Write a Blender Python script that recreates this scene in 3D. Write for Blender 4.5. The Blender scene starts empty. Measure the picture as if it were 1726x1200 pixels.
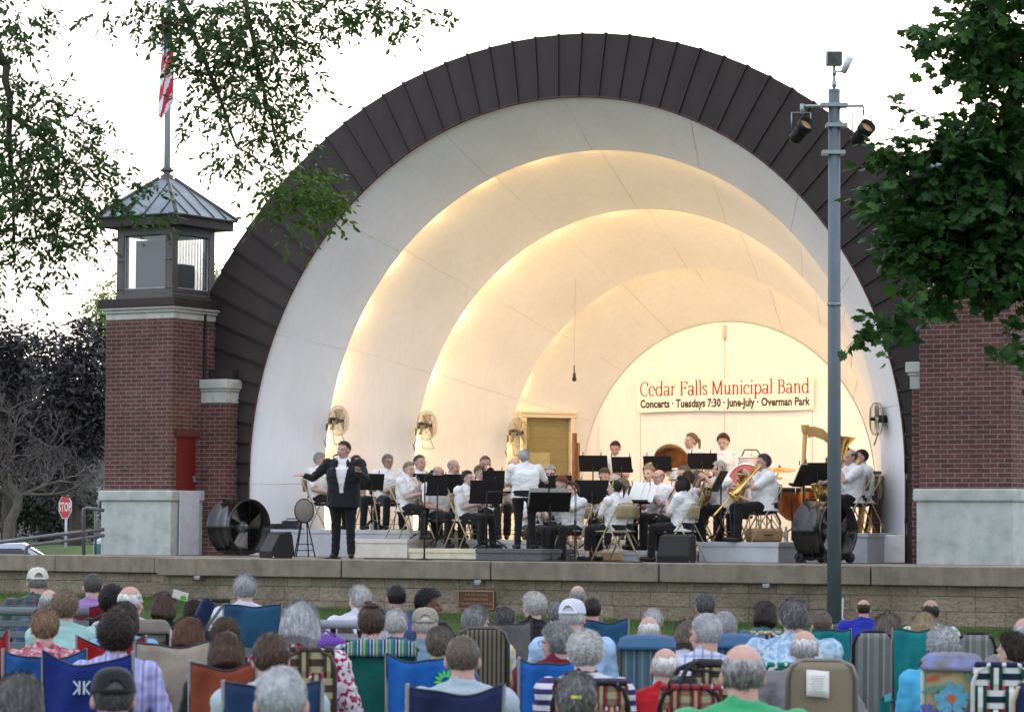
import bpy, math, random
import numpy as np
from mathutils import Vector, Matrix, Euler
R = math.radians
rnd = random.Random(7)
nr = np.random.RandomState(5)
scene = bpy.context.scene
COL = scene.collection
PI = math.pi

# ------------------------------------------------------------------ camera
# stage frame: x along the front of the bandshell, y into its depth, z=0 the stage floor (metres)
K = 1.15; FPX = 5202.9; YAW, PITCH, ROLL = -.5461, .0558, .0059
CAM = np.array([20.5968, -35.0631, .3943]) * K
VF = np.array([math.sin(YAW)*math.cos(PITCH), math.cos(YAW)*math.cos(PITCH), math.sin(PITCH)])
VR = np.array([math.cos(YAW), -math.sin(YAW), 0.]); VU = np.cross(VR, VF)
cr, sr = math.cos(ROLL), math.sin(ROLL)
r2 = cr*VR + sr*VU; u2 = cr*VU - sr*VR
cd = bpy.data.cameras.new('camera'); co = bpy.data.objects.new('camera', cd); COL.objects.link(co)
co.matrix_world = Matrix(((r2[0], u2[0], -VF[0], CAM[0]), (r2[1], u2[1], -VF[1], CAM[1]), (r2[2], u2[2], -VF[2], CAM[2]), (0, 0, 0, 1)))
cd.sensor_width = 36; cd.sensor_fit = 'HORIZONTAL'; cd.lens = FPX/1726*36
cd.clip_start = .5; cd.clip_end = 3000
cd.dof.use_dof = True; cd.dof.focus_distance = 43; cd.dof.aperture_fstop = 7.5
scene.camera = co

# ------------------------------------------------------------------ world, sun, exposure
SUN_EL, SUN_AZ = 14, 118          # low sun, veiled, over the left rear of the bandshell
w = bpy.data.worlds.new('World'); scene.world = w; w.use_nodes = True
nt = w.node_tree; nt.nodes.clear()
wo = nt.nodes.new('ShaderNodeOutputWorld'); bg = nt.nodes.new('ShaderNodeBackground')
sky = nt.nodes.new('ShaderNodeTexSky'); sky.sky_type = 'NISHITA'; sky.sun_disc = False
sky.sun_elevation = R(SUN_EL); sky.sun_rotation = R(90-SUN_AZ); sky.dust_density = 3; sky.air_density = 1; sky.ozone_density = 1
mx = nt.nodes.new('ShaderNodeMix'); mx.data_type = 'RGBA'; mx.inputs[0].default_value = .84
nt.links.new(sky.outputs[0], mx.inputs[6])
tc = nt.nodes.new('ShaderNodeTexCoord'); nz = nt.nodes.new('ShaderNodeTexNoise'); nz.inputs['Scale'].default_value = 2.2; nz.inputs['Detail'].default_value = 6
cmap = nt.nodes.new('ShaderNodeMapping'); cmap.inputs['Scale'].default_value = (1, 1, 3)
nt.links.new(tc.outputs['Generated'], cmap.inputs[0]); nt.links.new(cmap.outputs[0], nz.inputs['Vector'])
cr_ = nt.nodes.new('ShaderNodeValToRGB'); cr_.color_ramp.elements[0].color = (7.0, 7.8, 9.6, 1); cr_.color_ramp.elements[1].color = (9.4, 9.9, 11.0, 1)
cr_.color_ramp.elements[0].position = .35; cr_.color_ramp.elements[1].position = .65
nt.links.new(nz.outputs[0], cr_.inputs[0]); nt.links.new(cr_.outputs[0], mx.inputs[7])
nt.links.new(mx.outputs[2], bg.inputs[0]); bg.inputs[1].default_value = .15
nt.links.new(bg.outputs[0], wo.inputs[0])
sl = bpy.data.lights.new('sun', 'SUN'); sl.energy = .5; sl.angle = R(12); sl.color = (1, .93, .84)
so = bpy.data.objects.new('sun', sl); COL.objects.link(so)
sd = Vector((math.cos(R(SUN_AZ))*math.cos(R(SUN_EL)), math.sin(R(SUN_AZ))*math.cos(R(SUN_EL)), math.sin(R(SUN_EL))))
so.rotation_euler = sd.to_track_quat('Z', 'Y').to_euler()
scene.view_settings.view_transform = 'Standard'; scene.view_settings.look = 'None'
scene.view_settings.exposure = .56; scene.view_settings.gamma = 1
scene.cycles.use_denoising = True
scene.cycles.max_bounces = 7; scene.cycles.diffuse_bounces = 4; scene.cycles.glossy_bounces = 3; scene.cycles.transmission_bounces = 4; scene.cycles.transparent_max_bounces = 8
scene.cycles.caustics_reflective = False; scene.cycles.caustics_refractive = False
scene.cycles.sample_clamp_indirect = 6

# ------------------------------------------------------------------ where a sight line meets a plane of the stage frame
def _dir(px, py):
    a, b = px-863, py-600
    x = cr*a + sr*b; y = -sr*a + cr*b
    return VF + VR*x/FPX - VU*y/FPX
def at_y(px, py, Y):
    D = _dir(px, py); return CAM + D*(Y-CAM[1])/D[1]
def at_z(px, py, Z):
    D = _dir(px, py); return CAM + D*(Z-CAM[2])/D[2]
def at_c(px, py, c): return CAM + _dir(px, py)*c
FH = np.array([math.sin(YAW), math.cos(YAW)]); RH = np.array([math.cos(YAW), -math.sin(YAW)])
def heading(phi):
    """rotation about z for a thing whose front is local -y; phi 0 = towards the audience's back, 90 = towards picture right, 180 = towards the shell"""
    v = -FH*math.cos(R(phi)) + RH*math.sin(R(phi))
    return math.atan2(v[0], -v[1])

def sstep(a, b, x):
    t = min(1, max(0, (x-a)/(b-a))); return t*t*(3-2*t)
def gz(x, y):
    c = (x-CAM[0])*FH[0] + (y-CAM[1])*FH[1]
    if y > -2.4 and x < -8.3:
        return -1.35 + 1.23*sstep(9, 17, y)
    if y > -1.8: return -.12
    top = -.62 - .18*sstep(-7, 6, x)
    return -1.32 + (top+1.32)*sstep(27, 39.5, c)

# ------------------------------------------------------------------ materials
MATS = {}
def mat(name, col, rough=.7, metal=0., var=.12, vs=6., bump=0., bs=40., spec=.4, emis=None, estr=0, alpha=1., trans=0., col2=None, sheen=0, stretch=(1,1,1)):
    if name in MATS: return MATS[name]
    m = bpy.data.materials.new(name); m.use_nodes = True; MATS[name] = m
    n = m.node_tree; b = n.nodes['Principled BSDF']
    b.inputs['Roughness'].default_value = rough; b.inputs['Metallic'].default_value = metal
    b.inputs['Specular IOR Level'].default_value = spec; b.inputs['Alpha'].default_value = alpha
    b.inputs['Transmission Weight'].default_value = trans
    if sheen: b.inputs['Sheen Weight'].default_value = sheen
    t = n.nodes.new('ShaderNodeTexCoord'); mp = n.nodes.new('ShaderNodeMapping'); mp.inputs['Scale'].default_value = stretch
    n.links.new(t.outputs['Object'], mp.inputs[0])
    z = n.nodes.new('ShaderNodeTexNoise'); z.inputs['Scale'].default_value = vs; z.inputs['Detail'].default_value = 5; z.inputs['Roughness'].default_value = .62
    n.links.new(mp.outputs[0], z.inputs['Vector'])
    r_ = n.nodes.new('ShaderNodeValToRGB')
    c1 = tuple(max(0, c*(1-var)) for c in col); c2 = tuple(min(1, c*(1+var)) for c in (col2 or col))
    r_.color_ramp.elements[0].color = (*c1, 1); r_.color_ramp.elements[1].color = (*c2, 1)
    r_.color_ramp.elements[0].position = .3; r_.color_ramp.elements[1].position = .7
    n.links.new(z.outputs[0], r_.inputs[0]); n.links.new(r_.outputs[0], b.inputs['Base Color'])
    if bump:
        z2 = n.nodes.new('ShaderNodeTexNoise'); z2.inputs['Scale'].default_value = bs; z2.inputs['Detail'].default_value = 4
        n.links.new(mp.outputs[0], z2.inputs['Vector'])
        bp = n.nodes.new('ShaderNodeBump'); bp.inputs['Strength'].default_value = bump; bp.inputs['Distance'].default_value = .02
        n.links.new(z2.outputs[0], bp.inputs['Height']); n.links.new(bp.outputs[0], b.inputs['Normal'])
    if emis:
        b.inputs['Emission Color'].default_value = (*emis, 1); b.inputs['Emission Strength'].default_value = estr
    return m

def _base(name, rough, spec=.35):
    m = bpy.data.materials.new(name); m.use_nodes = True; MATS[name] = m
    n = m.node_tree; b = n.nodes['Principled BSDF']; b.inputs['Roughness'].default_value = rough; b.inputs['Specular IOR Level'].default_value = spec
    return m, n, b
def _noise(n, vec, scale, detail=5):
    z = n.nodes.new('ShaderNodeTexNoise'); z.inputs['Scale'].default_value = scale; z.inputs['Detail'].default_value = detail
    n.links.new(vec, z.inputs['Vector']); return z.outputs[0]
def _ramp(n, fac, stops, interp='LINEAR'):
    r_ = n.nodes.new('ShaderNodeValToRGB'); cr0 = r_.color_ramp; cr0.interpolation = interp
    cr0.elements[0].position = stops[0][0]; cr0.elements[0].color = (*stops[0][1], 1)
    cr0.elements[1].position = stops[-1][0]; cr0.elements[1].color = (*stops[-1][1], 1)
    for p, c in stops[1:-1]:
        e = cr0.elements.new(p); e.color = (*c, 1)
    n.links.new(fac, r_.inputs[0]); return r_.outputs[0]
def _mix(n, fac, a, b, mode='MIX'):
    m = n.nodes.new('ShaderNodeMix'); m.data_type = 'RGBA'; m.blend_type = mode
    if isinstance(fac, (int, float)): m.inputs[0].default_value = fac
    else: n.links.new(fac, m.inputs[0])
    for k, v in ((6, a), (7, b)):
        if isinstance(v, tuple): m.inputs[k].default_value = (*v, 1)
        else: n.links.new(v, m.inputs[k])
    return m.outputs[2]
def _m(n, op, a, b=0.):
    m = n.nodes.new('ShaderNodeMath'); m.operation = op
    for k, v in ((0, a), (1, b)):
        if isinstance(v, (int, float)): m.inputs[k].default_value = v
        else: n.links.new(v, m.inputs[k])
    return m.outputs[0]

def wallvec(n):
    """(x+y, z) of the object's own frame, so courses run round corners"""
    t = n.nodes.new('ShaderNodeTexCoord'); s = n.nodes.new('ShaderNodeSeparateXYZ'); n.links.new(t.outputs['Object'], s.inputs[0])
    c = n.nodes.new('ShaderNodeCombineXYZ'); n.links.new(_m(n, 'ADD', s.outputs[0], s.outputs[1]), c.inputs[0]); n.links.new(s.outputs[2], c.inputs[1])
    return c.outputs[0], t.outputs['Object'], s

def brick_mat():
    m, n, b = _base('red_brick', .85)
    v, o, s = wallvec(n)
    k = n.nodes.new('ShaderNodeTexBrick'); n.links.new(v, k.inputs['Vector'])
    k.inputs['Color1'].default_value = (.175, .064, .050, 1); k.inputs['Color2'].default_value = (.100, .038, .033, 1); k.inputs['Mortar'].default_value = (.27, .235, .215, 1)
    k.inputs['Scale'].default_value = 1; k.inputs['Brick Width'].default_value = .208; k.inputs['Row Height'].default_value = .0655
    k.inputs['Mortar Size'].default_value = .0062; k.inputs['Mortar Smooth'].default_value = .15; k.inputs['Bias'].default_value = -.1
    c = _mix(n, .8, k.outputs[0], _ramp(n, _noise(n, o, 2.2, 7), [(.3, (.6, .58, .56)), (.7, (1, 1, 1))]), 'MULTIPLY')
    c = _mix(n, .6, c, _ramp(n, _noise(n, o, 24, 2), [(.35, (.62, .62, .66)), (.65, (1.0, 1, 1))]), 'MULTIPLY')
    n.links.new(c, b.inputs['Base Color'])
    bp = n.nodes.new('ShaderNodeBump'); bp.inputs['Distance'].default_value = .008; bp.inputs['Strength'].default_value = .7; bp.invert = True
    n.links.new(k.outputs[1], bp.inputs['Height']); n.links.new(bp.outputs[0], b.inputs['Normal'])
    return m
def block_mat():
    m, n, b = _base('split_face_block', .95, .2)
    v, o, s = wallvec(n)
    k = n.nodes.new('ShaderNodeTexBrick'); n.links.new(v, k.inputs['Vector'])
    k.inputs['Color1'].default_value = (.40, .33, .25, 1); k.inputs['Color2'].default_value = (.31, .255, .195, 1); k.inputs['Mortar'].default_value = (.20, .17, .135, 1)
    k.inputs['Scale'].default_value = 1; k.inputs['Brick Width'].default_value = .43; k.inputs['Row Height'].default_value = .195; k.inputs['Mortar Size'].default_value = .005; k.squash = 1.45; k.squash_frequency = 3; k.offset = .38; k.inputs['Mortar Smooth'].default_value = .6
    c = _mix(n, .8, k.outputs[0], _ramp(n, _noise(n, o, 1.3, 7), [(.28, (.42, .44, .38)), (.5, (.85, .83, .8)), (.75, (1, .98, .95))]), 'MULTIPLY')
    c = _mix(n, .5, c, _ramp(n, _noise(n, o, 17, 4), [(.3, (.5, .5, .5)), (.7, (1, 1, 1))]), 'MULTIPLY')
    n.links.new(c, b.inputs['Base Color'])
    h = _m(n, 'SUBTRACT', _noise(n, o, 22, 8), _m(n, 'MULTIPLY', k.outputs[1], .5))
    bp = n.nodes.new('ShaderNodeBump'); bp.inputs['Distance'].default_value = .05; bp.inputs['Strength'].default_value = .9
    n.links.new(h, bp.inputs['Height']); n.links.new(bp.outputs[0], b.inputs['Normal'])
    return m
def stone_mat(name, base, streak=.5, green=(.25, .34, .28)):
    m, n, b = _base(name, .9, .25)
    v, o, s = wallvec(n)
    mp = n.nodes.new('ShaderNodeMapping'); mp.inputs['Scale'].default_value = (3.2, 3.2, .45); n.links.new(o, mp.inputs[0])
    c = _mix(n, _m(n, 'MULTIPLY', _noise(n, mp.outputs[0], 2.2, 6), streak), base, tuple(x*.35 for x in base))
    c = _mix(n, .65, c, _ramp(n, _noise(n, o, 5, 8), [(.3, (.62, .64, .6)), (.55, (1, 1, 1)), (.8, (1.06, 1.05, 1.02))]), 'MULTIPLY')
    c = _mix(n, _m(n, 'MULTIPLY', _ramp_f(n, _noise(n, o, 1.7, 5), .5, .75), .35), c, green)
    n.links.new(c, b.inputs['Base Color'])
    bp = n.nodes.new('ShaderNodeBump'); bp.inputs['Distance'].default_value = .01; bp.inputs['Strength'].default_value = .5
    n.links.new(_noise(n, o, 30, 6), bp.inputs['Height']); n.links.new(bp.outputs[0], b.inputs['Normal'])
    return m
def _ramp_f(n, fac, a, b_):
    mr = n.nodes.new('ShaderNodeMapRange'); mr.inputs[1].default_value = a; mr.inputs[2].default_value = b_; n.links.new(fac, mr.inputs[0]); return mr.outputs[0]

def shell_mat():
    m, n, b = _base('white_shell_paint', .75, .3)
    v, o, s = wallvec(n)
    c = _ramp(n, _noise(n, o, .9, 7), [(.3, (.72, .732, .755)), (.6, (.785, .797, .82))])
    mp = n.nodes.new('ShaderNodeMapping'); mp.inputs['Scale'].default_value = (9, 9, 1.2); n.links.new(o, mp.inputs[0])
    c = _mix(n, .3, c, _ramp(n, _noise(n, mp.outputs[0], 1.5, 6), [(.3, (.86, .85, .83)), (.6, (1, 1, 1))]), 'MULTIPLY')
    c = _mix(n, _ramp_f(n, _noise(n, o, 6, 7), .70, .84), c, (.66, .63, .58))
    n.links.new(c, b.inputs['Base Color'])
    bp = n.nodes.new('ShaderNodeBump'); bp.inputs['Distance'].default_value = .008; bp.inputs['Strength'].default_value = .2
    n.links.new(_noise(n, o, 6, 6), bp.inputs['Height']); n.links.new(bp.outputs[0], b.inputs['Normal'])
    return m
def leaf_mat(name, a, b2, tr=.35):
    m, n, b = _base(name, .55, .35)
    g = n.nodes.new('ShaderNodeNewGeometry')
    c = _ramp(n, g.outputs['Random Per Island'], [(0, a), (.75, tuple((x+y)/2 for x, y in zip(a, b2))), (1, b2)])
    n.links.new(c, b.inputs['Base Color'])
    t = n.nodes.new('ShaderNodeBsdfTranslucent'); n.links.new(_mix(n, .5, c, (1, 1, .35), 'MULTIPLY'), t.inputs[0])
    ms = n.nodes.new('ShaderNodeMixShader'); ms.inputs[0].default_value = tr
    n.links.new(b.outputs[0], ms.inputs[1]); n.links.new(t.outputs[0], ms.inputs[2]); n.links.new(ms.outputs[0], n.nodes['Material Output'].inputs[0])
    return m
def grass_mat():
    m, n, b = _base('lawn_grass', .9, .15)
    t = n.nodes.new('ShaderNodeTexCoord'); o = t.outputs['Object']
    c = _ramp(n, _noise(n, o, 1.2, 8), [(.3, (.045, .085, .02)), (.55, (.07, .125, .028)), (.75, (.10, .15, .04))])
    c = _mix(n, .6, c, _ramp(n, _noise(n, o, 60, 3), [(.3, (.45, .45, .4)), (.7, (1, 1, 1))]), 'MULTIPLY')
    n.links.new(c, b.inputs['Base Color'])
    bp = n.nodes.new('ShaderNodeBump'); bp.inputs['Distance'].default_value = .05; bp.inputs['Strength'].default_value = .8
    n.links.new(_noise(n, o, 70, 3), bp.inputs['Height']); n.links.new(bp.outputs[0], b.inputs['Normal'])
    return m
def stripe_mat(name, cols, axis=0, scale=10., rough=.85, dirty=.15, seq=None):
    """bands of several colours along one local axis; cols is [(position, colour)...]"""
    if name in MATS: return MATS[name]
    m, n, b = _base(name, rough, .2)
    t = n.nodes.new('ShaderNodeTexCoord'); s = n.nodes.new('ShaderNodeSeparateXYZ'); n.links.new(t.outputs['Object'], s.inputs[0])
    f = _m(n, 'FRACT', _m(n, 'MULTIPLY', s.outputs[axis], scale))
    c = _ramp(n, f, cols, 'CONSTANT')
    c = _mix(n, dirty*2, c, _ramp(n, _noise(n, t.outputs['Object'], 14), [(.3, (.6, .6, .6)), (.7, (1, 1, 1))]), 'MULTIPLY')
    n.links.new(c, b.inputs['Base Color']); return m
def plaid_mat(name, base, line1, line2, scale=16., w=.3):
    if name in MATS: return MATS[name]
    m, n, b = _base(name, .9, .15); b.inputs['Sheen Weight'].default_value = .2
    t = n.nodes.new('ShaderNodeTexCoord'); s = n.nodes.new('ShaderNodeSeparateXYZ'); n.links.new(t.outputs['Object'], s.inputs[0])
    fx = _m(n, 'LESS_THAN', _m(n, 'FRACT', _m(n, 'MULTIPLY', _m(n, 'ADD', s.outputs[0], 5.), scale)), w)
    fz = _m(n, 'LESS_THAN', _m(n, 'FRACT', _m(n, 'MULTIPLY', s.outputs[2], scale)), w)
    c = _mix(n, _m(n, 'MULTIPLY', fx, .6), base, line1); c = _mix(n, _m(n, 'MULTIPLY', fz, .6), c, line2)
    n.links.new(c, b.inputs['Base Color']); return m
def blotch_mat(name, cols, scale=28.):
    if name in MATS: return MATS[name]
    m, n, b = _base(name, .9, .15)
    t = n.nodes.new('ShaderNodeTexCoord'); v = n.nodes.new('ShaderNodeTexVoronoi'); v.inputs['Scale'].default_value = scale
    n.links.new(t.outputs['Object'], v.inputs['Vector'])
    s = n.nodes.new('ShaderNodeSeparateColor'); n.links.new(v.outputs['Color'], s.inputs[0])
    k = len(cols); c = _ramp(n, s.outputs[0], [(i/k, cc) for i, cc in enumerate(cols)], 'CONSTANT')
    n.links.new(c, b.inputs['Base Color']); return m
def cloth(name, col, rough=.88, var=.1):
    return mat(name, col, rough, 0, var, 9., .25, 18., .15, sheen=.15)

BRICK = brick_mat(); BLOCK = block_mat(); SHELL = shell_mat(); GRASS = grass_mat()
PLINTH = stone_mat('painted_plinth_stone', (.50, .53, .50), .42, (.30, .40, .36)); COPING = stone_mat('concrete_coping', (.34, .28, .222), .85, (.16, .16, .11))
STAGE = stone_mat('stage_concrete', (.34, .30, .25), .4, (.24, .2, .16))
CAPST = stone_mat('weathered_cap_stone', (.60, .60, .56), .55, (.35, .36, .3))
JOINT = mat('joint_line', (.55, .51, .45), .9)
BRONZE = mat('dark_bronze_metal', (.038, .028, .025), .6, .15, .2, 2.5, .1, 8, .35, stretch=(1, 1, .4))
BRONZE2 = mat('bronze_trim', (.10, .09, .085), .5, .4, .15)
SEAM = mat('dark_seam_metal', (.028, .020, .020), .5, .3)  # darker metal for the standing seams of the hood
ROOFM = mat('light_roof_metal', (.34, .38, .42), .38, .75, .15, 2)
ROOFG = mat('grey_green_roof_metal', (.17, .20, .22), .45, .5, .2, 5)
GALV = mat('galvanised_steel', (.30, .34, .36), .45, .6, .15, 5, .1, 30)
GALVP = mat('painted_grey_pole', (.115, .142, .158), .5, .15, .12, 3, .06, 30)
BLACK = mat('black_plastic', (.014, .014, .015), .45)
BLACKM = mat('black_metal', (.014, .013, .014), .55, .1, spec=.3)
BLACKG = mat('gloss_black_drum', (.012, .012, .013), .16, .3, spec=.7)
TAN = mat('tan_chair_metal', (.42, .34, .20), .42, .2)
WHITEP = mat('white_paint', (.72, .72, .70), .6)
RISER = mat('grey_riser_paint', (.46, .48, .50), .7, 0, .12, 4)
RISERD = mat('dark_riser_carpet', (.12, .115, .115), .95, 0, .15, 30)
GOLD = mat('brass_lacquer', (.78, .52, .16), .22, .95, .05)
SILVER = mat('silver_plate', (.75, .75, .74), .22, .95, .05)
COPPER = mat('copper_bowl', (.46, .16, .07), .25, .9, .1)
WOODL = mat('harp_maple', (.56, .32, .11), .4, 0, .15, 8)
WOODD = mat('dark_wood', (.13, .055, .025), .45, 0, .2, 8)
PAPER = mat('sheet_paper', (.78, .77, .72), .8, 0, .03)
RUBBER = mat('black_rubber', (.02, .02, .02), .8)
ALU = mat('aluminium_tube', (.17, .17, .175), .55, .25, .05)
WTUBE = mat('white_tube', (.66, .66, .64), .4)

# ------------------------------------------------------------------ mesh builder
class MB:
    def __init__(s): s.v = []; s.f = []; s.m = []; s.sm = []
    def add(s, vs, fs, mi=0, smooth=False, M=None):
        o = len(s.v)
        if M is not None: vs = [tuple(M @ Vector(p)) for p in vs]
        s.v += [tuple(map(float, p)) for p in vs]
        s.f += [tuple(i+o for i in f) for f in fs]; s.m += [mi]*len(fs); s.sm += [smooth]*len(fs)
        return s
    def box(s, c, d, mi=0, rot=None, M=None, bev=0):
        x, y, z = d[0]/2, d[1]/2, d[2]/2
        if bev:
            e = min(bev, x*.8, y*.8, z*.8); vs = []
            for sx in (-1, 1):
                for sy in (-1, 1):
                    for sz in (-1, 1):
                        vs += [(sx*x, sy*(y-e), sz*(z-e)), (sx*(x-e), sy*y, sz*(z-e)), (sx*(x-e), sy*(y-e), sz*z)]
            import bmesh
            bm = bmesh.new(); [bm.verts.new(p) for p in vs]; bmesh.ops.convex_hull(bm, input=bm.verts)
            bmesh.ops.dissolve_limit(bm, angle_limit=.01, verts=bm.verts, edges=bm.edges); bm.verts.index_update()
            vs = [p.co.copy() for p in bm.verts]; fs = [tuple(q.index for q in f.verts) for f in bm.faces]; bm.free()
        else:
            vs = [(a*x, b*y, c_*z) for a in (-1, 1) for b in (-1, 1) for c_ in (-1, 1)]
            fs = [(0, 1, 3, 2), (4, 6, 7, 5), (0, 4, 5, 1), (2, 3, 7, 6), (0, 2, 6, 4), (1, 5, 7, 3)]
        T = Matrix.Translation(c) @ (Euler(rot).to_matrix().to_4x4() if rot else Matrix())
        return s.add(vs, fs, mi, False, (M @ T) if M is not None else T)
    def tube(s, pts, r, n=8, mi=0, cap=True, closed=False, smooth=True, M=None, flat=None):
        pts = [Vector(p) for p in pts]; k = len(pts); rs = r if isinstance(r, (list, tuple)) else [r]*k
        vs = []; fs = []; prev = None
        for i, p in enumerate(pts):
            if closed: t = pts[(i+1) % k]-pts[i-1]
            else: t = (pts[min(i+1, k-1)]-pts[max(i-1, 0)])
            t.normalize()
            if prev is None:
                a = Vector((0, 0, 1)) if abs(t.z) < .9 else Vector((1, 0, 0)); u = t.cross(a).normalized()
            else:
                u = (prev - t*prev.dot(t)); u = u.normalized() if u.length > 1e-6 else t.orthogonal().normalized()
            prev = u; v = t.cross(u)
            for j in range(n):
                a = 2*PI*j/n; vs.append(p + (u*math.cos(a)+v*math.sin(a))*rs[i])
        L = k if closed else k-1
        for i in range(L):
            for j in range(n):
                a = i*n+j; b = i*n+(j+1) % n; c = ((i+1) % k)*n+(j+1) % n; d = ((i+1) % k)*n+j
                fs.append((a, b, c, d))
        if cap and not closed: fs += [tuple(range(n-1, -1, -1)), tuple((k-1)*n+j for j in range(n))]
        return s.add(vs, fs, mi, smooth, M)
    def lathe(s, prof, n=24, mi=0, M=None, smooth=True, a0=0, a1=2*PI):
        vs = []; fs = []; full = abs(a1-a0-2*PI) < 1e-6; m = n if full else n+1
        for rr, z in prof:
            for j in range(m):
                a = a0+(a1-a0)*j/n; vs.append((rr*math.cos(a), rr*math.sin(a), z))
        for i in range(len(prof)-1):
            for j in range(n):
                k = (j+1) % m if full else j+1
                fs.append((i*m+j, i*m+k, (i+1)*m+k, (i+1)*m+j))
        return s.add(vs, fs, mi, smooth, M)
    def ell(s, c, r, n=14, mi=0, M=None):
        prof = [(math.sin(PI*i/n*1.0), -math.cos(PI*i/n)) for i in range(n+1)]
        prof[0] = (1e-4, -1); prof[-1] = (1e-4, 1)
        T = Matrix.Translation(c) @ Matrix.Diagonal((r[0], r[1], r[2], 1))
        return s.lathe(prof, n+4, mi, (M @ T) if M is not None else T)
    def poly(s, pts, th, mi=0, M=None):
        """prism: outline in local xz, thickness along y centred on 0"""
        k = len(pts); vs = [(p[0], -th/2, p[1]) for p in pts]+[(p[0], th/2, p[1]) for p in pts]
        fs = [tuple(range(k)), tuple(range(2*k-1, k-1, -1))]+[((i+1) % k, i, i+k, (i+1) % k+k) for i in range(k)]
        return s.add(vs, fs, mi, False, M)
    def grid(s, fn, nu, nv, mi=0, smooth=True, M=None, double=0):
        vs = [fn(i/nu, j/nv) for i in range(nu+1) for j in range(nv+1)]
        fs = [(i*(nv+1)+j, (i+1)*(nv+1)+j, (i+1)*(nv+1)+j+1, i*(nv+1)+j+1) for i in range(nu) for j in range(nv)]
        return s.add(vs, fs, mi, smooth, M)
    def mesh(s, name, mats):
        me = bpy.data.meshes.new(name); me.from_pydata(s.v, [], s.f)
        for m in (mats if isinstance(mats, (list, tuple)) else [mats]): me.materials.append(m)
        me.polygons.foreach_set('material_index', s.m); me.polygons.foreach_set('use_smooth', s.sm); me.update()
        return me
    def obj(s, name, mats, parent=None, solid=0):
        o = link(name, s.mesh(name, mats), parent)
        if solid:
            md = o.modifiers.new('t', 'SOLIDIFY'); md.thickness = solid; md.offset = 0
        return o
def link(name, data, parent=None):
    o = bpy.data.objects.new(name, data); COL.objects.link(o)
    if parent is not None: o.parent = parent
    return o
def tag(o, label=None, cat=None, group=None, kind=None):
    if label: o['label'] = label
    if cat: o['category'] = cat
    if group: o['group'] = group
    if kind: o['kind'] = kind
    return o
def thing(name, label, cat, loc=(0, 0, 0), rz=0, group=None, sc=1):
    o = link(name, None); o.location = loc; o.rotation_euler = (0, 0, rz); o.scale = (sc, sc, sc) if not isinstance(sc, tuple) else sc
    return tag(o, label, cat, group)
def copy_tree(o, parent=None):
    kids = list(o.children); c = o.copy(); COL.objects.link(c); c.parent = parent
    for ch in kids: copy_tree(ch, c)
    return c
def arc(cx, cy, rx, ry, a0, a1, n=10):
    return [(cx+rx*math.cos(R(a0+(a1-a0)*i/n)), cy+ry*math.sin(R(a0+(a1-a0)*i/n))) for i in range(n+1)]
def text_mesh(txt, size, ext=.002, offset=0., sx=1., align='CENTER', spacing=1.):
    cu = bpy.data.curves.new('t', 'FONT'); cu.body = txt; cu.size = size; cu.extrude = ext; cu.offset = offset; cu.align_x = align; cu.space_character = spacing
    cu.resolution_u = 2
    o = bpy.data.objects.new('t', cu); COL.objects.link(o); dg = bpy.context.evaluated_depsgraph_get(); dg.update()
    me = bpy.data.meshes.new_from_object(o.evaluated_get(dg)); bpy.data.objects.remove(o)
    for v in me.vertices: v.co.x *= sx
    return me
def text_into(mb, txt, size, M, mi=0, **k):
    me = text_mesh(txt, size, **k)
    mb.add([v.co for v in me.vertices], [tuple(p.vertices) for p in me.polygons], mi, False, M); bpy.data.meshes.remove(me)
UPR = Matrix.Rotation(PI/2, 4, 'X')     # text plane: x right, z up, facing -y
# ================================================================== GROUND
def ground():
    xs = sorted(set([-700, -400, -250, -160, -110, -80, -60, -45, -35, -28] + [round(-24+i*.8, 2) for i in range(66)] + [-8.6, -8.2, 30, 36, 45, 60, 80, 120, 200, 400, 700]))
    ys = sorted(set([-300, -150, -90, -60, -50] + [round(-46+i*.7, 2) for i in range(62)] + [-2.45, -2.35, -1.9, -1.7, -1, 1, 3, 5, 7, 9, 11, 13, 15, 17, 20, 26, 34, 45, 60, 90, 140, 220, 400, 700]))
    mb = MB(); vs = [(x, y, gz(x, y)+.012*math.sin(x*1.7+y)*math.sin(y*1.3)) for x in xs for y in ys]
    m = len(ys); fs = [(i*m+j, (i+1)*m+j, (i+1)*m+j+1, i*m+j+1) for i in range(len(xs)-1) for j in range(m-1)]
    mb.add(vs, fs, 0, True); tag(mb.obj('ground', GRASS), kind='structure')
    # grass blades where the lawn meets the wall and shows between the chairs
    mb = MB(); V = []; Fc = []
    for _ in range(42000):
        x = rnd.uniform(-15, 11.5); y = front_y(x)-.12-abs(rnd.gauss(0, 1.6)) if rnd.random() < .6 else rnd.uniform(-16, -4)
        z = gz(x, y); h = rnd.uniform(.025, .07); a = rnd.uniform(0, PI); wd = .006; lx, ly = rnd.gauss(0, .02), rnd.gauss(0, .02)
        k = len(V); V += [(x-wd*math.cos(a), y-wd*math.sin(a), z-.01), (x+wd*math.cos(a), y+wd*math.sin(a), z-.01), (x+lx, y+ly, z+h)]; Fc.append((k, k+1, k+2))
    mb.add(V, Fc, 0, False)
    tag(mb.obj('grass', leaf_mat('grass_blades', (.05, .10, .02), (.11, .17, .05), .3)), 'short green lawn grass growing below the stone stage wall', 'grass', kind='stuff')
def front_y(x):
    if x < -4.14: return -2.8
    return -4.485 + .107*(x+4.14)
ground()

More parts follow.
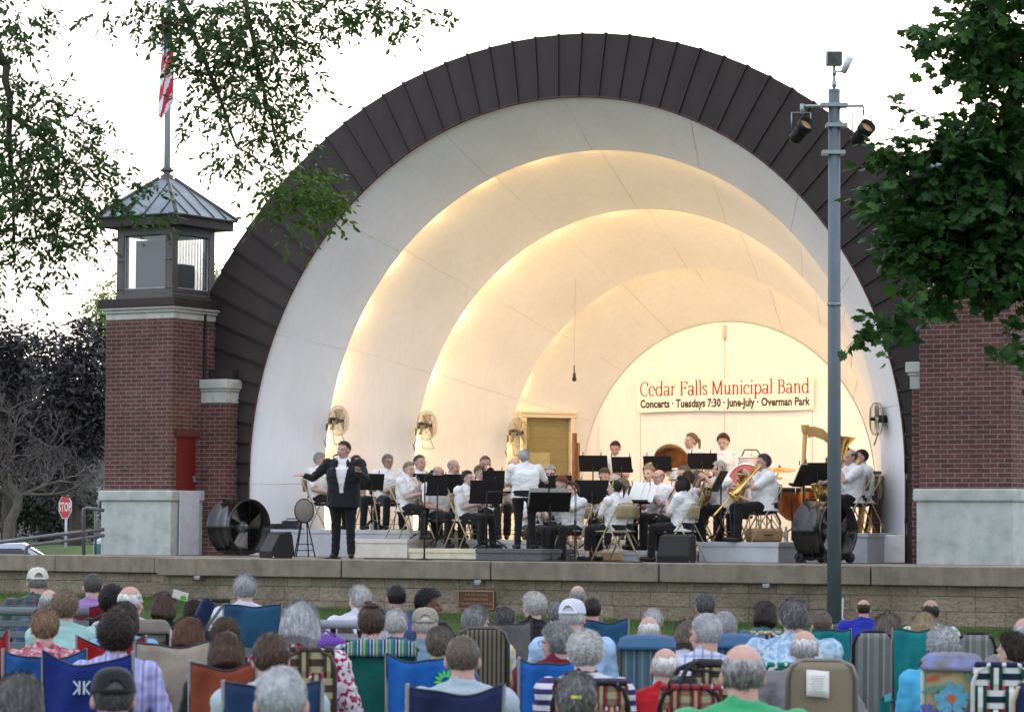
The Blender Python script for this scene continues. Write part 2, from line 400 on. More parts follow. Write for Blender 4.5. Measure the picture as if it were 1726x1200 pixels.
# ================================================================== STAGE WALL
def stage():
    t = thing('stage_wall', 'low split-face block wall with a thick concrete coping, carrying the stage', 'wall')
    def run(mb, pts, z0, z1, th, mi=0):
        # slab following a polyline of front points, thickness backwards (+y)
        n = len(pts)
        vs = [(x, y, z) for x, y in pts for z in (z0, z1)] + [(x, y+th, z) for x, y in pts for z in (z0, z1)]
        fs = []
        for i in range(n-1):
            a = 2*i; b = 2*n+2*i
            fs += [(a, a+2, a+3, a+1), (b, b+1, b+3, b+2), (a+1, a+3, b+3, b+1), (a, b, b+2, a+2)]
        fs += [(0, 1, 2*n+1, 2*n), (2*n-2, 4*n-2, 4*n-1, 2*n-1)]
        mb.add(vs, fs, mi)
    b = MB(); run(b, [(-26, -2.70), (-4.2, -2.70)], -1.9, -.262, .4); run(b, [(-4.05, front_y(-4.05)+.1), (16, front_y(16)+.1)], -1.9, -.262, .5)
    b.box((-4.02, -3.4, -1.08), (.3, 1.9, 1.63)); b.obj('block_wall', BLOCK, t)
    # coping stones
    c = MB(); x = -26.
    while x < -4.3:
        L = min(rnd.uniform(1.8, 2.6), -4.14-x)
        if -4.14-(x+L) < .4: L = -4.14-x
        c.box((x+L/2, -2.58, -.128), (L-.008, .46, .256), bev=.012); x += L
    x = -4.16
    while x < 16:
        L = rnd.uniform(2.2, 3.1); n = 2
        y0, y1 = front_y(x+.001 if x > -4.14 else -4.139), front_y(x+L-.01)
        M = Matrix.Translation((x+L/2, (y0+y1)/2+.3, -.128)) @ Matrix.Rotation(math.atan2(y1-y0, L), 4, 'Z')
        c.box((0, 0, 0), (L-.008, .62, .256), M=M, bev=.012); x += L
    c.box((-4.0, -3.2, -.13), (.3, 1.3, .25), bev=.01)
    c.obj('coping', COPING, t)
    d = MB(); pts = [(-8.3, -2.4), (-4.1, -2.4), (-4.1, front_y(-4.1)+.58), (12, front_y(12)+.58), (12, 8), (-8.3, 8)]
    d.add([(x, y, -.006) for x, y in pts]+[(x, y, -1.3) for x, y in pts], [tuple(range(6))]+[((i+1) % 6, i, i+6, (i+1) % 6+6) for i in range(6)])
    tag(d.obj('stage_floor', STAGE), kind='structure')
    # bronze plaque
    p0 = at_y(795, 1011, front_y(0)+.05); W_, H_ = .50/1.0, .235
    pl = thing('plaque', 'small bronze plaque with raised lettering on the stage wall', 'plaque', (p0[0], front_y(p0[0])+.075, p0[2]), math.atan(.107))
    q = MB(); q.box((0, 0, 0), (.56, .03, .26), bev=.004); q.obj('panel', mat('bronze_plaque', (.10, .055, .035), .45, .6), pl)
    q = MB()
    for a, b_, cc, dd in ((0, .122, .56, .014), (0, -.122, .56, .014), (-.273, 0, .014, .258), (.273, 0, .014, .258)): q.box((a, -.018, b_), (cc, .012, dd))
    q.obj('border', mat('bronze_edge', (.35, .20, .11), .4, .8), pl)
    q = MB()
    for i, (s, sz) in enumerate((('THE SIX RAVINE', .048), ('OVERMAN PARK', .05), ('CELEBRATION STAGE', .052))): text_into(q, s, sz, Matrix.Translation((0, -.019, .055-.062*i)) @ UPR, sx=1.02)
    q.obj('lettering', MATS['bronze_edge'], pl)
    for px, py, lb in ((357, 971, 'small grey light box under the coping below the left floor monitor'), (797, 980, 'small grey light box on the wall above the bronze plaque'), (1258, 986, 'small grey light box on the stage wall right of the right floor monitor')):
        g = at_y(px, py, front_y(0)); fy = front_y(g[0])+.1
        o = thing('wall_light', lb, 'wall light', (g[0], fy, g[2]), 0, 'light boxes on the stage wall')
        q = MB(); q.box((0, -.05, 0), (.11, .1, .06), bev=.008); q.obj('housing', GALV, o)
        q = MB(); q.box((0, -.055, -.034), (.08, .07, .006)); q.obj('lens', WHITEP, o)
stage()

# ================================================================== BANDSHELL
RR = [5.75, 4.921, 4.173, 3.446, 2.709]; ZC = [1.271, 1.373, 1.346, 1.25, 1.186]; DD = [0, .926, 2.42, 4.11, 5.492]
RO, ZO = 7.657, .317
def sect(Rr, y, z, n=72):
    return [(Rr, y, 0)]+[(Rr*math.cos(PI*i/n), y, z+Rr*math.sin(PI*i/n)) for i in range(n+1)]+[(-Rr, y, 0)]
def sweep(mb, prof, mi=0, n=72, close=True, smooth=True):
    S = [sect(a, y, z, n) for a, y, z in prof]; m = len(S[0]); vs = [p for s in S for p in s]; fs = []; k = len(prof)
    for i in range(k if close else k-1):
        i2 = (i+1) % k
        for j in range(m-1): fs.append((i*m+j, i*m+j+1, i2*m+j+1, i2*m+j))
    o = len(mb.v); mb.add(vs, fs, mi, smooth)
def ring(i):
    """one tapered ring with its lip, seen from inside; a pocket behind the lip before hides the lamps"""
    mb = MB(); z1 = ZC[i]; d = DD[i]; r1 = RR[i]
    if i == 1: r0, y0, z0 = RR[0], 0.005, ZC[0]
    else: r0, y0, z0 = RR[i-1]+.32, DD[i-1]-.16, ZC[i-1]
    # separate smooth strips so that the lip keeps its edge
    A = (r0, y0, z0)
    if i < 4: B = (r1+.014, d-.02, z1); C = (r1, d, z1); D_ = (r1+.06, d+.006, z1); E_ = (r0+.10, y0+.02, z0)
    else: B = (r1, d+.05, z1)
    sl_ = {2: .9, 3: .66, 4: .53}.get(i, 0)
    if i > 1: sweep(mb, [(RR[i-1]+.16*sl_+.025, y0, z0), A], close=False, smooth=False)
    sweep(mb, [A, B], close=False)
    if i < 4:
        sweep(mb, [B, C], close=False, smooth=False); sweep(mb, [C, D_], close=False, smooth=False); sweep(mb, [D_, E_], close=False)
    # board joints running through the ring
    ends = B
    for px, py in ((421, 816), (466.5, 565), (575, 375), (746, 223), (948, 167), (1163, 198), (1347, 322), (1446, 448), (1520, 680)):
        P = at_y(px, py, 0); th = math.atan2(P[2]-ZC[0], P[0])
        if P[2] < ZC[0]: 
            sx = 1 if P[0] > 0 else -1; p = [(sx*A[0]*1., A[1], P[2]), (sx*ends[0], ends[1], P[2]*1.02)]
        else: p = [(A[0]*math.cos(th), A[1], A[2]+A[0]*math.sin(th)), (ends[0]*math.cos(th), ends[1], ends[2]+ends[0]*math.sin(th))]
        a_, b_ = Vector(p[0]), Vector(p[1]); q = [a_.lerp(b_, t) + Vector((rnd.uniform(-.004, .004), 0, rnd.uniform(-.004, .004))) for t in (0, .3, .6, 1)]
        mb.tube(q, (.005 if i == 1 else .004), 4, 1, False, smooth=False)
    return mb
def bandshell():
    t = thing('bandshell', 'large white arched bandshell with stepped glowing rings and a dark metal hood', 'bandshell')
    for i in (1, 2, 3, 4): ring(i).obj('shell_ring', [SHELL, JOINT], t)
    # back wall
    mb = MB(); S = sect(RR[4]+.02, DD[4], ZC[4]); mb.add([(0, DD[4], ZC[4])]+S, [(0, i+1, i+2) for i in range(len(S)-1)]+[(0, len(S), 1)])
    for x, z0, z1 in ((0, 2.97, 3.85), (0, 0, 2.4), (-1.6, 0, 2.4), (1.62, .1, 2.4)): mb.box((x, DD[4]-.003, (z0+z1)/2), (.012, .008, z1-z0), 1)
    mb.tube([(0, DD[4]-.02, 3.62), (0, DD[4]-.02, 3.86)], .03, 8, 1)
    mb.obj('back_wall', [SHELL, JOINT], t)
    # low white base blocks at the feet of the arch
    mb = MB()
    for s in (-1, 1): mb = MB(); mb.box((s*5.53, .06, .2), (.42, .16, .40), bev=.01); mb.obj('base_block', WHITEP, t)
    # dark hood: flat face of seamed panels between the opening and the outer edge
    n = 58; mb = MB(); sm = MB()
    def edge(th, Rr, Zc, y):
        return (Rr*math.cos(th), y, Zc+Rr*math.sin(th))
    a0 = -.041
    IN = lambda th, y=0: edge(th, RR[0]-.012, ZC[0], y)
    def OUT(th, y=0, dr=0): return edge(th, RO+dr, ZO, y)
    # match the inner point to the outer point along lines through (0, 1.0)
    ths = [PI*(j)/n for j in range(n+1)]
    def pair(th):
        o = OUT(th); dx, dz = o[0], o[2]-ZC[0]; L = math.hypot(dx, dz); ux, uz = dx/L, dz/L
        return (RR[0]*ux, ZC[0]+RR[0]*uz), (o[0], o[2])
    P = [pair(th) for th in ths]
    # below the springing the face continues straight down
    for j in range(n):
        (ia, oa), (ib, ob) = P[j], P[j+1]; tl = -.016+.0; y1, y2 = -.012, -.040
        mb.add([(ia[0], y1, ia[1]), (oa[0], y1, oa[1]), (ob[0], y2, ob[1]), (ib[0], y2, ib[1])], [(0, 1, 2, 3)])
        # seam
        a = Vector((ib[0], -.045, ib[1])); b = Vector((ob[0], -.045, ob[1])); ext = (b-a).normalized()*.006
        dd = (b-a).normalized(); u = Vector((-dd.z, 0, dd.x))
        for off, hh in ((0, .02),):
            q = [a-u*.012, a+u*.012, b+ext+u*.012, b+ext-u*.012]
            mb.add([(p.x, p.y+dy, p.z) for p in q for dy in (.012, -hh)], [(0, 2, 3, 1), (2, 4, 5, 3), (4, 6, 7, 5), (6, 0, 1, 7), (1, 3, 5, 7)], 1)
        # hood edge turned back over the roof
        oa3 = Vector((oa[0], y1, oa[1])); ob3 = Vector((ob[0], y2, ob[1]))
        sc = (RO-.22)/RO
        mb.add([oa3, ob3, (ob[0]*sc, .95, ZO+(ob[1]-ZO)*sc), (oa[0]*sc, .95, ZO+(oa[1]-ZO)*sc)], [(0, 3, 2, 1)], 2)
        c_ = (ob3+Vector((ob[0]*sc, .95, ZO+(ob[1]-ZO)*sc)))/2; dv = Vector((ob[0]*sc, .95, ZO+(ob[1]-ZO)*sc))-ob3
        nrm = Vector((ob[0], 0, ob[1]-ZO)).normalized(); tt = nrm.cross(dv).normalized()
        q = [ob3-tt*.012, ob3+tt*.012, ob3+dv+tt*.012, ob3+dv-tt*.012]
        mb.add([tuple(p+nrm*h) for p in q for h in (-.01, .018)], [(0, 2, 3, 1), (2, 4, 5, 3), (4, 6, 7, 5), (6, 0, 1, 7), (1, 3, 5, 7)], 3)
    for s in (-1, 1):
        x0, x1 = s*RR[0], s*RO
        mb.add([(x0, -.02, -.01), (x1, -.02, -.01), (x1, -.02, ZO), (x0, -.02, ZC[0])], [(0, 1, 2, 3) if s > 0 else (3, 2, 1, 0)])
        for z in (.18, .52, .86): mb.box((s*(RR[0]+.55), -.03, z), (1.08, .02, .022), 1)
    # inner drip edge
    mb.tube([IN(PI*i/72, -.035) for i in range(73)], .018, 6, 4)
    mb.tube([IN(0, -.035), (RR[0]-.012, -.035, 0)], .014, 6, 4); mb.tube([IN(PI, -.035), (-RR[0]+.012, -.035, 0)], .014, 6, 4)
    mb.obj('metal_hood', [BRONZE, SEAM, ROOFM, mat('roof_seam_metal', (.16, .18, .21), .4, .7), mat('red_brown_drip_edge', (.07, .025, .03), .5)], t)
    # roof stepping down behind
    mb = MB(); rp = [(RO-.24, .93, ZO+.02), (RO-1.4, 1.1, ZO+.1), (RO-1.7, 3.0, ZO+.2), (RO-2.6, 3.1, .5), (RO-3.0, 5.0, .6), (RO-3.8, 5.1, .8), (RO-4.1, 6.2, .9)]
    sweep(mb, rp, close=False); S = sect(RO-4.1, 6.2, .9); mb.add([(0, 6.2, .9)]+S, [(0, i+2, i+1) for i in range(len(S)-1)])
    mb.obj('roof', ROOFG, t)
    # concealed warm lamps behind each lip
    k = 0
    for i, nl, pw in ((1, 15, 34), (2, 12, 33), (3, 10, 16)):
        for j in range(nl):
            th = PI*(j+.5)/nl; Rr = RR[i]+.185; y = DD[i]+.02; z = ZC[i]+Rr*math.sin(th); x = Rr*math.cos(th)
            pos = [(x, y, z)]
            for p in pos: lamp(p, pw*rnd.uniform(.85, 1.15))
        for s in (-1, 1): lamp((s*(RR[i]+.145), DD[i]+.035, .55), pw*.8)
    return t
def lamp(p, e, col=(1, .63, .26), rad=.03):
    l = bpy.data.lights.new('shell_lamp', 'POINT'); l.energy = e*LAMPK; l.color = col; l.shadow_soft_size = rad
    o = bpy.data.objects.new('shell_lamp', l); COL.objects.link(o); o.location = p
LAMPK = .92
SHELLT = bandshell()

# ================================================================== TOWERS
ZP, ZB, XT, TW, YT = 1.029, 3.768, 6.448, 1.344, -1.16
def tower(x0, label, door):
    t = thing('brick_tower', label, 'tower', (x0, YT, 0))   # origin: front inner/left corner on the floor
    w_ = TW
    def slab(mb, z0, z1, o, mi=0, bev=.01): mb.box((w_/2, w_/2, (z0+z1)/2), (w_+2*o, w_+2*o, z1-z0), mi, bev=bev)
    mb = MB(); slab(mb, -.01, ZP-.17, .035); slab(mb, ZP-.172, ZP, .075, bev=.02); mb.obj('plinth', PLINTH, t)
    mb = MB(); slab(mb, ZP-.001, ZB, 0, bev=0); mb.obj('shaft', BRICK, t)
    mb = MB(); slab(mb, ZB, ZB+.105, .012); slab(mb, ZB+.104, ZB+.15, .045); slab(mb, ZB+.149, ZB+.20, .085, bev=.02); mb.obj('stone_band', CAPST, t)
    mb = MB(); slab(mb, ZB+.2, ZB+.335, .105, bev=.006); mb.obj('cornice', BRONZE, t)
    # lantern
    L = 1.133; o = (w_-L)/2; z0 = ZB+.335; z1 = 5.27; c = w_/2
    lan = MB(); lan.box((c, c, z0+.04), (L+.02, L+.02, .08), bev=.01); lan.box((c, c, z0+.12), (L-.02, L-.02, .1)); lan.box((c, c, z1-.06), (L-.01, L-.01, .14))
    for a in (0, 1):
        for b in (0, 1):
            lan.box((o+.075+a*(L-.15), o+.075+b*(L-.15), (z0+z1)/2), (.15, .15, z1-z0-.01), bev=.008)
            for zz in (z0+.16, z0+.62):
                for dx, dy in ((.04, -.0), (.11, 0)): lan.tube([(o+a*(L-.15)+dx, o-.002+b*(L+.0), zz), (o+a*(L-.15)+dx, o-.014+b*(L+.028), zz)], .012, 6, 1)
    lanp = lan.obj('lantern', [BRONZE2, BLACKM], t)
    for k in range(4):
        M = Matrix.Translation((c, c, 0)) @ Matrix.Rotation(k*PI/2, 4, 'Z')
        mb = MB(); mb.box((0, -L/2+.05, (z0+z1)/2), (L-.30, .012, z1-z0-.3), M=M); 
        mb.obj('pane', mat('lantern_glass', (.75, .8, .82), .08, 0, .03, trans=.92, spec=.2), lanp)
        mb = MB(); ww = L/2-.155
        for a, b, e, f_ in ((0, z0+.175, 2*ww, .012), (-ww, (z0+z1)/2, .012, z1-z0-.3), (ww, (z0+z1)/2, .012, z1-z0-.3)): mb.box((a, -L/2+.035, b), (e, .02, f_), M=M)
        mb.obj('pane_frame', mat('pale_bead', (.45, .44, .44), .5), lanp)
    # screens and cabinet inside
    mb = MB(); mb.box((c+.06, o+.16, z0+.50), (L-.44, .04, .92), bev=.01); mb.box((c+.2, c+.1, z0+.34), (.34, .4, .5), bev=.02); mb.obj('cabinet', mat('dark_grey_screen', (.035, .036, .037), .8), lanp)
    mb = MB()
    for i in range(15): mb.tube([(c-.42+i*.06, c+L/2-.12, z0+.18), (c-.42+i*.06, c+L/2-.12, z1-.14)], .008, 5)
    mb.obj('bar', GALV, lanp)
    # roof: fascia, pyramid, hips and seams
    mb = MB(); E = 1.60; mb.box((c, c, 5.345), (E-.04, E-.04, .15), bev=.006); mb.box((c, c, 5.428), (E+.05, E+.05, .022)); mb.obj('fascia', BRONZE, t)
    rf = MB(); h = E/2+.03; zt = 6.10; tp = .09
    base = [(c-h, c-h), (c+h, c-h), (c+h, c+h), (c-h, c+h)]; top = [(c-tp, c-tp), (c+tp, c-tp), (c+tp, c+tp), (c-tp, c+tp)]
    rf.add([(*p, 5.44) for p in base]+[(*p, zt) for p in top], [(i, (i+1) % 4, (i+1) % 4+4, i+4) for i in range(4)]+[(4, 5, 6, 7), (3, 2, 1, 0)])
    for i in range(4):
        rf.tube([(*base[i], 5.45), (*top[i], zt+.01)], .03, 5, 1)
        a = Vector((*base[i], 5.45)); b = Vector((*base[(i+1) % 4], 5.45)); ap = Vector((c, c, zt+.08)); mid = (a+b)/2
        for f_ in (-.68, -.36, 0, .36, .68) if False else (-.62, -.22, .22, .62):
            s = mid+(b-a)/2*f_; e = s+(Vector((ap.x, ap.y, ap.z))-mid)*(1-abs(f_)*1.02); rf.tube([s, e], .014, 4, 1)
    rf.lathe([(.12, zt-.02), (.10, zt+.06), (.05, zt+.08), (.05, zt+.14)], 12, 1, M=Matrix.Translation((c, c, 0)))
    rf.obj('roof', [ROOFG, BRONZE2], t)
    if door:
        d = MB(); d.box((w_+.079, .385, .51), (.03, .50, 1.02), 0, bev=.004); dl = d.obj('door', mat('pale_lower_door', (.50, .52, .56), .6), t)
        d = MB(); d.box((w_-.006, .385, 1.46), (.03, .50, .86), bev=.004); d.obj('door_panel', mat('red_door_paint', (.12, .005, .005), .5, 0, .08), dl)
        d = MB(); d.box((w_+.018, .385, 1.93), (.05, .60, .08)); d.obj('door_lintel', mat('dark_red_trim', (.10, .02, .02), .6), dl)
        d = MB(); d.box((w_+.035, .57, 1.22), (.03, .03, .09)); d.tube([(w_+.05, .57, 1.24), (w_+.05, .50, 1.24)], .01, 6); d.obj('handle', GALV, dl)
        d = MB(); d.tube([(w_+.03, .82, 0.0), (w_+.03, .82, 3.9)], .022, 8); d.obj('downpipe', BLACKM, t)
    return t
tower(-XT-TW, 'left brick tower with a glazed lantern, grey roof and red side door', True)
tower(XT, 'red brick tower right of the bandshell, its top hidden in maple leaves', False)
for s, lb in ((-1, 'short brick pilaster with white stone cap beside the red door'), (1, 'short brick pilaster with white cap, mostly hidden behind the right tower')):
    xi, xo = 5.95, 6.75; xc = s*(xi+xo)/2; ww = xo-xi
    t = thing('brick_pilaster', lb, 'pilaster', (xc, -.2, 0))
    mb = MB(); mb.box((0, 0, 1.22), (ww-.06, .34, 2.44)); mb.obj('shaft', BRICK, t)
    mb = MB(); mb.box((0, 0, 2.535), (ww-.02, .38, .19), bev=.008); mb.box((0, 0, 2.65), (ww+.03, .43, .05), bev=.015); mb.box((0, 0, 2.745), (ww+.08, .48, .15), bev=.012); mb.obj('cap', CAPST, t)
    mb = MB(); mb.box((0, 0, 2.83), (ww+.02, .42, .03)); mb.box((-s*.03, .1, 2.92), (ww-.1, .2, .14)); mb.obj('flashing', BRONZE, t)

# ================================================================== FLAGPOLES, FLAG
c0 = TW/2
for x0, lb, top in ((-XT-TW+c0, 'pale flagpole on the roof of the left tower', 12.5), (XT+c0, 'flagpole rising behind the maple over the right tower', 12.5)):
    t = thing('flagpole', lb, 'flagpole', (x0, YT+c0, 6.2), 0, 'flagpoles on the towers')
    mb = MB(); mb.tube([(0, 0, -.05), (0, 0, 2), (0, 0, top-6.2)], [.052, .050, .042], 12); mb.obj('pole', mat('pale_flagpole', (.55, .57, .58), .4, .3), t)
    mb = MB(); mb.lathe([(.05, .0), (.12, .03), (.05, .10), (.045, .12)], 14); mb.obj('collar', BRONZE2, t)
    mb = MB(); mb.ell((0, 0, top-6.2+.06), (.07, .07, .07), 8); mb.obj('finial', GOLD, t)
    mb = MB(); mb.tube([(.055, -.03, .4), (.06, -.04, 3), (.05, -.03, top-6.4)], .006, 4); mb.obj('halyard', WHITEP, t)
def flag(x0, y0, ztop, label):
    # hanging in folds beside the pole: 1.5 m fly gathered, stripes run down the drop
    def stripe(sh):
        mb = MB()
        return mb
    mb = MB(); nu, nv = 26, 40; H = 1.66
    def P(u, v):
        wdt = .12+.07*v**.8; ph = u*7.0+v*2.2
        x = (u-.52)*wdt*1.5 + .03*math.sin(ph*1.7); y = .05*math.sin(ph)*(.4+v) - .03
        z = -v*H*(.80+.20*math.sin(u*2.9+.4)) + .02*math.sin(ph)
        return (x, y, z)
    mb.grid(P, nu, nv)
    mi = []
    for i in range(nu):
        for j in range(nv):
            u, v = i/nu, j/nv
            k = int((u*3.2+v*7.5)) % 2
            mi.append(2 if (v < .33 and u > .45) else k)
    mb.m = mi
    o = thing('flag', label, 'flag', (x0, y0, ztop)); f = mb.obj('cloth', [mat('flag_red', (.50, .03, .06), .8), mat('flag_white', (.72, .70, .72), .8), mat('flag_blue', (.03, .045, .16), .8)], o)
flag(-XT-TW+c0, YT+c0-.06, 8.75, 'red and white striped flag hanging limp from the left flagpole')

# ================================================================== RISERS
RG = 'grey wooden risers on the stage'
def riser(x0, x1, y0, y1, z, label, top=.05, name='stage_riser', m1=None):
    t = thing(name, label, 'riser', ((x0+x1)/2, (y0+y1)/2, 0), 0, RG)
    w_, d_ = x1-x0-.01, y1-y0-.01
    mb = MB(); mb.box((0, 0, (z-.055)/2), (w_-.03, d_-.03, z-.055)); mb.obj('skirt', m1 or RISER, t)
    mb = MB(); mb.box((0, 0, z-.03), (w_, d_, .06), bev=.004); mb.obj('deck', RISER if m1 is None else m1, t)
    return t
riser(-4.85, -2.3, -.3, 1.0, .42, 'tall pale riser behind the singer, under the leftmost chairs')
riser(-3.05, -2.05, -1.0, -.31, .28, 'mid-height pale riser step right of the singer', m1=mat('faint_lit_riser_tint', (.62, .58, .50), .7))  # a little warm lamplight is painted into this step's colour
riser(-1.65, -.45, -1.6, -.31, .148, 'lowest riser step, tinted cream by painted-in light, left of the podium', m1=mat('warm_lit_riser_tint', (.66, .60, .44), .7))  # cream tone is warm light put into the riser colour
riser(-2.29, -.3, -.3, 1.3, .28, 'grey riser under the second row behind the left music stands')
riser(.62, 1.72, -3.35, -2.4, .17, 'dark carpeted podium block under the conductor', name='podium', m1=RISERD)
riser(-.29, 2.3, -.2, 1.4, .148, 'low wood-lit riser in the middle behind the flute player')
riser(1.75, 3.12, -1.9, -.6, .148, 'low grey riser behind the right floor monitor')
riser(3.13, 4.42, -1.4, -.1, .28, 'grey riser under the grey-haired trombone player')
riser(4.43, 5.42, -.62, 1.2, .42, 'tall grey riser at the foot of the right end of the arch')
riser(-1.0, 4.0, 1.6, 4.0, .28, 'back riser under the standing percussionists')

# ================================================================== BACK DOORWAY, BANNER
def doorway():
    p0, p1 = Vector(at_y(878, 800, 4.30)), Vector(at_y(965, 800, 5.12)); a, b = Vector((p0.x, p0.y)), Vector((p1.x, p1.y)); L = (b-a).length
    t = thing('doorway', 'pale framed doorway with a yellow-lit room behind the conductor', 'doorway', (a.x, a.y, 0), math.atan2(b.y-a.y, b.x-a.x))
    H = 2.33; yel = mat('yellow_back_room', (.52, .42, .17), .7)
    mb = MB(); mb.box((L/2, .03, H/2), (L-.04, .02, H-.02)); mb.obj('back_panel', stripe_mat('yellow_block_wall', [(0, (.25, .215, .11)), (.94, (.20, .17, .085))], 2, 5.), t)
    mb = MB(); mb.box((L*.34, .012, .87), (L*.44, .012, 1.74)); mb.obj('inner_door', mat('pale_inner_door', (.36, .325, .18), .6), t)
    mb = MB()
    for x in (.035, L-.035): mb.box((x, -.02, H/2), (.07, .12, H), bev=.006)
    mb.box((L/2, -.02, H+.035), (L+.06, .13, .07), bev=.006); mb.obj('frame', mat('cream_door_frame', (.66, .56, .42), .6), t)
    mb = MB(); mb.box((L/2, -.03, H+.085), (L+.1, .15, .03)); mb.obj('drip_cap', MATS['cream_door_frame'], t)
doorway()
p = at_y(968, 800, 4.0); t = thing('room_divider', 'tall narrow dark wooden divider standing at the right of the doorway', 'divider', (p[0], p[1], .28), heading(20))
mb = MB(); mb.box((0, 0, .88), (.055, .10, 1.76), bev=.006); mb.obj('dark_leaf', WOODD, t)
mb = MB(); mb.box((.065, .02, .8), (.05, .10, 1.6), bev=.006); mb.obj('pale_leaf', mat('mid_brown_wood', (.22, .13, .07), .5), t)

# serif letters drawn with a broad nib: path strokes thick when vertical, thin when level
def GL():
    A = arc; g = {}
    sf = lambda x, y, w_=.17: [(x-w_, y), (x+w_, y)]
    g['C'] = (1.12, [A(.62, .72, .52, .74, 48, 312, 18), [(.98, 1.28), (.98, 1.02)]])
    g['e'] = (.86, [[(.08, .56), (.76, .56)], A(.43, .5, .35, .5, 8, 310, 16)])
    g['d'] = (1.0, [A(.42, .48, .34, .49, 40, 320, 14), [(.76, 1.55), (.76, .0)], [(.58, 1.52), (.76, 1.54)], [(.76, .03), (.94, .03)]])
    g['a'] = (.88, [A(.36, .26, .27, .27, 0, 360, 12), [(.66, .75), (.66, .08), (.82, .03)], A(.40, .74, .26, .25, 160, 0, 8)])
    g['r'] = (.70, [[(.24, .98), (.24, .02)], sf(.24, .02), A(.46, .72, .22, .25, 170, 40, 6), [(.08, .95), (.24, .97)]])
    g['F'] = (1.0, [[(.26, 1.42), (.26, .02)], [(.08, 1.42), (.92, 1.42)], [(.92, 1.42), (.92, 1.2)], [(.26, .76), (.72, .76)], [(.72, .88), (.72, .64)], sf(.26, .02, .2)])
    g['l'] = (.48, [[(.24, 1.55), (.24, .02)], [(.08, 1.5), (.24, 1.54)], sf(.24, .02)])
    g['s'] = (.70, [[(.58, .82)]+A(.34, .76, .23, .22, 40, 200, 8)+[(.44, .46)]+A(.36, .24, .23, .22, 30, -160, 8)])
    g['M'] = (1.55, [[(.26, 1.42), (.22, .02)], [(.26, 1.42), (.76, .06)], [(.76, .06), (1.24, 1.42)], [(1.26, 1.42), (1.30, .02)], sf(.22, .02, .15), sf(1.30, .02, .19), [(.08, 1.42), (.28, 1.42)], [(1.22, 1.42), (1.44, 1.42)]])
    g['u'] = (1.0, [[(.22, .96), (.22, .35)]+A(.46, .32, .24, .29, 180, 330, 8), [(.74, .96), (.74, .04)], [(.06, .95), (.22, .96)], [(.58, .95), (.74, .96)], [(.74, .03), (.92, .03)]])
    g['n'] = (1.02, [[(.24, .96), (.24, .02)], [(.08, .94), (.24, .97)], sf(.24, .02), A(.50, .66, .26, .31, 165, 0, 8)+[(.76, .02)], sf(.76, .02)])
    g['i'] = (.48, [[(.24, .96), (.24, .02)], [(.08, .94), (.24, .97)], sf(.24, .02), [(.24, 1.42), (.24, 1.26)]])
    g['c'] = (.80, [A(.44, .49, .36, .49, 45, 315, 14), [(.68, .86), (.68, .70)]])
    g['p'] = (1.0, [[(.24, .96), (.24, -.48)], [(.08, .94), (.24, .97)], sf(.24, -.48), A(.54, .49, .34, .49, -150, 150, 14)])
    g['B'] = (1.08, [[(.26, 1.42), (.26, .02)], [(.08, 1.42), (.52, 1.42)], [(.08, .02), (.54, .02)], [(.26, .76), (.54, .76)], A(.52, 1.09, .33, .33, 90, -90, 8), A(.54, .39, .40, .37, 90, -90, 8)])
    g[' '] = (.5, [])
    return g
def serif_into(mb, txt, xh, x0, z0, mi=0, sx=1., thick=.17, thin=.06, y=0, M=None):
    g = GL(); x = x0
    for ch in txt:
        adv, st = g[ch]
        for ln in st:
            for (ax, az), (bx, bz) in zip(ln[:-1], ln[1:]):
                dx, dz = bx-ax, bz-az; L = math.hypot(dx, dz)
                if L < 1e-5: continue
                wd = (thin+(thick-thin)*abs(dz/L)**.8)/2; nx, nz = -dz/L*wd, dx/L*wd; e = .25*wd/L
                ax_, az_, bx_, bz_ = ax-dx*e, az-dz*e, bx+dx*e, bz+dz*e
                q = [(ax_+nx, az_+nz), (ax_-nx, az_-nz), (bx_-nx, bz_-nz), (bx_+nx, bz_+nz)]
                mb.add([(x+a*xh*sx, y, z0+b*xh) for a, b in q], [(0, 1, 2, 3)], mi, False, M)
                y -= .000006
        x += adv*xh*sx
    return x
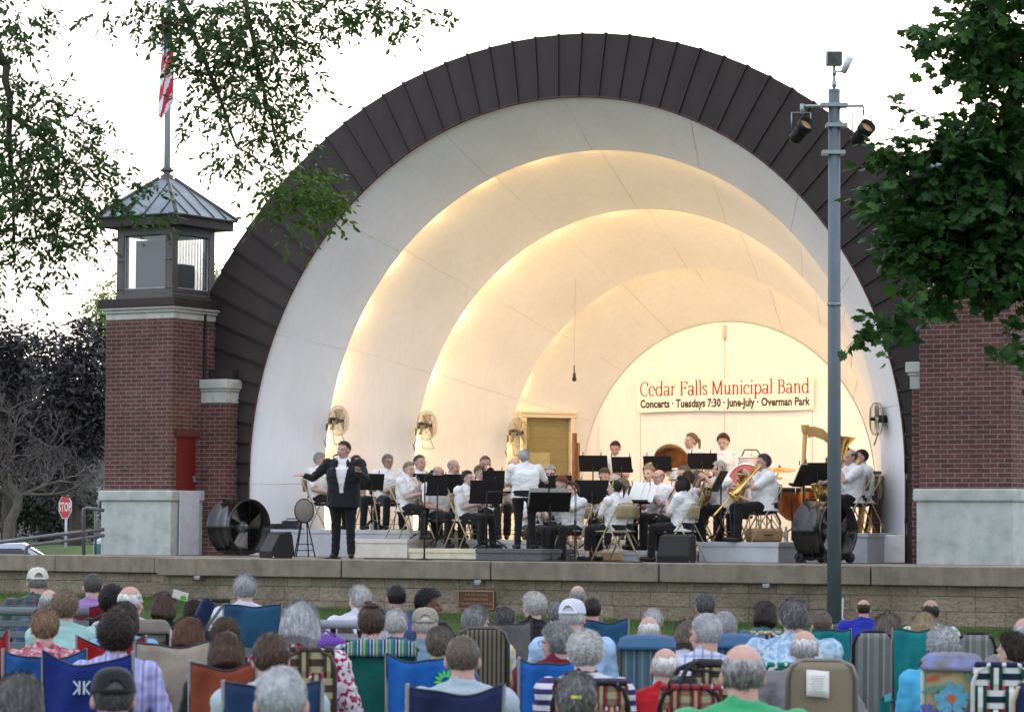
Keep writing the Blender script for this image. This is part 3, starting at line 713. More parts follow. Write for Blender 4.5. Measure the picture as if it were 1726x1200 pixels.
def banner():
    a = at_y(1075, 666, DD[4]-.06); b = at_y(1372, 664, DD[4]-.06); zt0, zb0 = at_y(1075, 642, DD[4]-.06)[2], at_y(1075, 696, DD[4]-.06)[2]
    L = b[0]-a[0]; H = zt0-zb0
    t = thing('banner', 'white banner with red and black lettering hung on the back wall', 'banner', (a[0], DD[4]-.06, zb0))
    def P(u, v): return (u*L, -.02-.012*math.sin(u*11+v*2)*math.sin(v*PI)-.006*math.sin(u*31), v*H+.012*math.sin(u*6.3)-.02*math.sin(u*PI)*(v-.2)+.012*u)
    mb = MB(); mb.grid(P, 44, 8); mb.obj('cloth', mat('banner_vinyl', (.80, .79, .76), .6, 0, .04), t)
    mb = MB(); w0 = serif_into(MB(), 'Cedar Falls Municipal Band', 1, 0, 0)
    s = (L-.13)/w0; xh = .158; serif_into(mb, 'Cedar Falls Municipal Band', xh, .06, .285, 0, s/xh, y=-.045)
    mb.v = [(x, P(x/L, z/H)[1]-.003+(y+.045), z) for x, y, z in mb.v]
    mb.obj('title_lettering', mat('banner_red', (.36, .02, .02), .6), t)
    mb = MB(); me = text_mesh('Concerts \u00b7 Tuesdays 7:30 \u00b7 June-July \u00b7 Overman Park', .19, .001, offset=.006, align='LEFT')
    xs = [v.co.x for v in me.vertices]; k = (L-.13)/(max(xs)-min(xs))
    mb.add([(.065+v.co.x*k, -.045-v.co.z, .085+v.co.y) for v in me.vertices], [tuple(p.vertices) for p in me.polygons])
    mb.v = [(x, P(x/L, z/H)[1]-.003+(y+.045), z) for x, y, z in mb.v]
    mb.obj('lettering', mat('banner_black', (.05, .03, .02), .6), t)
    mb = MB()
    for i in range(7):
        for v in (.97, .03):
            u = .012+i*.976/6; q = P(u, v); mb.lathe([(.006, 0), (.013, 0)], 8, M=Matrix.Translation((q[0], q[1]-.004, q[2])) @ Matrix.Rotation(PI/2, 4, 'X'))
    mb.obj('eyelet_row', JOINT, t)
banner()
# ================================================================== FIGURES
HS = .43
def _capsule(p0, p1, r0, r1, n=10):
    p0, p1 = Vector(p0), Vector(p1); d = p1-p0; L = d.length
    if L < 1e-5: d = Vector((0, 0, 1)); L = 1e-5
    d = d/L; u = d.orthogonal().normalized(); v = d.cross(u); rings = []
    for a in (-80, -50, -20, 0): rings.append((p0+d*(r0*math.sin(R(a))), r0*math.cos(R(a))))
    for a in (0, 20, 50, 80): rings.append((p1+d*(r1*math.sin(R(a))), r1*math.cos(R(a))))
    vs = []; fs = []
    for c, r in rings:
        for j in range(n):
            t = 2*PI*j/n; vs.append(c+(u*math.cos(t)+v*math.sin(t))*r)
    for i in range(len(rings)-1):
        for j in range(n): fs.append((i*n+j, i*n+(j+1) % n, (i+1)*n+(j+1) % n, (i+1)*n+j))
    fs += [tuple(range(n-1, -1, -1)), tuple((len(rings)-1)*n+j for j in range(n))]
    return vs, fs
def _loft(secs, n=18):
    """secs: (centre, rx, ry, matrix3)"""
    vs = []; fs = []
    for c, rx, ry, M in secs:
        for j in range(n):
            t = 2*PI*j/n; ct, st = math.cos(t), math.sin(t)
            x = abs(ct)**.85*math.copysign(1, ct)*rx; y = abs(st)**.85*math.copysign(1, st)*ry
            vs.append(Vector(c)+M @ Vector((x, y, 0)))
    k = len(secs)
    for i in range(k-1):
        for j in range(n): fs.append((i*n+j, i*n+(j+1) % n, (i+1)*n+(j+1) % n, (i+1)*n+j))
    fs += [tuple(range(n-1, -1, -1)), tuple((k-1)*n+j for j in range(n))]
    return vs, fs
class Prims:
    def __init__(s): s.p = []
    def cap(s, *a, **k): s.p.append(_capsule(*a, **k)); return s
    def loft(s, secs, n=18): s.p.append(_loft(secs, n)); return s
    def ell(s, c, r, M=None):
        m = MB(); m.ell((0, 0, 0), r, 12); T = Matrix.Translation(c) @ (M.to_4x4() if M is not None else Matrix())
        s.p.append(([T @ Vector(v) for v in m.v], m.f)); return s
    def skin(s, vox, smooth=2, wr=0):
        vs = []; fs = []
        for v, f in s.p:
            o = len(vs); vs += [tuple(p) for p in v]; fs += [tuple(i+o for i in q) for q in f]
        me = bpy.data.meshes.new('tmp'); me.from_pydata(vs, [], fs); me.update()
        o = bpy.data.objects.new('tmp', me); COL.objects.link(o)
        md = o.modifiers.new('r', 'REMESH'); md.mode = 'VOXEL'; md.voxel_size = vox; md.use_smooth_shade = True
        if smooth: ms = o.modifiers.new('s', 'SMOOTH'); ms.factor = .5; ms.iterations = smooth
        dg = bpy.context.evaluated_depsgraph_get(); dg.update()
        out = bpy.data.meshes.new_from_object(o.evaluated_get(dg)); bpy.data.objects.remove(o); bpy.data.meshes.remove(me)
        if wr:
            from mathutils import noise
            nn_ = [v.normal.copy() for v in out.vertices]
            for v, vn in zip(out.vertices, nn_):
                p = v.co.copy(); q = Vector((p.x*9, p.y*9, p.z*15)); d_ = .5-abs(noise.noise(q)); e_ = noise.noise(Vector((p.x*24, p.y*24, p.z*34)))
                v.co = p+vn*(d_*.016*wr-.004+e_*.005*wr)
            out.update()
        out.polygons.foreach_set('use_smooth', [True]*len(out.polygons))
        return out
def mcopy(mat_list, me):
    for m in mat_list: me.materials.append(m)
    return me

def ik(S, H, L1, L2, hint):
    S, H = Vector(S), Vector(H); d = H-S; D = d.length; mx_ = (L1+L2)*.995
    if D > mx_: H = S+d*(mx_/D); d = H-S; D = mx_
    a = (L1*L1-L2*L2+D*D)/(2*D); h = math.sqrt(max(0, L1*L1-a*a)); dn = d/D
    hv = Vector(hint); hv = hv-dn*hv.dot(dn); hv.normalize()
    return S+dn*a+hv*h, H
def hand(P, W, d, up, side, curl=.5, spread=.25, r=1.):
    """W wrist, d pointing along the hand, up = back of the hand; side +1 left -1 right"""
    d = Vector(d).normalized(); up = Vector(up); up = (up-d*up.dot(d)).normalized(); s = d.cross(up)*side
    W = Vector(W); pc = W+d*.045
    P.ell(pc, (.040*r, .050*r, .017*r), Matrix((s, d, up)).transposed())
    for i, (o, L) in enumerate(((-.030, .068), (-.010, .078), (.010, .074), (.029, .058))):
        b = W+d*.082+s*o; dd = (d+s*(o*spread*14)).normalized(); c1 = (dd*math.cos(curl)-up*math.sin(curl)); c2 = (dd*math.cos(curl*2.1)-up*math.sin(curl*2.1))
        k1 = b+c1*L*.5; P.cap(b-d*.02, k1, .0095, .0088, n=7); P.cap(k1, k1+c2*L*.5, .0088, .0072, n=7)
    b = W+d*.028-s*.030; t1 = b+(d*.55-s*.75-up*.25).normalized()*.035; P.cap(b, t1, .0125, .0105, n=7); P.cap(t1, t1+(d*.85-s*.30-up*.3).normalized()*.030, .0105, .0085, n=7)

def figure(mode='sit', lean=0., hy=0., hp=0., tilt=0., LH=None, RH_=None, build=1., vox=.0095, face=True, hand_curl=.6, hint=None, Lh=None, Rh=None, knees=.12, shirt='short', fem=0, legs='trousers', turn=0, legdir=0., hdir=None):
    """returns meshes body, top, trousers, shoe(s) and the head matrix; the figure faces local -y"""
    hipz = HS+.085 if mode == 'sit' else .90
    hip = Vector((0, 0, hipz)); RT = Matrix.Rotation(R(turn), 3, 'Z') @ Matrix.Rotation(R(lean), 3, 'X')
    T = lambda x, y, z: hip + RT @ Vector((x, y, z))
    b = build
    B = Prims(); S = Prims(); Q = Prims(); FF = []
    sh = .188*(.5+.5*b)*(.93 if fem else 1)
    secs = [(-.07, .150*b, .11*b), (.03, .155*b, .115*b), (.12, .148*b-.008*fem, .112*b), (.24, .165*b, .118*b), (.34, .178*(.4+.6*b), .112*b), (.40, .172*(.5+.5*b), .098), (.440, .128*(.6+.4*b), .082), (.475, .080, .066), (.500, .058, .056)]
    B.loft([(T(0, 0, z), rx, ry, RT) for z, rx, ry in secs])
    inf = .014
    ss = [(-.075, .162*b+inf, .122*b+inf)] + [(z, rx+inf, ry+inf+(.012 if .1 < z < .4 else 0)) for z, rx, ry in secs[1:-1]]
    S.loft([(T(0, .0, z), rx, ry, RT) for z, rx, ry in ss])
    S.cap(T(0, .004, .455), T(0, -.002, .508), .076, .064)
    for sx in (-1, 1): S.cap(T(sx*.03, .004, .475), T(sx*.15*(.6+.4*b), .004, .425), .052, .052)
    if fem:
        for sx in (-1, 1): S.ell(T(sx*.075, -.105*b, .28), (.066, .05, .06))
    nb = T(0, .0, .45)
    HM = RT.to_4x4() ; hc = T(0, -.028, .608)
    HM = Matrix.Translation(hc) @ (RT @ Matrix.Rotation(R(hy), 3, 'Z') @ Matrix.Rotation(R(hp), 3, 'X') @ Matrix.Rotation(R(tilt), 3, 'Y')).to_4x4()
    H = lambda x, y, z: HM @ Vector((x, y, z))
    M3 = HM.to_3x3()
    # head
    B.cap(nb, H(0, .02, -.06), .066, .058)
    B.ell(H(0, .016, .030), (.077, .096, .089), M3); B.ell(H(0, -.022, -.040), (.060, .070, .074), M3); B.ell(H(0, -.052, -.085), (.034, .034, .026), M3)
    B.cap(H(0, -.088, .008), H(0, -.107, -.026), .0095, .014); B.ell(H(0, -.088, -.060), (.024, .013, .013), M3)
    for sx in (-1, 1):
        B.ell(H(sx*.079, .010, -.010), (.0125, .022, .033), M3); B.ell(H(sx*.034, -.078, .022), (.024, .014, .010), M3); B.ell(H(sx*.040, -.066, -.022), (.022, .02, .02), M3)
    # arms
    for sd, tgt, hh in ((1, LH, Lh), (-1, RH_, Rh)):
        Sh = T(sd*sh, 0, .405)
        if tgt is None: tgt = (sd*.13, -.26, HS+.17) if mode == 'sit' else tuple(T(sd*.26, -.03, -.05))
        hn = hint or (sd*.55, .35, -.75)
        E_, Wr = ik(Sh, tgt, .285, .25, (hn[0]*(1 if hint is None else sd), hn[1], hn[2]))
        B.cap(Sh, E_, .050*(.6+.4*b), .040); B.cap(E_, Wr, .040, .027)
        fd = (Wr-E_).normalized()
        if hh is None: hd, up = fd, Vector((0, -.3, 1))
        else: hd, up = Vector(hh[0]).normalized(), Vector(hh[1])
        if abs(hd.dot(up.normalized())) > .95: up = Vector((sd, 0, .2))
        hand(B, Wr, hd, up, sd, hand_curl if hh is None or len(hh) < 3 else hh[2])
        if shirt != 'tank': S.ell(Sh-Vector((0, 0, .0)), (.076*(.5+.5*b),)*3)
        if shirt == 'short':
            m_ = Sh.lerp(E_, .74); S.cap(Sh, m_, .064*(.5+.5*b)+.006, .060, n=12)
        elif shirt == 'tank': pass
        else:
            S.cap(Sh, E_, .066*(.5+.5*b), .053, n=12); S.cap(E_, E_.lerp(Wr, .95), .053, .040, n=12)
    # legs
    Q.loft([(T(0, .005, z), rx, ry, RT) for z, rx, ry in ((-.11, .135*b+.02, .105*b+.02), (-.04, .168*b+.0, .125*b+.008), (.04, .160*b+.006, .120*b+.006), (.085, .150*b+.008, .112*b+.008))])
    for sd in (-1, 1):
        hj = hip+Vector((sd*.088*b, -.01, -.03))
        if mode == 'sit':
            lx = legdir*sd
            kn = Vector((sd*knees, -.42, HS+.055)); an = Vector((sd*(knees+.01), -.42+.06*(lx if lx else 0)-.02*sd, .085))
        else:
            kn = Vector((sd*.105, -.02*sd, .485)); an = Vector((sd*.12, .015-.04*sd, .085))
        B.cap(hj, kn, .075, .052); B.cap(kn, an, .050, .034)
        if legs == 'trousers' or legs == 'capri':
            Q.cap(hj, kn, .094*(.6+.4*b), .070, n=12); e = an if legs == 'trousers' else kn.lerp(an, .72); Q.cap(kn, e+Vector((0, 0, .005)), .068, .058, n=12)
        tip = an+Vector((sd*.02, -.15, -.045))
        B.cap(an+Vector((0, .03, -.04)), tip+Vector((0, .02, 0)), .034, .026)
        F_ = Prims(); FF.append(F_); F_.cap(an+Vector((0, .035, -.042)), tip, .041, .034); F_.cap(an+Vector((0, .04, -.055)), tip+Vector((0, 0, -.008)), .036, .030)
    body = B.skin(vox); top = S.skin(.012, 2, 1.); tr = Q.skin(.013, 2, 1.); shoes = [q.skin(.012, 1) for q in FF]
    if face:
        Hi = HM.inverted(); n = len(body.polygons); mi = [0]*n
        for i, p in enumerate(body.polygons):
            c = p.center
            if (Vector(c)-hc).length > .15: continue
            q = Hi @ Vector(c)
            if q.y < -.03:
                ax = abs(q.x)
                if 0.022 < ax < .043 and .000 < q.z < .009 and q.y < -.055: mi[i] = 1
                elif .020 < ax < .048 and .023 < q.z < .029: mi[i] = 1
                elif ax < .026 and -.066 < q.z < -.055 and q.y < -.07: mi[i] = 2
        body.polygons.foreach_set('material_index', mi)
    return dict(body=body, top=top, trousers=tr, shoes=shoes, H=HM, T=T, hip=hip)

# ------------------------------------------------------------------ hair (built round a head whose centre is the origin, face towards -y)
_hair = {}
def hair_mesh(kind, seed=0):
    if (kind, seed) in _hair: return _hair[(kind, seed)]
    rd = random.Random(hash((len(kind), seed, kind[0])) & 0xffff if False else seed*31+len(kind)*7+ord(kind[0]))
    th = {'short': .010, 'crop': .006, 'fringe': .006, 'bald': .004, 'bob': .015, 'curly': .016, 'long': .016, 'afro': .036, 'updo': .013, 'pony': .010, 'full': .010}[kind]
    from mathutils import noise
    c = Vector((0, .016, .030)); rad = (.077, .096, .089)
    def keep(q):
        # q: direction sample on the scalp in head coordinates
        x, y, z = q
        front = z > .068 + .25*max(0, -y-.05) if y < -.03 else True
        if kind in ('short', 'crop', 'full', 'curly', 'afro', 'updo', 'pony', 'bob', 'long'):
            if y < -.035: return z > .084-abs(x)*.22
            if y < .018: return z > .020+(.018-y)*1.05
            return z > (-.070 if kind in ('full', 'curly', 'bob', 'long', 'afro') else -.058)
        if kind == 'fringe':   # bald crown, hair round the sides and back
            if y < -.02: return False
            return -.062 < z < .060-.10*max(0, -y+.0)+.020*noise.noise(Vector(q)*40+Vector((seed, 0, 0)))
        if kind == 'bald': return y > -.015 and -.058 < z < .058+.022*noise.noise(Vector(q)*36+Vector((seed, 1, 0)))
    mb = MB(); nu, nv = 48, 36
    def surf(a, e, t):
        d = Vector((math.cos(e)*math.cos(a), math.cos(e)*math.sin(a), math.sin(e)))
        p = Vector((c.x+d.x*(rad[0]+t), c.y+d.y*(rad[1]+t), c.z+d.z*(rad[2]+t)))
        return p, d
    def thick(a, e, q):
        t = th+.007*noise.noise(q*13+Vector((seed*1.7, 2, 0)))*(kind not in ('bald', 'fringe', 'crop'))
        if kind in ('fringe', 'bald', 'crop', 'short'): t *= min(1, max(0.15, (q.z+.075)/.05))*(min(1, max(.1, (.06-q.z)/.04)) if kind == 'fringe' else 1)
        if kind in ('curly', 'afro', 'full'): t += (.010 if kind != 'full' else .005)*noise.noise(q*42+Vector((seed*3.1, 0, 0)))+(.004)*noise.noise(q*90)
        elif kind == 'updo': t += .006*noise.noise(q*30)+(.05 if False else 0)
        else: t += .003*noise.noise(q*40+Vector((seed, 0, 0)))
        return t
    idx = {}
    for i in range(nu):
        for j in range(nv+1):
            a = 2*PI*i/nu; e = -PI/2+PI*j/nv; q, d = surf(a, e, 0)
            t = thick(a, e, q); p = surf(a, e, t)[0]; idx[(i, j)] = len(mb.v); mb.v.append(tuple(p))
    for i in range(nu):
        for j in range(nv):
            qs = surf(2*PI*(i+.5)/nu, -PI/2+PI*(j+.5)/nv, 0)[0]
            if keep(qs):
                mb.f.append((idx[(i, j)], idx[((i+1) % nu, j)], idx[((i+1) % nu, j+1)], idx[(i, j+1)])); mb.m.append(0); mb.sm.append(True)
    L0 = {'bob': .17, 'long': .30}.get(kind)
    if L0:   # curtain of hair falling round the back and sides
        def P(u, v):
            a = R(-38)+R(256)*u; t = th+.004+.010*math.sin(v*PI)+.004*noise.noise(Vector((u*14, v*3, seed)))
            x = math.cos(a)*(rad[0]+t); y = .016+math.sin(a)*(rad[1]+t); z = .05-v*L0*(.9+.1*math.sin(u*9+seed))
            k = 1-(.30 if kind == 'bob' else .12)*max(0, v-.72)/.28
            return (x*k, (y-.016)*k+.016, z)
        mb.grid(P, 44, 14); mb.grid(lambda u, v: tuple(Vector(P(u, v))*.955), 44, 6)
    if kind == 'pony':
        mb.ell((0, .118, .055), (.026, .026, .026), 8); mb.tube([(0, .125, .05), (.0, .165, .02), (.01, .165, -.06), (.015, .15, -.15)], [.022, .027, .022, .006], 8)
    if kind == 'updo': mb.ell((0, .03, .125), (.055, .055, .032), 12); mb.ell((.02, .04, .150), (.030, .03, .016), 10)
    # strands
    S_ = {'short': (1500, .030), 'crop': (900, .012), 'fringe': (1100, .030), 'bald': (500, .015), 'bob': (2600, .075), 'curly': (2400, .030), 'long': (3000, .11), 'afro': (2600, .026), 'updo': (1700, .05), 'pony': (1500, .05), 'full': (2200, .036)}[kind]
    V = []; Fc = []
    n_ = 0; tries = 0
    while n_ < S_[0] and tries < 30000:
        tries += 1
        a = rd.uniform(0, 2*PI); e = math.asin(rd.uniform(-.95, 1)); q, d = surf(a, e, 0)
        if not keep(q): continue
        n_ += 1
        p = surf(a, e, thick(a, e, q)-.003)[0]
        down = Vector((0, .35, -1)) if q.y > -.02 else Vector((d.x*.6, .8, -.2))
        if kind in ('curly', 'afro'): down = Vector((rd.gauss(0, 1), rd.gauss(0, 1), rd.gauss(0, 1)))
        g = (down-d*down.dot(d)).normalized()+Vector((rd.gauss(0, .22), rd.gauss(0, .22), rd.gauss(0, .12)))
        g.normalize(); L = S_[1]*rd.uniform(.6, 1.3); lift = .0035 if kind not in ('curly', 'afro', 'full') else .006
        s = g.cross(d).normalized()*rd.uniform(.0011, .0022)
        m_ = p+g*L*.5+d*lift*1.6-d*(L*L*1.2); t_ = p+g*L+d*lift*rd.uniform(.5, 2.4)-d*(L*L*4.2)
        k = len(V); V += [p-s, p+s, m_+s, m_-s, t_]; Fc += [(k, k+1, k+2, k+3), (k+3, k+2, k+4)]
    if L0:
        for _ in range(1500):
            u, v = rd.random(), rd.uniform(0, .75); a = Vector(P(u, v)); b_ = Vector(P(min(1, max(0, u+rd.gauss(0, .008))), v+.14)); c_ = Vector(P(min(1, max(0, u+rd.gauss(0, .012))), min(1.05, v+.28)))
            o = Vector((a.x, a.y-.016, 0)).normalized(); s = Vector((-o.y, o.x, 0))*rd.uniform(.001, .002); k = len(V)
            a += o*.002; b_ += o*rd.uniform(.003, .006); c_ += o*rd.uniform(.001, .006)
            V += [a-s, a+s, b_+s, b_-s, c_]; Fc += [(k, k+1, k+2, k+3), (k+3, k+2, k+4)]
    mb.add(V, Fc, 0, False)
    me = mb.mesh('hair', None if False else [MATS['hair_slot']]); _hair[(kind, seed)] = me
    return me
mat('hair_slot', (.1, .1, .1))
def hair_mat(name, col, col2=None):
    if name in MATS: return MATS[name]
    m, n, b = _base(name, .5, .35)
    g = n.nodes.new('ShaderNodeNewGeometry'); t = n.nodes.new('ShaderNodeTexCoord')
    c2 = col2 or tuple(min(1, c*1.9) for c in col)
    c = _ramp(n, g.outputs['Random Per Island'], [(0, tuple(x*.72 for x in col)), (.6, col), (1, c2)])
    mp = n.nodes.new('ShaderNodeMapping'); mp.inputs['Scale'].default_value = (1, 1, .22); n.links.new(t.outputs['Object'], mp.inputs[0])
    c = _mix(n, .6, c, _ramp(n, _noise(n, mp.outputs[0], 62, 3), [(.35, (.5, .5, .5)), (.65, (1, 1, 1))]), 'MULTIPLY')
    c = _mix(n, .5, c, _ramp(n, _noise(n, t.outputs['Object'], 11, 2), [(.35, (.6, .6, .6)), (.65, (1, 1, 1))]), 'MULTIPLY')
    n.links.new(c, b.inputs['Base Color']); return m
HC = {k: hair_mat('hair_'+k, *v) for k, v in dict(white=((.66, .65, .62), (.85, .84, .81)), grey=((.27, .27, .26), (.55, .55, .53)), silver=((.46, .47, .48), (.76, .77, .78)), saltpepper=((.15, .145, .14), (.42, .41, .40)), darkgrey=((.085, .08, .078), (.24, .235, .23)),
    brown=((.075, .040, .022), (.16, .09, .05)), darkbrown=((.028, .016, .011), (.07, .04, .026)), black=((.010, .008, .008), (.03, .026, .024)), auburn=((.11, .035, .018), (.22, .09, .045)), blonde=((.38, .28, .15), (.62, .50, .30)), sandy=((.24, .165, .10), (.42, .31, .20)),
    ashbrown=((.14, .105, .075), (.33, .27, .21)), strawberry=((.30, .17, .095), (.48, .32, .20)), red=((.22, .065, .025), (.38, .14, .06))).items()}
SKIN = {k: mat('skin_'+k, c, .55, 0, .08, 14, .08, 60, .35) for k, c in dict(fair=(.55, .36, .29), ruddy=(.50, .295, .235), tan=(.38, .23, .165), pale=(.60, .43, .36), dark=(.16, .08, .05), brown=(.075, .036, .022)).items()}
DARKF = mat('eye_and_brow', (.11, .06, .045), .5); LIP = mat('lip', (.32, .11, .09), .5)
EYE_W = DARKF
def slot(o, m):
    o.material_slots[0].link = 'OBJECT'; o.material_slots[0].material = m
def put_hair(par, HM, kind, col, seed=0, big=1.):
    o = link('hair', hair_mesh(kind, seed), par); slot(o, HC[col]); o.matrix_local = HM @ Matrix.Diagonal((big, big, big, 1)); return o
def glasses(par, HM, m):
    mb = MB()
    for s in (-1, 1):
        mb.tube([(s*.034+.022*math.cos(R(a)), -.103, .006+.017*math.sin(R(a))) for a in range(0, 360, 30)], .0022, 5, closed=True)
        mb.tube([(s*.056, -.100, .010), (s*.082, -.03, .010), (s*.086, .012, .008)], .002, 5)
    mb.tube([(-.012, -.104, .008), (.012, -.104, .008)], .002, 5)
    o = mb.obj('glasses', m, par); o.matrix_local = HM; return o
def cap_on(par, HM, m, patch=None, open_=True, name='cap', flat=False):
    mb = MB(); pr = []
    rx, ry = .088, .108
    def P(u, v):
        a = 2*PI*u; z = .028+.098*math.sin(v*PI/2)**(1 if not flat else .7); k = math.cos(v*PI/2)**.62
        if open_ and v < .42 and abs(((u-.25+.5) % 1)-.5) < .072*math.sqrt(max(0, 1-(v/.42)**2)): z = max(z, .028+.085*math.sin(.42*PI/2)*math.sqrt(max(0, 1-(abs(((u-.25+.5) % 1)-.5)/.072)**2)))
        return (rx*k*math.cos(a), .016+ry*k*math.sin(a), z)
    mb.grid(P, 48, 12)
    if open_: mb.tube([(.062*math.cos(R(a))+0, .016+.112*math.sin(R(62+a*.311)) if False else .121-.0009*abs(a-90)*.2, .030) for a in range(20, 161, 20)], .010, 6, 0)
    # brim
    def Q(u, v):
        a = R(200+140*u); r = 1+.62*v*math.sin(PI*u)**.6
        return (rx*math.cos(a)*(1+.02*v), .016+ry*math.sin(a)*r, .030-.030*v*math.sin(PI*u)-.018*v*(2*u-1)**2)
    mb.grid(Q, 20, 5); mb.ell((0, .016, .127), (.008, .008, .005), 6)
    o = mb.obj(name, m, par, .003); o.matrix_local = HM
    if patch:
        q = MB(); q.box((-.078, -.030, .07), (.012, .05, .03), bev=.004); po = q.obj('badge', patch, o)
    return o

NP = [0]
def person(label, loc, phi, sc, fig, skin='fair', hair=('short', 'brown'), top=None, trousers=None, shoes=None, group=None, seed=0, glass=None, capm=None, cat='person', hbig=1.):
    NP[0] += 1
    t = thing('person', label, cat, loc, heading(phi), group, sc)
    b = link('body', fig['body'], t)
    if not fig['body'].materials: mcopy([SKIN['fair'], DARKF, LIP], fig['body'])
    slot(b, SKIN[skin])
    for k, m, nm in (('top', top, 'shirt'), ('trousers', trousers, 'trousers'), ('shoes', shoes, 'shoe')):
        if m is None: continue
        for me in (fig[k] if isinstance(fig[k], list) else [fig[k]]):
            if not me.materials: me.materials.append(MATS['hair_slot'])
            o = link(nm, me, t); slot(o, m)
    if hair: put_hair(t, fig['H'], hair[0], hair[1], seed, hbig)
    if glass: glasses(t, fig['H'], glass)
    if capm: cap_on(t, fig['H'], *capm) if isinstance(capm, tuple) else cap_on(t, fig['H'], capm)
    return t
WSHIRT = cloth('white_band_shirt', (.74, .73, .72)); BPANTS = cloth('black_trousers', (.014, .013, .014)); BSHOE = mat('black_shoe_leather', (.012, .011, .011), .35); 
# ================================================================== PROPS OF THE BAND
def folding_chair(label, loc, phi, group='tan metal folding chairs of the band', src=[None]):
    if src[0] is not None:
        t = copy_tree(src[0])
        t.location = loc; t.rotation_euler = (0, 0, heading(phi)); t['label'] = label; return t
    t = thing('folding_chair', label, 'folding chair', loc, heading(phi), group); src[0] = t
    w = .21
    for s in (-1, 1):
        mb = MB(); mb.tube([(s*w, -.26, .01), (s*w, -.10, .30), (s*w, .16, .72), (s*(w-.02), .19, .80)], .011, 8); mb.obj('front_leg', TAN, t)
        mb = MB(); mb.tube([(s*(w-.025), .28, .01), (s*(w-.025), .10, .36), (s*(w-.025), .02, .50)], .010, 8); mb.obj('back_leg', TAN, t)
    mb = MB(); mb.tube([(-w+.02, .19, .80), (-.12, .20, .815), (.12, .20, .815), (w-.02, .19, .80)], .011, 8); mb.obj('top_rail', TAN, t)
    mb = MB(); mb.grid(lambda u, v: ((u-.5)*2*(w-.006), .165+.03*v-.025*(1-(2*u-1)**2)*-1, .60+.19*v), 10, 4); mb.obj('backrest', TAN, t, .008)
    mb = MB(); mb.box((0, -.04, .425), (.36, .37, .022), bev=.01); mb.obj('seat', TAN, t)
    for a, b, yy, zz in ((-w, w, -.22, .09), (-w+.025, w-.025, .21, .15)): mb = MB(); mb.tube([(a, yy, zz), (b, yy, zz)], .007, 6); mb.obj('cross_bar', TAN, t)
    return t
def music_stand(label, loc, phi, h=1.05, tilt=18, pages=False, w=.50, hh=.33, group='black music stands of the band'):
    t = thing('music_stand', label, 'music stand', loc, heading(phi), group)
    M = Matrix.Translation((0, 0, h)) @ Matrix.Rotation(R(tilt), 4, 'X')
    mb = MB(); mb.box((0, 0, 0), (w, .008, hh), M=M, bev=.003); mb.box((0, .035, -hh/2), (w, .07, .006), M=M); mb.box((0, .07, -hh/2+.012), (w, .004, .03), M=M); mb.obj('desk', BLACKM, t)
    mb = MB(); mb.tube([(0, -.02, h), (0, -.02, .10)], .011, 8); mb.tube([(0, -.02, h*.55), (0, -.02, .10)], .016, 8)
    for x in (-.17, .12): mb.tube([(x, -.01, h+hh/2-.02), (x+.01, -.01, h+hh/2+.045)], .008, 5)
    mb.obj('post', BLACKM, t)
    mb = MB()
    for a in (90, 210, 330): mb.tube([(0, -.02, .16), (.24*math.cos(R(a)), -.02+.24*math.sin(R(a)), .012)], .011, 6)
    mb.obj('tripod_base', BLACKM, t)
    if pages:
        mb = MB()
        for i in range(3):
            x = -.15+.10*i; mb.grid(lambda u, v: tuple(M @ Vector((x+(u-.5)*.2, .012+.008*i+.03*u*(1-v)*(i == 3), (v-.44)*.30+.01*i))), 4, 4)
        sh = mb.obj('sheet_music', PAPER, t)
    return t
def mic_stand(label, loc, phi, h, boom=None, clip=True):
    t = thing('microphone_stand', label, 'microphone stand', loc, heading(phi))
    mb = MB(); mb.lathe([(.0, .0), (.125, 0), (.125, .014), (.02, .028), (.014, .05)], 20); mb.obj('base', BLACKM, t)
    mb = MB(); mb.tube([(0, 0, .02), (0, 0, h*.6)], .011, 8); mb.tube([(0, 0, h*.55), (0, 0, h)], .008, 8); mb.tube([(0, 0, h*.55-.03), (0, 0, h*.55+.03)], .017, 8); mb.obj('pole', BLACKM, t)
    d = Vector(boom or (0, .12, .05))
    mb = MB(); a = Vector((0, 0, h)); mb.tube([a, a+d*.4, a+d], [.009, .011, .013], 8); mb.ell(a+d*1.18, (.025, .025, .025), 8); mb.obj('microphone', BLACK, t)
    mb = MB(); mb.tube([(.02, 0, h-.05), (.03, .01, h*.5), (.02, 0, .05), (.12, .08, .008), (.30, .20, .006), (.6, .25, .006)], .004, 5); mb.obj('cable', RUBBER, t)
    return t
def inst(name, label, cat, loc, phi, sc): return thing(name, label, cat, loc, heading(phi), None, sc)
M0 = Vector((0, -.125, HS+.085+.555))     # mouth of a seated figure
def clarinet(label, loc, phi, sc, end=(0, -.44, .60), m=None, name='clarinet', cat='clarinet', mouth=None):
    t = inst(name, label, cat, loc, phi, sc); a = Vector(mouth or M0); b = Vector(end); d = (b-a)
    mb = MB(); mb.tube([a, a+d*.10, a+d*.101, a+d*.88, a+d*.93, b], [.006, .009, .012, .013, .018, .033], 10); mb.obj('tube', m or BLACK, t)
    mb = MB(); u = d.normalized().cross(Vector((1, 0, 0))).normalized()
    for f_ in (.12, .3, .5, .68, .88): mb.tube([a+d*(f_-.008), a+d*(f_+.008)], .0155, 10)
    for f_ in (.25, .35, .42, .55, .62, .75): mb.ell(a+d*f_-u*.014, (.009, .009, .005), 6)
    mb.tube([a+d*.2+u*.016, a+d*.8+u*.016], .0025, 5); mb.obj('keys', SILVER, t)
    if name == 'clarinet':
        mb = MB(); mb.tube([a, a+d*.08], [.007, .010], 8); mb.obj('mouthpiece', BLACK, t)
    return t
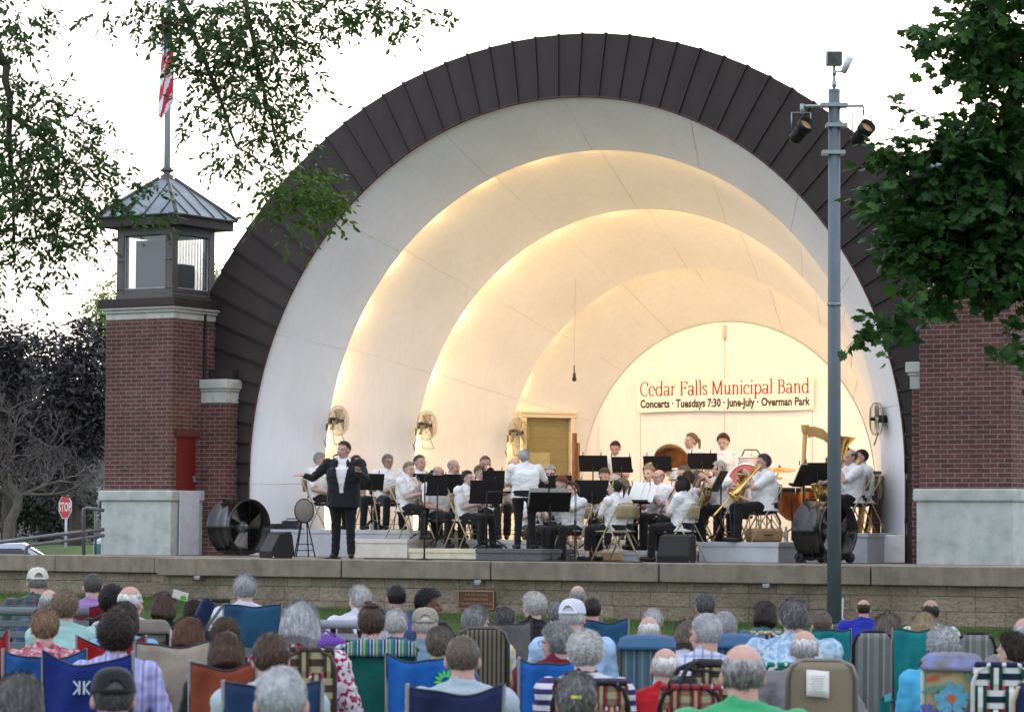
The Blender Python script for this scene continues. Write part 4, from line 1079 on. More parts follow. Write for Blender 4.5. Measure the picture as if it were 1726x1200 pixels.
def flute(label, loc, phi, sc):
    t = inst('flute', label, 'flute', loc, phi, sc); a = Vector((.06, -.145, M0.z-.005)); b = Vector((-.58, -.20, M0.z-.10))
    mb = MB(); mb.tube([a, b], .0095, 10); mb.obj('tube', SILVER, t)
    mb = MB(); d = b-a
    for i in range(11): mb.tube([a+d*(.32+.06*i)+Vector((0, -.004, .009)), a+d*(.32+.06*i)+Vector((0, -.004, .014))], .008, 8)
    mb.ell(a+d*.1+Vector((0, 0, .008)), (.012, .009, .004), 6); mb.obj('keys', SILVER, t); return t
def bell(mb, c, d, r, L, mi=0, r0=.012):
    d = Vector(d).normalized(); q = d.to_track_quat('Z', 'Y').to_matrix().to_4x4()
    prof = [(r0, 0), (r0*1.3, L*.3), (r0*2.0, L*.6), (r*.55, L*.85), (r*.85, L*.96), (r, L), (r-.004, L+.001), (r*.82, L*.95), (r*.5, L*.84), (r0*1.7, L*.6)]
    mb.lathe(prof, 22, mi, Matrix.Translation(c) @ q)
def trumpet(label, loc, phi, sc):
    t = inst('trumpet', label, 'trumpet', loc, phi, sc); a = M0.copy()
    mb = MB(); mb.tube([a, a+Vector((0, -.30, -.01)), a+Vector((0, -.36, -.05)), a+Vector((0, -.30, -.09)), a+Vector((0, -.12, -.09))], .006, 6); bell(mb, a+Vector((0, -.16, -.045)), (0, -1, -.05), .06, .34); mb.obj('horn', GOLD, t)
    mb = MB()
    for i in range(3): mb.tube([a+Vector((0, -.19-.03*i, .03)), a+Vector((0, -.19-.03*i, -.12))], .009, 8)
    mb.obj('valves', SILVER, t); mb = MB(); mb.lathe([(.003, 0), (.012, -.02)], 8, M=Matrix.Translation(a)); mb.obj('mouthpiece', SILVER, t); return t
def saxophone(label, loc, phi, sc, big=1.):
    t = inst('saxophone', label, 'saxophone', loc, phi, sc); a = M0.copy(); k = big
    mb = MB(); pts = [a+Vector((0, -.03, .0)), a+Vector((0, -.13*k, .015)), a+Vector((-.01, -.17*k, -.04)), a+Vector((-.04, -.22, -.30*k)), a+Vector((-.07, -.25, -.52*k)), a+Vector((-.07, -.30, -.585*k)), a+Vector((-.07, -.37, -.57*k)), a+Vector((-.07, -.41, -.48*k))]
    mb.tube(pts, [.006, .009, .013, .018, .026, .031, .033, .034], 12); bell(mb, a+Vector((-.07, -.41, -.49*k)), (0, -.25, 1), .062*k, .20*k, r0=.033); mb.obj('body', GOLD, t)
    mb = MB()
    for i in range(9):
        p = pts[2].lerp(pts[4], .08+i*.105); mb.lathe([(.0, .006), (.014, .006), (.014, 0)], 10, M=Matrix.Translation(p+Vector((-.01, -.024, 0))) @ Matrix.Rotation(PI/2, 4, 'X'))
    mb.tube([pts[2]+Vector((.025, 0, 0)), pts[4]+Vector((.03, 0, 0))], .004, 5); mb.tube([pts[3]+Vector((-.03, 0, 0)), pts[6]+Vector((-.03, 0, .05))], .004, 5); mb.obj('keys', GOLD, t)
    return t
def trombone(label, loc, phi, sc, d=(.0, -.56, -.62)):
    t = inst('trombone', label, 'trombone', loc, phi, sc); a = M0.copy(); D = Vector(d).normalized(); s = Vector((.055, 0, 0))
    mb = MB(); L = .92; mb.tube([a, a+D*L, a+D*(L+.03)+s*.2, a+D*(L+.03)+s*.8, a+D*L+s, a+D*.15+s], .0085, 8); mb.tube([a+D*.16, a+D*.16+s], .007, 6); mb.obj('slide', GOLD, t)
    mb = MB(); b = a+D*.15+s; mb.tube([b, b-D*.16+s*.3, b-D*.21+s*1.2, b-D*.16+s*2.2, b+D*.0+s*2.3], .010, 8); bell(mb, b-D*.02+s*2.3, tuple(D), .105, .46, r0=.012); mb.obj('bell', GOLD, t)
    mb = MB(); mb.lathe([(.004, 0), (.014, .03)], 8, M=Matrix.Translation(a) @ (-D).to_track_quat('Z', 'Y').to_matrix().to_4x4()); mb.obj('mouthpiece', SILVER, t); return t
def low_brass(label, loc, phi, sc, name='tuba', cat='tuba', up=.42, r=.19, ox=.12, m=None):
    m = m or GOLD
    t = inst(name, label, cat, loc, phi, sc); c = Vector((ox, -.26, HS+.30))
    mb = MB()
    for k, (ra, rb, rr) in enumerate(((.17, .25, .024), (.13, .20, .017), (.09, .16, .013))):
        mb.tube([c+Vector((ra*math.cos(R(a)), -.02*k, rb*math.sin(R(a)))) for a in range(0, 360, 20)], rr, 8, closed=True)
    mb.tube([c+Vector((-.09, -.03, .1)), (0, -.2, M0.z-.05), tuple(M0)], [.012, .010, .007], 7)
    mb.obj('coils', m, t)
    mb = MB(); bell(mb, c+Vector((.13, .0, -.05)), (.1, .06, 1), r, up+.27, r0=.035); mb.obj('bell', m, t)
    mb = MB()
    for i in range(3): mb.tube([c+Vector((-.05+.035*i, -.05, .12)), c+Vector((-.05+.035*i, -.05, -.12))], .013, 8)
    mb.obj('valves', SILVER, t); return t
def french_horn(label, loc, phi, sc):
    t = inst('french_horn', label, 'french horn', loc, phi, sc); c = Vector((-.02, -.24, HS+.36)); mb = MB()
    for k, rr in enumerate((.15, .13, .10, .07)): mb.tube([c+Vector((rr*math.cos(R(a)), -.012*k, rr*math.sin(R(a)))) for a in range(0, 360, 20)], .009+.003*(k == 0), 7, closed=True)
    mb.tube([c+Vector((.09, -.03, .1)), (.02, -.17, M0.z-.08), tuple(M0)], [.008, .006, .005], 6); mb.obj('coils', GOLD, t)
    mb = MB(); bell(mb, c+Vector((-.10, .01, -.02)), (-.55, .3, -.75), .14, .26, r0=.02); mb.obj('bell', GOLD, t); return t

def drum_fan(label, loc, phi, D=1.0, L=.42, wheels=True, blades='spin', tilt=0):
    t = thing('drum_fan', label, 'drum fan', loc, heading(phi))
    r = D/2; z = r+.05; M = Matrix.Translation((0, 0, z)) @ Matrix.Rotation(R(tilt), 4, 'X') @ Matrix.Rotation(PI/2, 4, 'X')
    mb = MB(); mb.lathe([(r-.012, -L/2), (r+.018, -L/2), (r+.018, -L/2+.02), (r, -L/2+.03), (r, -.03), (r+.008, 0), (r, .03), (r, L/2-.03), (r+.018, L/2-.02), (r+.018, L/2), (r-.012, L/2), (r-.012, -L/2)], 48, M=M); mb.obj('drum', BLACKG, t)
    mb = MB()
    for e in (-1, 1):
        for q in [r*(i+1)/12. for i in range(12)]: mb.tube([tuple(M @ Vector((q*math.cos(R(a)), q*math.sin(R(a)), e*(L/2-.015)))) for a in range(0, 360, 12)], .0022, 4, closed=True)
        for a in range(0, 360, 45): mb.tube([tuple(M @ Vector((0, 0, e*(L/2-.01)))), tuple(M @ Vector((r*math.cos(R(a)), r*math.sin(R(a)), e*(L/2-.01))))], .004, 4)
    mb.obj('guard', BLACKM, t)
    mb = MB(); mb.lathe([(.001, -L/2+.03), (r*.97, -L/2+.03)], 32, M=M @ Matrix.Rotation(PI, 4, 'X') if False else M @ Matrix.Translation((0, 0, 0))); mb.obj('drum_shade_disc', BLACK, t)  # black disc added to stand in for the shade inside the drum
    mb = MB(); mb.tube([tuple(M @ Vector((0, 0, .10))), tuple(M @ Vector((0, 0, -.12)))], .085, 14); mb.box(tuple(M @ Vector((0, 0, -.05))), (.9*D, .03, .05)); mb.obj('motor', GALV, t)
    mb = MB()
    for k in range(3):
        a0 = R(15+k*120)
        mb.grid(lambda u, v: tuple(M @ Vector(((.08+u*(r-.13))*math.cos(a0+(v-.5)*.75), (.08+u*(r-.13))*math.sin(a0+(v-.5)*.75), .13+(v-.5)*.13*(1-.4*u)))), 6, 6)
    mb.obj('blades', mat('fan_blade', (.28, .24, .22), .4, .5), t, .004)
    mb = MB(); mb.lathe([(.001, .03), (.035, .025), (.045, 0)], 14, M=M @ Matrix.Translation((0, 0, L*.33))); mb.obj('hub', GALV, t)
    mb = MB()
    for s in (-1, 1): mb.tube([(s*r*.55, -L/2, .07), (s*r*.55, L/2, .07)], .016, 6); mb.tube([(s*r*.75, 0, z-r*.66), (s*r*.55, 0, .07)], .016, 6)
    mb.tube([(-r*.55, L/2, .07), (r*.55, L/2, .07)], .014, 6); mb.tube([(-r*.55, -L/2, .07), (r*.55, -L/2, .07)], .014, 6)
    mb.tube([(-.12, 0, z+r+.0), (-.12, 0, z+r+.05), (.12, 0, z+r+.05), (.12, 0, z+r)], .010, 6); mb.obj('cradle', BLACKM, t)
    if wheels:
        for sx in (-1, 1):
            for sy in (-1, 1):
                mb = MB(); mb.lathe([(.02, -.025), (.075, -.02), (.078, 0), (.075, .02), (.02, .025)], 16, M=Matrix.Translation((sx*r*.60, sy*L*.5, .078)) @ Matrix.Rotation(PI/2, 4, 'Y')); mb.obj('wheel', RUBBER, t)
    return t
def wall_fan(label, loc, phi, roll=0):
    t = thing('wall_fan', label, 'wall fan', loc, heading(phi), 'caged fans on the shell wall'); r = .24
    wire = mat('fan_cage_wire', (.34, .29, .20), .4, .6)
    mb = MB(); N = 40
    for k in range(N):
        a = 2*PI*k/N; mb.tube([(r*s_*math.cos(a), y, r*s_*math.sin(a)) for s_, y in ((.15, -.105), (.6, -.10), (.95, -.06), (1, 0), (.95, .05), (.5, .09), (.12, .10))], .0024, 3)
    for s_, y in ((.15, -.105), (.42, -.104), (.72, -.09), (1, 0), (.6, .085)): mb.tube([(r*s_*math.cos(R(a)), y, r*s_*math.sin(R(a))) for a in range(0, 360, 15)], .0038, 4, closed=True)
    mb.obj('cage', wire, t)
    mb = MB()
    for k in range(3):
        a0 = R(90+k*120); mb.grid(lambda u, v: ((.03+u*.17)*math.cos(a0+(v-.5)*1.0), (v-.5)*.06, (.03+u*.17)*math.sin(a0+(v-.5)*1.0)), 5, 5)
    mb.obj('blades', mat('fan_alu_blade', (.50, .46, .38), .4, .6), t, .003)
    mb = MB(); mb.tube([(0, -.10, 0), (0, -.02, 0)], .028, 10); mb.tube([(0, .02, 0), (0, .16, 0)], .055, 12); mb.obj('motor', BLACKM, t)
    mb = MB(); mb.tube([(0, .15, 0), (0, .20, -.05), (0, .22, -.12)], .014, 8); mb.box((0, .225, -.10), (.05, .02, .12), bev=.005); mb.obj('bracket', wire, t)
    mb = MB(); mb.tube([(-.12, .02, -.20), (-.15, -.04, -.38), (.15, -.04, -.38), (.12, .02, -.20)], .007, 6); mb.obj('hanger_wire', wire, t)
    mb = MB(); mb.tube([(0, .1, -.05), (.03, .2, -.18), (-.02, .24, -.3), (.04, .27, -.42), (.02, .3, -.30)], .005, 5); mb.obj('cord', RUBBER, t)
    return t
def floor_monitor(label, loc, phi):
    t = thing('floor_monitor', label, 'stage monitor', loc, heading(phi), 'black wedge monitors on the stage edge', .88)
    mb = MB(); M = Matrix.Rotation(PI/2, 4, 'Z')
    pr = [(-.17, 0), (.21, 0), (.23, .10), (.06, .41), (-.14, .44), (-.19, .08)]
    mb.poly(pr, .52, M=M); mb.obj('cabinet', mat('monitor_carpet', (.022, .020, .019), .95, 0, .3, 40), t)
    mb = MB(); mb.add([(-.235, .226, .115), (.235, .226, .115), (.235, .072, .40), (-.235, .072, .40)], [(0, 1, 2, 3)]); mb.obj('grille', BLACKM, t)
    mb = MB()
    for s in (-1, 1):
        for y, z in ((-.165, .02), (-.14, .41), (.19, .02)): mb.box((s*.248, y, z), (.03, .03, .03), bev=.008)
    mb.obj('corner', SILVER, t); return t
# ================================================================== THE BAND
import bmesh
SITH, STDH = 1.248, 1.638
GB = 'seated band members in white shirts'
CLP = dict(LH=(.055, -.225, .885), RH_=(-.055, -.315, .74), Lh=((-.75, -.55, .1), (.5, -.7, .4), .7), Rh=((.75, -.55, .0), (-.5, -.7, .4), .7))
FLP = dict(LH=(-.07, -.26, .985), RH_=(-.36, -.27, .90), Lh=((-.8, .2, .45), (0, -1, .3), .9), Rh=((-.5, .35, .6), (0, -1, -.2), .8), hint=(.6, -.1, -.8))
TRP = dict(LH=(.07, -.31, 1.0), RH_=(-.07, -.30, 1.02), Lh=((-.6, -.6, .3), (.8, -.3, .2), .9), Rh=((.5, -.7, .3), (-.7, -.3, .5), .9), hint=(.7, .1, -.7))
SXP = dict(LH=(.05, -.27, .90), RH_=(-.13, -.28, .70), Lh=((-.7, -.3, .3), (.4, -.8, .3), .8), Rh=((.4, -.7, -.3), (-.8, -.5, .2), .8))
TBP = dict(LH=(.10, -.27, .97), RH_=(-.03, -.46, .74), Lh=((-.5, -.5, .5), (.8, -.2, .2), .9), Rh=((.2, -.9, .1), (-.7, -.4, .3), .8))
TUP = dict(LH=(.22, -.34, .80), RH_=(.06, -.36, .84), Lh=((-.5, -.6, .3), (.7, -.5, .2), .8), Rh=((.5, -.6, .3), (-.5, -.6, .6), .8))
LAP = {}
STAGE_P = [
 # key, px, py, Y, floor, phi, hair, skin, pose, instrument, build, label
 ('sit', 540, 763, .25, .42, 62, ('full', 'silver'), 'ruddy', LAP, None, 1.05, 'white-haired man seated at the left end behind the singer, face in profile', dict(hp=8)),
 ('sit', 601, 767, .45, .42, 40, ('short', 'brown'), 'ruddy', CLP, 'clarinet', 1., 'man half hidden behind the singer, playing at the leftmost music stand', {}),
 ('sit', 654, 766, .30, .42, 18, ('full', 'grey'), 'tan', dict(LH=(-.04, -.24, .66), RH_=(.06, -.25, .62)), None, 1., 'grey-haired man in glasses sitting with crossed arms, right of the singer', dict(hy=12, hp=4, glass=1)),
 ('sit', 690, 778, -.62, .28, 58, ('short', 'blonde'), 'fair', CLP, 'clarinet', 1.12, 'blond woman playing a silver-keyed clarinet in front of the glasses man', dict(fem=1, hp=8, hy=-12)),
 ('sit', 708, 766, .42, .28, 26, ('crop', 'darkgrey'), 'ruddy', CLP, None, 1.05, 'crop-haired man looking over a music stand behind the blond woman', dict(hy=16)),
 ('sit', 739, 786, -.50, .148, 42, ('bald', 'grey'), 'ruddy', LAP, 'clarinet', 1.1, 'balding grey man peering down behind the double music stands', dict(hp=26, hy=10)),
 ('sit', 765, 774, .42, .28, 40, ('bald', 'grey'), 'ruddy', CLP, 'clarinet', 1.05, 'bald man above the double music stands, left of the trumpet man', dict(hp=12, hy=20)),
 ('sit', 789, 793, -1.15, .148, 52, ('short', 'darkbrown'), 'fair', dict(LH=(.04, -.27, .74), RH_=(-.05, -.27, .70)), 'clarinet_low', 1.05, 'dark-haired young man on the low step with a horn in his lap', dict(hy=6)),
 ('sit', 809, 785, .0, .28, 20, ('full', 'sandy'), 'fair', CLP, None, 1., 'sandy-haired player hidden to the chin behind the stands left of the conductor', dict(hp=18, hy=20)),
 ('sit', 818, 768, .62, .28, 8, ('crop', 'ashbrown'), 'ruddy', TRP, 'trumpet', 1.05, 'man in glasses playing trumpet in the back row, left of the conductor', dict(hp=8, glass=1)),
 ('sit', 866, 771, 1.25, .28, 5, ('bald', 'brown'), 'fair', CLP, None, 1., 'player mostly hidden behind the conductor\'s shoulder', dict(hp=4)),
 ('sit', 927, 784, .3, .148, -5, ('full', 'silver'), 'fair', CLP, 'clarinet', 1., 'silver-haired player with glasses behind the stand right of the conductor', dict(fem=1, hp=10, glass=1)),
 ('sit', 898, 814, -1.5, 0., 12, ('short', 'sandy'), 'fair', CLP, 'clarinet', .95, 'fair-haired player half hidden by the conductor, holding a clarinet', dict(hp=12)),
 ('sit', 946, 802, -.95, 0., -18, ('full', 'red'), 'fair', CLP, 'clarinet', .95, 'red-haired woman bending her head behind the flute player', dict(fem=1, hp=30, tilt=10)),
 ('sit', 964, 812, -2.35, 0., -38, ('pony', 'brown'), 'fair', FLP, 'flute', .98, 'flute player with brown ponytail seated in the front row right of the conductor', dict(fem=1, hp=6)),
 ('sit', 1019, 789, .4, .148, -12, ('short', 'brown'), 'ruddy', CLP, 'clarinet', 1., 'man with downcast face behind the wide music stand below the standing youth', dict(hp=22)),
 ('sit', 1048, 806, -1.45, 0., -105, ('full', 'blonde'), 'fair', CLP, 'clarinet', 1., 'blond head and white shirt just behind the girl with the green headband', dict(fem=1, hp=6)),
 ('sit', 1035, 809, -2.45, 0., -128, ('pony', 'darkbrown'), 'fair', CLP, 'clarinet', .98, 'girl with bright green headband and dark ponytail seated with her back turned', dict(fem=1, hy=22, legs='capri', headband=1)),
 ('sit', 1093, 784, .35, .148, -28, ('updo', 'blonde'), 'fair', CLP, 'clarinet', .98, 'blond woman with hair up behind the bald saxophone player', dict(fem=1, hp=8)),
 ('sit', 1110, 791, -.75, .148, -52, ('bald', 'sandy'), 'ruddy', SXP, 'saxophone', 1.15, 'bald man in glasses with a saxophone, behind the tilted white sheet music', dict(hp=6, glass=1)),
 ('sit', 1148, 802, -1.85, 0., -112, ('bob', 'darkbrown'), 'fair', CLP, 'clarinet', 1.12, 'dark-bobbed woman seen from behind, seated by the right floor monitor', dict(fem=1)),
 ('sit', 1158, 795, -.9, .148, -95, ('full', 'brown'), 'fair', CLP, None, 1.05, 'brown-haired man seated just behind the dark-bobbed woman', dict(hp=4)),
 ('sit', 1175, 793, -.35, .148, -100, ('long', 'ashbrown'), 'fair', CLP, None, 1., 'woman with long light brown hair seen from behind among the reeds', dict(fem=1)),
 ('sit', 1152, 784, .6, .148, -60, ('short', 'ashbrown'), 'fair', CLP, None, .98, 'small head below the bronze cymbal, half covered by other players', dict(hp=14)),
 ('sit', 1212, 777, -.45, .28, -62, ('full', 'white'), 'ruddy', TRP, 'french_horn', 1.05, 'white-haired man holding a horn behind striped sheet pages', dict(hp=10)),
 ('sit', 1250, 792, .35, .28, -50, ('short', 'brown'), 'fair', TUP, 'euphonium', 1., 'player almost hidden behind the euphonium and the trombone', dict(hp=6)),
 ('sit', 1286, 765, -1.0, .28, -78, ('full', 'darkgrey'), 'ruddy', TBP, 'trombone', 1.22, 'big grey-haired man in profile playing a slide trombone, right of centre', dict(hp=2)),
 ('sit', 1422, 750, .75, .42, -35, ('short', 'brown'), 'ruddy', TUP, 'tuba', 1.1, 'tuba player with reddish face mostly hidden by the light pole', {}),
 ('sit', 1434, 757, -.15, .42, -72, ('bald', 'brown'), 'ruddy', TBP, 'saxophone', 1.15, 'man in white just right of the light pole, playing a tall brass horn', dict(hp=6)),
 ('sit', 1451, 757, .30, .42, -74, ('short', 'darkbrown'), 'ruddy', TBP, 'trombone', 1.05, 'dark-haired trombonist seated furthest right, beside the arch foot', {}),
]
WHO = ['white-haired man behind the singer', 'player half hidden by the singer', 'grey-haired man with crossed arms', 'blond clarinet woman', 'crop-haired man behind the blond woman',
 'balding man behind the double stands', 'bald man left of the trumpet man', 'dark-haired young man on the low step', 'sandy-haired hidden player', 'trumpet man in glasses', 'player behind the conductor\'s shoulder',
 'silver-haired player right of the conductor', 'fair-haired player beside the conductor\'s legs', 'red-haired woman', 'ponytailed flute player', 'man with downcast face', 'blond head behind the green headband',
 'girl with the green headband', 'blond woman with hair up', 'bald saxophone player', 'dark-bobbed woman', 'brown-haired man behind the dark bob', 'long-haired woman among the reeds', 'small head below the bronze cymbal',
 'white-haired horn player', 'hidden euphonium player', 'big grey-haired trombonist', 'tuba player behind the light pole', 'horn player right of the light pole', 'rightmost trombonist']
def stage_people():
    for i, (mode, px, py, Y, fl, phi, hr, sk, pose, ins, bld, label, ex) in enumerate(STAGE_P):
        ex = dict(ex); P = at_y(px, py, Y); sc = (P[2]-fl)/SITH
        kw = {k: ex[k] for k in ('fem', 'hp', 'hy', 'tilt', 'legs', 'lean') if k in ex}
        f = figure('sit', build=bld*1.14, vox=.0105, **pose, **kw)
        hx, hy_ = f['H'].translation.x*sc, f['H'].translation.y*sc; a = heading(phi)
        loc = (P[0]-(hx*math.cos(a)-hy_*math.sin(a)), P[1]-(hx*math.sin(a)+hy_*math.cos(a)), fl)
        t = person(label, loc, phi, sc, f, sk, hr, WSHIRT, BPANTS, BSHOE, GB, i, BLACK if ex.get('glass') else None)
        if ex.get('headband'):
            mb = MB(); mb.tube([(.088*math.sin(R(a_)), .0, .03+.095*math.cos(R(a_))) for a_ in range(-100, 101, 20)], .009, 6)
            o = mb.obj('headband', mat('lime_headband', (.45, .75, .03), .6), t); o.matrix_local = f['H']
        folding_chair('tan folding chair under the '+WHO[i], (loc[0], loc[1], fl), phi)
        nm = label.split(',')[0]
        if ins:
            L = 'of the '+WHO[i]
            if ins == 'clarinet': clarinet('black clarinet '+L, loc, phi, sc)
            elif ins == 'clarinet_low': clarinet('silver horn in the lap '+L, loc, phi, sc, end=(.10, -.48, .62), m=SILVER, name='cornet', cat='cornet', mouth=(-.10, -.20, .76))
            elif ins == 'flute': flute('silver flute '+L, loc, phi, sc)
            elif ins == 'trumpet': trumpet('brass trumpet '+L, loc, phi, sc)
            elif ins == 'saxophone': saxophone('brass saxophone '+L, loc, phi, sc, 1.15)
            elif ins == 'french_horn': french_horn('brass french horn '+L, loc, phi, sc)
            elif ins == 'trombone': trombone('brass slide trombone '+L, loc, phi, sc)
            elif ins == 'euphonium': low_brass('wide-belled euphonium '+L, loc, phi, sc, 'euphonium', 'euphonium', .22, .17, .10, GOLD)
            elif ins == 'tuba': low_brass('big gold tuba '+L, loc, phi, sc, 'tuba', 'tuba', .42, .21, -.12)
stage_people()

def standing(px, py, Y, fl, phi, label, hr, sk, pose, seed=0, top=WSHIRT, tr=BPANTS, **kw):
    P = at_y(px, py, Y); sc = (P[2]-fl)/STDH; f = figure('stand', vox=.0095, **pose, **kw)
    a = heading(phi); hx, hy_ = f['H'].translation.x*sc, f['H'].translation.y*sc
    loc = (P[0]-(hx*math.cos(a)-hy_*math.sin(a)), P[1]-(hx*math.sin(a)+hy_*math.cos(a)), fl)
    return person(label, loc, phi, sc, f, sk, hr, top, tr, BSHOE, None, seed), loc, sc, f
# conductor
t, loc, sc, f = standing(884, 757, -2.9, .17, 196, 'white-haired conductor standing on the podium with his back turned, arm raised', ('full', 'white'), 'ruddy',
    dict(RH_=(-.36, -.36, 1.20), LH=(.16, -.34, 1.05), Rh=((-.3, -.9, .2), (0, .2, 1), .5)), 3, build=1.38, hy=-38, lean=3)
mb = MB(); a = Vector((-.38, -.44, 1.22)); mb.tube([a, a+Vector((-.18, -.30, .10))], [.004, .002], 6); b = tag(mb.obj('baton', PAPER), 'thin pale baton held by the conductor', 'baton'); b.location = loc; b.rotation_euler = (0, 0, heading(196)); b.scale = (sc,)*3
# singer in a black suit
P = at_y(580, 743, -3.05); ssc = P[2]/STDH
pose = dict(RH_=(-.50, -.30, 1.15), LH=(.26, -.38, 1.20), Rh=((-.95, -.2, .12), (0, -.4, 1), .25), Lh=((.25, -.75, .55), (.1, .9, .4), .3))
f = figure('stand', vox=.0075, build=1.32, hy=-22, hp=3, tilt=2, shirt='long', **pose)
fj = figure('stand', vox=.0125, build=1.42, face=False, shirt='long', **pose)
sphi = -8
t = person('singer in a black suit and open white collar at the stage edge, arms spread', (P[0], P[1], 0), sphi, ssc, f, 'ruddy', ('short', 'darkbrown'), None, cloth('black_suit_trousers', (.013, .013, .015)), BSHOE, None, 4)
fs = figure('stand', vox=.012, build=1.30, face=False, shirt='tank'); o = link('shirt', fs['top'], t); fs['top'].materials.append(MATS['hair_slot']); slot(o, WSHIRT)
bm = bmesh.new(); bm.from_mesh(fj['top'])
for v in bm.verts:
    if v.co.z < .98: v.co.y *= 1.05
    v.co.z -= .11*max(0, min(1, (.98-v.co.z)/.14)) if abs(v.co.x) < .27 else 0
dl = [fc for fc in bm.faces if fc.calc_center_median().y < -.02 and abs(fc.calc_center_median().x) < .030+.075*max(0, min(1, (fc.calc_center_median().z-.98)/.36)) and fc.calc_center_median().z > .92 or fc.calc_center_median().z > 1.365 and abs(fc.calc_center_median().x) < .075]
bmesh.ops.delete(bm, geom=dl, context='FACES'); bm.to_mesh(fj['top']); bm.free(); fj['top'].materials.append(MATS['hair_slot'])
o = link('jacket', fj['top'], t); slot(o, cloth('black_suit_jacket', (.016, .016, .019))); md = o.modifiers.new('t', 'SOLIDIFY'); md.thickness = .008
mb = MB()
for s in (-1, 1): mb.add([(s*.03, -.165, 1.06), (s*.085, -.155, 1.18), (s*.13, -.135, 1.30), (s*.075, -.10, 1.39), (s*.055, -.12, 1.34), (s*.075, -.158, 1.2)], [(0, 1, 2, 3, 4, 5)])
mb.obj('lapel', MATS['black_suit_jacket'], t, .006)
# percussion standing at the back
standing(1037, 743, 2.2, .28, -12, 'dark-haired youth standing at the back with a reddish mallet between two stands', ('short', 'darkbrown'), 'ruddy', dict(LH=(.08, -.34, 1.10), RH_=(-.10, -.34, 1.04)), 5, build=.98, hp=20)
standing(1164, 729, 2.6, .28, -35, 'girl with a high ponytail standing at the back holding the bronze cymbal', ('pony', 'sandy'), 'fair', dict(LH=(.05, -.42, 1.02), RH_=(-.12, -.42, 1.04)), 6, build=.92, fem=1, hy=-22)
standing(1219, 731, 2.3, .28, -18, 'woman with short curly auburn hair standing at the back behind the sheet stand', ('curly', 'auburn'), 'fair', dict(LH=(.14, -.30, 1.0), RH_=(-.14, -.30, 1.0)), 7, build=1.1, fem=1, hp=14)

# ------------------------------------------------------------------ stands: (px, py of the desk centre, Y, floor, phi, label, pages, width, height, tilt)
for px, py, Y, fl, phi, lb, pg, w_, h_, tl in (
    (626, 812, -.35, .42, 205, 'music stand just right of the singer\'s elbow', 0, .42, .26, -14),
    (714, 812, -.15, .28, 182, 'music stand behind the blond clarinet woman', 0, .36, .26, -14),
    (737, 818, -.90, .148, 190, 'left one of the double music stands in the second row', 0, .32, .32, -16),
    (765, 816, -.45, .28, 184, 'right one of the double music stands in the second row', 0, .34, .32, -16),
    (820, 829, -1.35, .148, 190, 'wide low music stand just left of the conductor\'s rail', 1, .50, .36, -16),
    (832, 808, -.3, .148, 180, 'taller music stand behind the wide one left of the conductor', 0, .34, .28, -14),
    (919, 816, -.3, .148, 176, 'music stand right of the conductor below the silver-haired player', 0, .36, .27, -14),
    (947, 813, -.1, .148, 178, 'music stand above the red-haired woman', 0, .30, .22, -14),
    (998, 829, -.60, .148, 174, 'very wide black stand right of the flute player', 0, .50, .36, -14),
    (1000, 781, 1.9, .28, 168, 'leftmost high music stand against the back wall', 0, .46, .27, -22),
    (1048, 783, 1.75, .28, 166, 'narrow high music stand in front of the standing youth', 0, .32, .27, -26),
    (1108, 781, 1.9, .28, 168, 'high music stand left of the bronze cymbal', 0, .44, .25, -22),
    (1184, 777, 1.9, .28, 170, 'high music stand below the ponytailed girl', 0, .46, .26, -20),
    (1078, 834, -1.15, .148, 150, 'tilted music stand loaded with white sheets, left of the bald saxophonist', 1, .42, .32, -34),
    (1189, 819, -.05, .148, 172, 'small dark music stand behind the long-haired woman', 0, .22, .30, -12),
    (1213, 811, -.95, .28, 72, 'edge-on music stand with striped pages before the horn player', 1, .40, .34, -28),
    (1352, 802, -.45, .42, 68, 'music stand spilling white pages beside the harp', 1, .46, .34, -24),
    (1378, 799, .15, .42, 176, 'dark music stand directly left of the light pole', 0, .40, .34, -14)):
    P = at_y(px, py, Y); music_stand(lb, (P[0], P[1], fl), phi-(0 if pg and px > 1000 else 180), P[2]-fl, -tl, bool(pg and px > 1000), w_, h_)
# conductor's desk and rail
P = at_y(927, 846, -3.05); t = thing('conductor_desk', 'low flat black desk with open scores in front of the conductor', 'music stand', (P[0], P[1], 0), heading(6))
M = Matrix.Translation((0, 0, P[2])) @ Matrix.Rotation(R(42), 4, 'X')
mb = MB(); mb.box((0, 0, 0), (.58, .01, .36), M=M, bev=.004); mb.box((0, .03, -.18), (.58, .06, .01), M=M); mb.box((0, .004, -.1), (.60, .02, .02), M=M); mb.obj('desk', BLACKM, t)
mb = MB(); mb.tube([(0, -.02, P[2]-.02), (0, -.02, .1)], .016, 8); mb.lathe([(0, 0), (.2, 0), (.2, .015), (.03, .04), (.02, .1)], 20, M=Matrix.Translation((0, -.02, 0))); mb.obj('post', BLACKM, t)
mb = MB()
for s in (-1, 1): mb.grid(lambda u, v: tuple(M @ Vector((s*(.01+.27*u)-.03, .012+.012*math.sin(u*3), (v-.5)*.34+.07))), 6, 3)
mb.obj('open_score', PAPER, t)
P0, P1 = at_y(820, 925, -3.25), at_y(876, 925, -2.75)
t = thing('podium_rail', 'thin black safety rail framing the left side of the podium', 'rail', (P0[0], P0[1], .17))
q0, q1 = Vector((0, 0, 0)), Vector((P1[0]-P0[0], P1[1]-P0[1], 0)); zt = at_y(820, 829, -3.25)[2]-.17
mb = MB(); mb.tube([q0, q0+Vector((0, 0, zt-.03)), q0+(q1-q0).normalized()*.03+Vector((0, 0, zt)), q1-(q1-q0).normalized()*.03+Vector((0, 0, zt)), q1+Vector((0, 0, zt-.03)), q1], .014, 8); mb.obj('rail', BLACKM, t)

